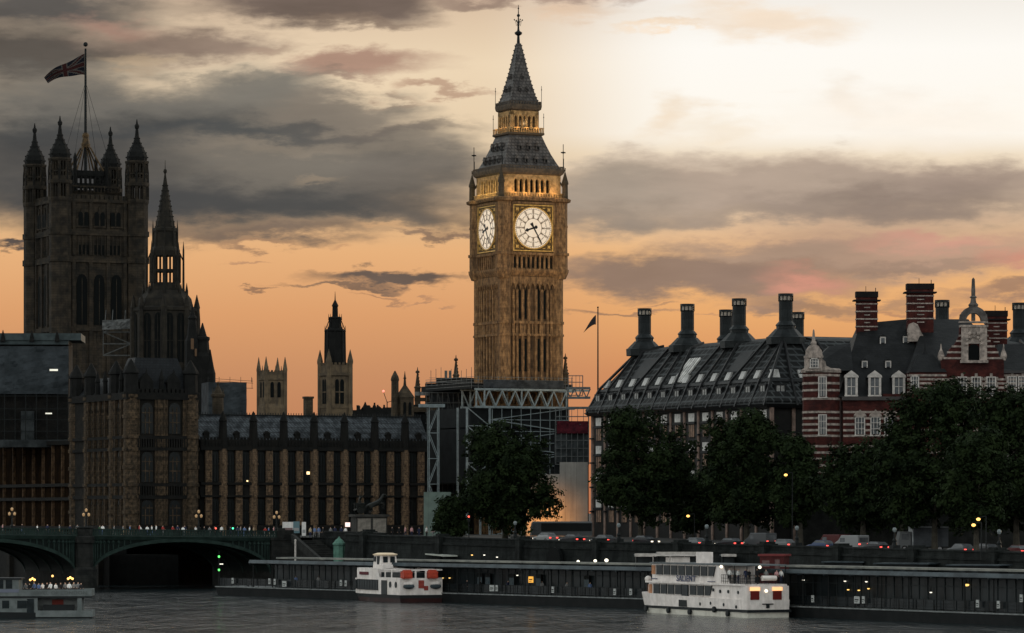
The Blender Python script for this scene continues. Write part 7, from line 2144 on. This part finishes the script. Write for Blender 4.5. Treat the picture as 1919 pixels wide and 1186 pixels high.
        for i in range(9):
            f = i/8; z = lerp(a.z, b.z, f); m.tube((v.x*f, v.y*f, z-2.2), (v.x*f, v.y*f, z), .05, 4)
            if i < 8:
                g2 = (i+1)/8; m.tube((v.x*f, v.y*f, z-2.2), (v.x*g2, v.y*g2, lerp(a.z, b.z, g2)), .04, 4)
        m.build('side_truss', iron, t)
    # ticket hall with white fascia behind the big boat
    for p0, p1, y0, y1, lab in ((1190, 1232, 1037, 1043, 'white fascia canopy of the ticket hall, left of the two deck boat'), (1231, 1322, 1034, 1041, 'longer pale fascia canopy of the ticket hall above the two deck boat'), (1352, 1381, 1038, 1043, 'short pale fascia canopy of the ticket hall above the boat stern')):
        d = 497
        t = thing('ticket_canopy', lab, 'canopy', (W(p0, d), d), 2.0, 0, 'ticket hall canopies on the pier')
        w = W(p1, d) - W(p0, d); z0, z1 = Z(y1, d), Z(y0, d)
        m = MB(); m.box(0, w-.03, 0, .25, z0, z1); m.build('fascia', white_p, t)
        m = MB(); m.box(.05, w-.1, .26, 5, z0+.05, z1-.1); m.build('roof', canopy, t)
        m = MB(); 
        for x in (.3, w-.3): m.tube((x, .5, 1.2), (x, .5, z0), .09, 6)
        m.build('column', iron, t)
        m = MB(); m.box(.2, w-.2, 1.5, 4, 1.3, z0-.05); m.build('hall_wall', scr, t)
    for px, yy, s in ((1084, 1052, 1.0), (1116, 1051, 1.1), (1137, 1050, 1.3)):
        d = 512; z = Z(yy, d); w = (W(px, d), d)
        t = thing('globe_light', '%s round white globe light below the gangway handrail' % ('smaller left' if px == 1084 else 'middle' if px == 1116 else 'largest right'), 'lamp', w, z, 0, 'globe lights on the pier')
        m = MB(); m.ball((0, 0, z), .22*s, 8, 6, .8); m.build('lamp_globe', glow('warm_white_globe', (1, .9, .72), 1.5), t)
        m = MB(); m.tube((0, .1, z-.2), (0, .1, 2), .05, 5); m.build('post', iron, t)
    rnd = random.Random(3)
    for i, px in enumerate((560, 590, 700, 880, 900, 950, 1010, 1060, 1110)):
        x = pier_x(pA, px, 2); person(on_pier(pA[1], pA[2], x, rnd.uniform(1.2, 2.8)), 1.3, rnd.uniform(0, 6.3), 'stand', rnd.choice(['grey', 'navy', 'blue', 'black']), 'black', '%s waiting person under the left pier canopy, from the left' % ORD[i], 'people waiting on the pier')
canopy_lt = mat('pale_gangway_edge', (.36, .37, .33), (.25, .26, .238), 1.0, .6)
pier_bits()
def pier_clutter():
    rnd = random.Random(44)
    bn_ = MB(); bn_.box(-.8, .8, -.2, .2, .42, .5); bn_.box(-.8, .8, .18, .24, .5, .95); bn_.box(-.75, -.65, -.18, .2, 0, .42); bn_.box(.65, .75, -.18, .2, 0, .42)
    bme = bn_.mesh('bench', mat('bench_timber', (.035, .028, .02), (.02, .016, .012), 2, .8))
    for nm_, pier, pxs in (('left', pA, (470, 600, 720, 860, 985, 1085, 1140)), ('right', pB, (1560, 1680, 1760, 1850))):
        for i, px in enumerate(pxs):
            x = pier_x(pier, px, 2.6); w = on_pier(pier[1], pier[2], x, 2.6)
            o = place('bench', bme, None, (w[0], w[1], 1.3), pier[2]); tag(o, '%s timber bench under the %s pier canopy, from the left' % (ORD[i], nm_), 'bench', 'benches on the pier')
    mm = MB(); mm.box(-.55, .55, -.05, .05, 1.0, 2.6); mm.cur = 1; mm.box(-.5, .5, -.07, -.051, 1.1, 2.1); mm.cur = 2; mm.box(-.5, -.42, -.04, .04, 0, 1.0); mm.box(.42, .5, -.04, .04, 0, 1.0)
    mme = mm.mesh('map_panel', [iron, mat('dim_poster_blue', (.03, .05, .065), (.07, .085, .09), 3.0, .5), iron])
    for i, px in enumerate((900, 915, 960, 1010, 1100)):
        x = pier_x(pA, px, 3.0); w = on_pier(pA[1], pA[2], x, 3.0)
        o = place('map_panel', mme, None, (w[0], w[1], 1.3), pA[2]); tag(o, '%s bluish poster panel standing under the left pier canopy, from the left' % ORD[i], 'poster panel', 'poster panels on the pier')
    # red kiosk behind the stern of the big boat
    d = 470; x = W(1452, d)
    t = thing('red_kiosk', 'dark red ticket kiosk with pale panels behind the open stern deck', 'kiosk', (x, d), 1.5, R(-20))
    m = MB(); m.box(-1.5, 1.5, -1.2, 1.2, 1.5, Z(1042, d)); m.build('kiosk_body', mat('dark_red_panel', (.065, .014, .014), (.04, .01, .01), 1, .6), t)
    m = MB(); m.box(-1.7, 1.7, -1.4, 1.4, Z(1042, d), Z(1038, d)); m.build('kiosk_roof', mat('red_roof_edge', (.13, .03, .03), None), t)
    pn_m = mat('pinkish_panel', (.15, .09, .085), (.08, .05, .05), 3, .7)
    m = MB(); m.box(-1.2, -.3, -1.24, -1.2, Z(1062, d), Z(1050, d)); m.build('kiosk_panel', pn_m, t)
    m = MB(); m.box(.4, 1.0, -1.24, -1.2, Z(1066, d), Z(1048, d)); m.build('kiosk_panel', pn_m, t)
    for i, (px, dd, w_, y0, lab) in enumerate(((1590, 476, 5.0, 1054, 'low dark pier shed with flat roof behind the right canopy, left one'), (1700, 458, 6.5, 1057, 'low dark pier shed with flat roof behind the right canopy, middle one'), (1835, 440, 6.0, 1060, 'low dark pier shed with flat roof behind the right canopy, right one'))):
        t = thing('pier_shed', lab, 'shed', (W(px, dd), dd), 1.5, R(-28), 'sheds behind the right pier canopy')
        m = MB(); m.box(-w_/2, w_/2, -1.5, 1.5, 1.5, Z(y0, dd)); m.build('shed_wall', pont, t)
        m = MB(); m.box(-w_/2-.3, w_/2+.3, -1.8, 1.8, Z(y0, dd), Z(y0, dd)+.15); m.build('shed_roof', canopy, t)
        wm_ = MB(); wm_.box(-.4, .4, -1.54, -1.5, 0, .9); wme = wm_.mesh('shed_window', scr)
        for q in (-1.5, 0, 1.5): place('shed_window', wme, t, (q, 0, Z(y0, dd)-1.3))
pier_clutter()

# ================================================================== boats
hullw = mat('white_boat_paint', (.66, .605, .57), (.52, .475, .45), 1.1, .45, .06, streak=(.47, .42, .385))
hullc = mat('cream_hull_bottom', (.52, .50, .44), (.42, .40, .35), 1.2, .5)
hullr = mat('dark_red_hull', (.030, .010, .009), (.018, .008, .008), 1.0, .5)
rub = mat('rubbing_strake', (.013, .015, .016), None, rough=.6)
curt = mat('orange_curtain', (.40, .20, .11), (.28, .13, .07), 2.0, .8)
raft = mat('red_orange_raft', (.40, .055, .030), (.28, .040, .024), 2.0, .5)
boat_gl = mat('boat_window_glass', (.005, .008, .009), (.013, .018, .021), .8, .35, spec=.07)
navyp = mat('navy_lettering', (.03, .04, .09), None, rough=.6)
ROTB = TH - math.pi/2                       # bow far left, stern near right
def textmesh(s, size, extr=.02):
    cu = bpy.data.curves.new('t', 'FONT'); cu.body = s; cu.size = size; cu.extrude = extr; cu.offset = size*.015; cu.space_character = 1.12; cu.align_x = 'CENTER'; cu.align_y = 'CENTER'
    o = bpy.data.objects.new('t', cu); C.objects.link(o); bpy.context.view_layer.update()
    me = bpy.data.meshes.new_from_object(o.evaluated_get(bpy.context.evaluated_depsgraph_get()))
    bpy.data.objects.remove(o); return me
def lettering(name, s, size, m, parent, loc, rot, sx=1.0):
    me = textmesh(s, size); me.materials.clear(); me.materials.append(m)
    o = bpy.data.objects.new(name, me); C.objects.link(o); o.parent = parent
    o.location = loc; o.rotation_euler = rot; o.scale = (sx, 1, 1); return o
def hull_loft(mb, st, zs):
    """st: (x, half width at deck, half width at water, cy); zs rings"""
    rings = []
    for x, wd, ww, cy, z0, z1 in st:
        rings.append([(x, cy-ww, z0), (x, cy-wd, z1), (x, cy+wd, z1), (x, cy+ww, z0)])
    n = 4; vs = [p for r in rings for p in r]; fs = []
    for k in range(len(rings)-1):
        for i in range(n):
            j = (i+1) % n; fs.append((k*n+i, (k+1)*n+i, (k+1)*n+j, k*n+j))
    fs.append((0, 1, 2, 3)); o = (len(rings)-1)*n; fs.append((o+3, o+2, o+1, o))
    mb.add(vs, fs)
def panel_window(x0, x1, z0, z1, sl=0.0, th=.05):
    m = MB(); m.ext([(x0, z0), (x1, z0), (x1+sl, z1), (x0, z1)], -th, .04); m.cur = 1
    for a, b in (((x0-.06, z0-.06), (x1+.06, z0)), ((x0-.06, z1), (x1+.06+sl, z1+.06))): m.box(a[0], b[0], -th-.03, .04, a[1], b[1])
    m.box(x0-.06, x0, -th-.03, .04, z0, z1)
    return m
def big_boat():
    L, Bm = 29.0, 5.6; cy = Bm/2
    cx0, cy0 = 26.65 - L*sT, 441.0 + L*cT
    t = thing('passenger_boat', 'white two deck passenger boat lettered SALIENT with people on its open stern', 'boat', (cx0, cy0), 0.0, ROTB)
    st = [(0, 1.3, .35), (1.0, 1.95, 1.0), (2.5, 2.5, 1.8), (5, 2.78, 2.4), (9, 2.8, 2.65), (24, 2.8, 2.65), (L, 2.75, 2.6)]
    m = MB(); hull_loft(m, [(x, a, b, cy, -.5, .62) for x, a, b in [(x, lerp(b, a, .5), b) for x, a, b in st]], None); m.build('lower_hull', hullc, t)
    m = MB(); hull_loft(m, [(x-.05 if x == 0 else x, lerp(b, a, .6)+.07, lerp(b, a, .5)+.07, cy, .62, .92) for x, a, b in st[:-1]] + [(L+.25, 2.85, 2.85, cy, .62, .92)], None); m.build('rubbing_strake', rub, t)
    m = MB(); hull_loft(m, [(x, a, lerp(b, a, .62), cy, .92, lerp(2.45, 2.05, min(1, x/20))) for x, a, b in st], None)
    hb = m.build('upper_hull', hullw, t)
    # lower saloon, upper saloon
    m = MB(); m.plan([(2.2, cy-.9), (3.4, .55), (L-1.2, .30), (L-1.2, Bm-.30), (3.4, Bm-.55), (2.2, cy+.9)], 2.0, 3.62); m.plan([(1.6, cy-1.1), (3.0, .3), (L-.6, .05), (L-.6, Bm-.05), (3.0, Bm-.3), (1.6, cy+1.1)], 3.62, 3.82); low = m.build('lower_cabin', hullw, t)
    m = MB(); m.plan([(3.2, cy-1.2), (4.2, .62), (21.5, .45), (21.5, Bm-.45), (4.2, Bm-.62), (3.2, cy+1.2)], 3.82, 5.9); m.ext([(21.4, 3.82), (24.0, 3.82), (22.4, 5.9), (21.4, 5.9)], .44, .56); up = m.build('upper_cabin', hullw, t)
    m = MB(); m.plan([(2.8, cy-1.4), (4.0, .35), (28.6, .25), (28.6, Bm-.25), (4.0, Bm-.35), (2.8, cy+1.4)], 5.9, 6.06); m.build('canopy_roof', roof_dk, t)
    lw = panel_window(0, .92, 0, 1.08).mesh('window', [boat_gl, white_p])
    xs_up = [5.6 + 1.92*i for i in range(8)]
    lw2 = panel_window(0, 1.5, 0, 1.12).mesh('window', [boat_gl, white_p]); lw2s = panel_window(0, 1.2, 0, 1.12, .5).mesh('window', [boat_gl, white_p])
    for i, x in enumerate(xs_up): place('window', lw2 if i < 7 else lw2s, up, (x, .53 - (x-4.2)*.0095, 4.62))
    xs_lo = [5.0, 6.9, 8.8, 10.7, 14.5, 16.4, 18.3]
    for i, x in enumerate(xs_lo): place('window', lw2 if i < 6 else lw2s, low, (x, .45 - (x-3.4)*.0094, 2.36))
    m = MB(); m.box(12.5, 14.0, .25, .41, 1.0, 3.5); m.build('side_door', boat_gl, low)
    fx = MB(); fx.box(12.2, 14.3, .02, .2, .95, 2.1); fx.build('boarding_gap', rub, t)
    bw = MB(); bw.loft([[(3.36, .58, 2.4), (2.5, cy-.9, 2.4), (2.4, cy-.9, 2.4), (3.3, .5, 2.4)], [(3.36, .58, 3.4), (2.5, cy-.9, 3.4), (2.4, cy-.9, 3.4), (3.3, .5, 3.4)]]); bw.build('bow_window', curt, low)
    bw = MB(); bw.loft([[(4.16, .66, 4.6), (3.5, cy-1.1, 4.6), (3.4, cy-1.15, 4.6), (4.1, .58, 4.6)], [(4.16, .66, 5.7), (3.5, cy-1.1, 5.7), (3.4, cy-1.15, 5.7), (4.1, .58, 5.7)]]); bw.build('bow_window', curt, up)
    pw_ = MB(); pw_.box(4.6, 5.3, -.05, .1, 0, 1.05); pme = pw_.mesh('front_curtain', curt)
    place('front_curtain', pme, low, (-.9, .50, 2.38)); place('front_curtain', pme, up, (-.2, .55, 4.65))
    m = MB(); m.ball((2.6, .9, 4.0), .42, 8, 6); m.build('bow_fender', hullw, t)
    lettering('name_lettering', 'SALIENT', .98, navyp, t, (13.4, .36, 4.21), (math.pi/2, 0, 0), 1.2)
    m = MB(); m.box(4.2, 5.8, .44, .5, 4.08, 4.16); m.box(18.8, 20.6, .34, .42, 3.95, 4.02); m.build('painted_strip', navyp, t)
    pm = MB(); pm.T = Matrix.Rotation(math.pi/2, 4, 'X'); pm.lathe(0, 0, [(-.04, .2), (.05, .2)], 12); pme = pm.mesh('porthole', boat_gl)
    for x, z in ((20.3, 3.05), (22.0, 2.9), (24.0, 2.9), (26.4, 2.85)): place('porthole', pme, low, (x, .30, z))
    for x, z in ((17.6, 1.35), (20.2, 1.5), (23.4, 1.4), (26.4, 1.2)): place('porthole', pme, hb, (x, .04 , z))
    # wheelhouse roof rails and funnel
    m = MB()
    for a, b in ((4.3, 4.3), (8.4, 8.8)): m.tube((a, .7, 6.06), (b, .7, 6.85), .07, 5); m.tube((a, Bm-.7, 6.06), (b, Bm-.7, 6.85), .07, 5)
    m.box(3.9, 8.8, .55, Bm-.55, 6.8, 6.92); m.build('pilot_awning', white_p, t)
    m = MB(); m.box(6.6, 8.2, 1.2, 3.6, 6.06, 6.7); m.build('pilot_screen', hullw, t)
    m = MB(); m.box(13.6, 15.2, 1.6, 3.0, 6.06, 7.35); m.build('funnel', hullw, t)
    # stern: open deck rail, posts, lamps, rescue gear
    rl = MB()
    for z in (4.1, 4.45, 4.85):
        rl.tube((22.4, .25, z), (28.6, .25, z), .035, 4); rl.tube((28.6, .25, z), (28.6, Bm-.25, z), .035, 4)
    for i in range(13): rl.tube((22.4+i*.52, .25, 3.82), (22.4+i*.52, .25, 4.85), .025, 4)
    for i in range(12): rl.tube((28.6, .25+i*.46, 3.82), (28.6, .25+i*.46, 4.85), .025, 4)
    for x, y in ((28.5, .3), (28.5, Bm-.3), (25.5, .3)): rl.tube((x, y, 3.82), (x, y, 5.9), .06, 5)
    rl.build('stern_rail', iron, t)
    sm = MB(); sm.box(L-.08, L+.06, -.55, .55, 0, 1.0); sme = sm.mesh('red_locker', mat('red_locker_paint', (.11, .012, .010), None, rough=.6))
    lm = MB(); lm.box(L-.05, L+.12, -.62, .62, 0, .4); lme = lm.mesh('stern_lamp', glow('stern_lamp_amber', (1, .50, .22), 1.0))
    sp_ = MB(); sp_.ball((0, 0, 0), .19, 8, 6); spm = sp_.mesh('round_lamp', glow('round_lamp_warm', (1, .88, .68), 1.6))
    m = MB(); m.box(L-1.25, L-.06, .1, Bm-.1, 1.95, 3.62); sb = m.build('stern_bulkhead', hullw, t)
    for y in (1.05, 3.95): place('red_locker', sme, sb, (0, y, 2.05)); place('stern_lamp', lme, sb, (0, y, 3.08))
    place('round_lamp', spm, t, (L+.05, 2.5, 3.05)); place('round_lamp', spm, t, (22.3, .3, 5.75)); place('round_lamp', spm, t, (28.6, 1.9, 5.75))
    m = MB(); m.tube((28.75, 2.1, 4.5), (28.75, 3.9, 4.5), .3, 10); m.build('life_raft', hullw, t)
    m = MB(); m.box(L+.0, L+.1, 2.0, 3.4, 1.5, 1.62); m.box(L, L+.1, 2.5, 2.9, 1.1, 1.5); m.build('stern_ladder', rub, t)
    tm = MB(); tm.T = Matrix.Rotation(math.pi/2, 4, 'X'); tm.lathe(0, 0, [(-.12, .18), (-.1, .36), (.1, .36), (.12, .18)], 12); tme = tm.mesh('tyre_fender', rub)
    for x, z in ((3.2, .5), (9.8, .45), (15.2, .4), (21.3, .8), (24.6, .4)): place('tyre_fender', tme, t, (x, -.12 if x > 4 else .28, z))
    for i, (px_, y_, tp) in enumerate(((23.2, .9, 'white'), (23.8, 1.3, 'white'), (24.6, .8, 'grey'), (25.3, .9, 'white'), (26.2, 1.8, 'black'), (26.9, 1.0, 'navy'), (27.4, 2.2, 'black'), (27.9, 3.1, 'grey'), (28.2, 4.3, 'pink'), (28.0, 5.0, 'white'))):
        c, s = math.cos(ROTB), math.sin(ROTB)
        person((cx0 + px_*c - y_*s, cy0 + px_*s + y_*c), 3.82, random.uniform(-.8, .8), 'stand', tp, 'navy' if i % 2 else 'black', '%s person from the left on the open stern of the two deck boat, in %s' % (ORD[i], tp), 'people on the two deck boat')
roof_dk = mat('grey_awning', (.10, .115, .12), (.07, .08, .085), 1.0, .5)
big_boat()
def ferry():
    L, Bm = 18.5, 6.2; cy = Bm/2
    cx0, cy0 = -14.9 - L*sT, 516.0 + L*cT
    t = thing('small_ferry', 'white river ferry with a black and dark red hull and orange rafts on its stern', 'boat', (cx0, cy0), 0.0, ROTB)
    st = [(0, 1.6, .4), (1.5, 2.4, 1.6), (4, 2.95, 2.6), (8, 3.1, 2.95), (L, 3.1, 3.0)]
    m = MB(); hull_loft(m, [(x, lerp(b, a, .6), b, cy, -.5, .55) for x, a, b in st], None); m.build('red_hull', hullr, t)
    m = MB(); hull_loft(m, [(x, lerp(b, a, .9)+.04, lerp(b, a, .6)+.04, cy, .55, 1.0) for x, a, b in st], None); m.build('black_band', rub, t)
    m = MB(); hull_loft(m, [(x, a, lerp(b, a, .9), cy, 1.0, 3.05) for x, a, b in st], None); low = m.build('main_cabin', hullw, t)
    m = MB(); m.plan([(.9, cy-1.5), (3.2, .25), (10.3, .02), (10.3, Bm-.02), (3.2, Bm-.25), (.9, cy+1.5)], 3.05, 4.45); fu = m.build('forward_bulwark', hullw, t)
    m = MB()
    for y0, y1 in ((.02, .12), (Bm-.12, Bm-.02)):
        m.ext([(10.3, 3.05), (L, 3.05), (L, 3.3), (11.4, 3.3), (10.9, 3.9), (11.0, 4.35), (L, 4.25), (L, 4.42), (10.3, 4.5)], y0, y1)
        for x in (13.4, 15.6): m.box(x-.12, x+.12, y0, y1, 3.3, 4.3)
    m.box(L-.12, L, .12, Bm-.12, 3.05, 3.25); m.box(L-.12, L, .12, Bm-.12, 4.22, 4.42); 
    for y in (.8, 2.3, 3.8, 5.3): m.box(L-.12, L, y-.12, y+.12, 3.25, 4.22)
    m.build('aft_rail_frame', hullw, t)
    m = MB(); m.box(10.8, L-.6, .6, Bm-.6, 3.06, 3.95); m.build('seat_block', boat_gl, t)
    m = MB()
    for i in range(9): pass
    wn = panel_window(0, .82, 0, 1.28).mesh('window', [boat_gl, rub])
    for i in range(8): place('window', wn, low, (3.9+.92*i, max(.05 - .036*i, -.06), 1.6))
    m = MB(); m.loft([[(3.5, .3, 1.6), (1.4, cy-2.3, 1.6), (1.3, cy-2.5, 1.6), (3.4, .06, 1.6)], [(3.6, .2, 2.85), (1.4, cy-2.3, 2.85), (1.25, cy-2.55, 2.85), (3.4, -.02, 2.85)]]); m.build('bow_window', boat_gl, low)
    m = MB(); m.box(12.3, 14.2, -.06, .06, 1.0, 2.9); m.build('side_door', boat_gl, low)
    ov = MB(); ov.ext([(.26*math.cos(2*math.pi*i/12), .42*math.sin(2*math.pi*i/12)) for i in range(12)], -.06, .04); ome = ov.mesh('oval_window', boat_gl)
    for x in (15.3, 17.2): place('oval_window', ome, low, (x, 0, 2.35), 0, (1.5, 1, 1))
    m = MB(); m.box(4.5, 7.6, .02, .14, 3.55, 3.95); m.build('name_plate', mat('maroon_plate', (.09, .025, .030), None), fu)
    # wheelhouse
    m = MB(); hx, hy = 6.3, cy
    m.loft([[(hx-1.35, hy-1.25, 4.4), (hx+1.35, hy-1.25, 4.4), (hx+1.35, hy+1.25, 4.4), (hx-1.35, hy+1.25, 4.4)], [(hx-1.2, hy-1.1, 6.15), (hx+1.2, hy-1.1, 6.15), (hx+1.2, hy+1.1, 6.15), (hx-1.2, hy+1.1, 6.15)]]); wh_ = m.build('wheelhouse', hullw, t)
    m = MB(); m.box(hx-1.1, hx-.5, hy-1.27, hy-1.1, 5.3, 6.0); m.box(hx+.1, hx+.75, hy-1.28, hy-1.1, 4.5, 6.05); m.build('side_window', boat_gl, wh_)
    m = MB(); m.box(hx+1.24, hx+1.36, hy-.85, hy-.2, 5.2, 6.0); m.box(hx+1.24, hx+1.36, hy+.2, hy+.85, 5.2, 6.0); m.build('rear_window', boat_gl, wh_)
    m = MB(); m.loft([[(hx+1.9*math.cos(a), hy+1.55*math.sin(a), 6.15) for a in [2*math.pi*i/16 for i in range(16)]], [(hx+2.0*math.cos(a), hy+1.65*math.sin(a), 6.3) for a in [2*math.pi*i/16 for i in range(16)]], [(hx+1.2*math.cos(a), hy+1.0*math.sin(a), 6.5) for a in [2*math.pi*i/16 for i in range(16)]]]); m.build('wheelhouse_roof', mat('cream_roof', (.72, .58, .40), (.62, .48, .33), 1.0, .6), t)
    m = MB(); m.box(8.6, 10.6, .9, 2.4, 4.45, 4.95); m.build('deck_locker', hullw, t)
    # stern: rafts, dark dinghies, red panel
    rm = MB(); rm.box(-.55, .55, -.62, .62, 0, .95); rm.box(-.6, .6, -.68, .68, .7, .78); rm.box(-.6, .6, -.68, .68, .2, .28); rm.box(-.45, .45, -.5, .5, .95, 1.15); rme = rm.mesh('life_raft', raft)
    for y in (.9, 4.6): place('life_raft', rme, t, (L+.15, y, 3.2))
    dm = MB(); dm.ball((0, 0, 0), .85, 10, 6, .42); dme = dm.mesh('dinghy', mat('dark_dinghy', (.05, .065, .075), (.035, .045, .05), 1, .5))
    for y in (1.2, 5.1): place('dinghy', dme, t, (L+.25, y, 2.15), 0, (.5, 1, 1))
    cm = MB(); cm.ball((0, 0, 0), .8, 10, 6, .5); cme = cm.mesh('dinghy_cover', hullw)
    for y in (1.2, 5.1): place('dinghy_cover', cme, t, (L+.15, y, 2.5), 0, (.5, 1, 1))
    m = MB(); m.box(L-.02, L+.08, 2.7, 3.5, 1.9, 2.95); m.box(L-.02, L+.06, 3.5, 4.1, 1.6, 2.2); m.build('red_panel', mat('rust_red_panel', (.26, .05, .035), (.18, .035, .03), 2, .7), t)
ferry()
def party_boat():
    d = 441
    bx, by = W(172, d), d
    rot = R(3); L = 22.0
    x0, y0 = bx - L*math.cos(rot), by - L*math.sin(rot)
    t = thing('party_boat', 'pale two deck party boat with seated passengers under lamps, far left', 'boat', (x0, y0), 0.0, rot)
    def z(y): return 12 + (960-y)*d/F
    Bm = 5.5; cy = Bm/2
    m = MB(); hull_loft(m, [(0, 1.2, .5, cy, -.4, .75), (3, 2.5, 2.0, cy, -.4, .75), (7, 2.75, 2.6, cy, -.4, .75), (L-.2, 2.75, 2.6, cy, -.4, .55)], None); m.build('dark_hull', rub, t)
    m = MB(); m.box(L-6.3, L+.1, -.05, Bm+.05, z(1156), z(1144)); m.build('stern_bulwark', hullg, t)
    m = MB(); m.box(3, L-6.4, .05, Bm-.05, .5, z(1120)); low = m.build('main_cabin', hullg, t)
    m = MB(); m.box(L-6.4, L-1.0, 2.2, 2.4, .55, z(1120)); m.build('aft_wall', hullg2, t)
    m = MB(); m.box(2.5, L+.1, -.1, Bm+.1, z(1120), z(1117)); m.build('upper_deck', rub, t)
    m = MB(); m.ext([(L-8.2, z(1117)), (L+.05, z(1117)), (L, z(1104)), (L-8.2, z(1105))], -.12, -.02); m.ext([(L-8.2, z(1117)), (L+.05, z(1117)), (L, z(1104)), (L-8.2, z(1105))], Bm+.02, Bm+.12); m.box(L-.06, L+.04, -.02, Bm+.02, z(1117), z(1104)); bl = m.build('name_bulwark', hullg, t)
    m = MB(); m.box(3, L-8.2, .0, Bm, z(1117), z(1086)); up = m.build('upper_cabin', hullg, t)
    m = MB(); m.box(3, L-8.1, -.04, 0, z(1110), z(1104)); m.build('grey_stripe', mat('slate_blue_stripe', (.12, .13, .17), None), up)
    m = MB(); m.box(2.8, L-7.9, -.2, Bm+.2, z(1086), z(1083)); m.build('roof', rub, t)
    wn = panel_window(0, .75, 0, 1.0).mesh('window', [boat_gl, hullg])
    for x in (3.6, 5.0, 6.4, 7.8, 9.2, 10.2, 11.3, 12.3): place('window', wn, up, (x, .02, z(1103)))
    wl = panel_window(0, .8, 0, .9).mesh('window', [boat_gl, hullg])
    for x in (3.6, 5.0, 6.4, 7.8, 9.2, 10.6, 11.9, 13.6): place('window', wl, low, (x, .06, z(1140)), 0, (1.35 if x > 13 else 1, 1, 1))
    m = MB(); m.box(L-7.3, L-6.5, .0, .1, .6, z(1122)); m.build('side_door', boat_gl, low)
    m = MB(); m.box(L-4.6, L-3.3, 2.1, 2.2, z(1136), z(1124)); m.build('red_notice', mat('dull_red_notice', (.16, .035, .028), None), t)
    m = MB(); m.box(L-5.5, L-2.0, .6, 1.6, .6, 1.5); m.build('aft_bench', rub, t)
    m = MB(); m.box(L-1.6, L-1.1, .0, .3, .6, z(1120)); m.box(L-6.4, L-6.1, 0, .3, .6, z(1120)); m.build('deck_post', hullg, t)
    lettering('name_lettering', 'JEWEL OF LONDON', .56, mat('grey_lettering', (.09, .10, .10), None), t, (L-3.6, -.15, (z(1117)+z(1104.5))/2), (math.pi/2, 0, 0), 1.12)
    lmp = MB(); lmp.ball((0, 0, 0), .14, 8, 5); lmm = lmp.mesh('bulb', glow('party_bulb', (1, .58, .18), 1.5))
    def lampat(px, yy, y_, n):
        x = (W(px, d) - x0)
        pm = MB(); pm.tube((x, y_, z(1117)), (x, y_, z(yy)+.1), .04, 5); pm.build('lamp_post', iron, t)
        for k in range(n): place('bulb', lmm, t, (x + (k-(n-1)/2)*.25, y_-.05, z(yy) + (.14 if k % 2 else 0)))
    lampat(60, 1087, 2.0, 3); lampat(131, 1085, 2.0, 3); lampat(97, 1080, 2.6, 1)
    for px, yy in ((60, 1087), (131, 1085)):
        ld = bpy.data.lights.new('party_glow', 'POINT'); ld.energy = 20; ld.color = (1, .6, .2); ld.shadow_soft_size = .2
        o = bpy.data.objects.new('party_glow', ld); C.objects.link(o); x = W(px, d) - x0
        o.location = (x0 + x*math.cos(rot), y0 + x*math.sin(rot) + 1.6, z(yy)+.2)
    rnd = random.Random(9)
    for i, px in enumerate((48, 56, 64, 72, 79, 87, 95, 104, 113, 121, 130, 137, 146, 152)):
        x = W(px, d) - x0; yy = rnd.uniform(.5, 2.6); tp = 'white' if i in (4, 6, 7, 10) else rnd.choice(['black', 'navy', 'grey', 'black', 'blue'])
        person((x0 + x*math.cos(rot) - yy*math.sin(rot), y0 + x*math.sin(rot) + yy*math.cos(rot)), z(1117)+.25, rnd.uniform(-.9, .9), 'sit', tp, 'black', '%s seated passenger from the left on the party boat, in %s' % (ORD[i], tp), 'passengers on the party boat')
hullg = mat('greyish_boat_paint', (.125, .14, .14), (.085, .097, .097), .9, .5); hullg2 = mat('dim_boat_wall', (.15, .16, .16), (.11, .12, .12), .9, .6)
party_boat()
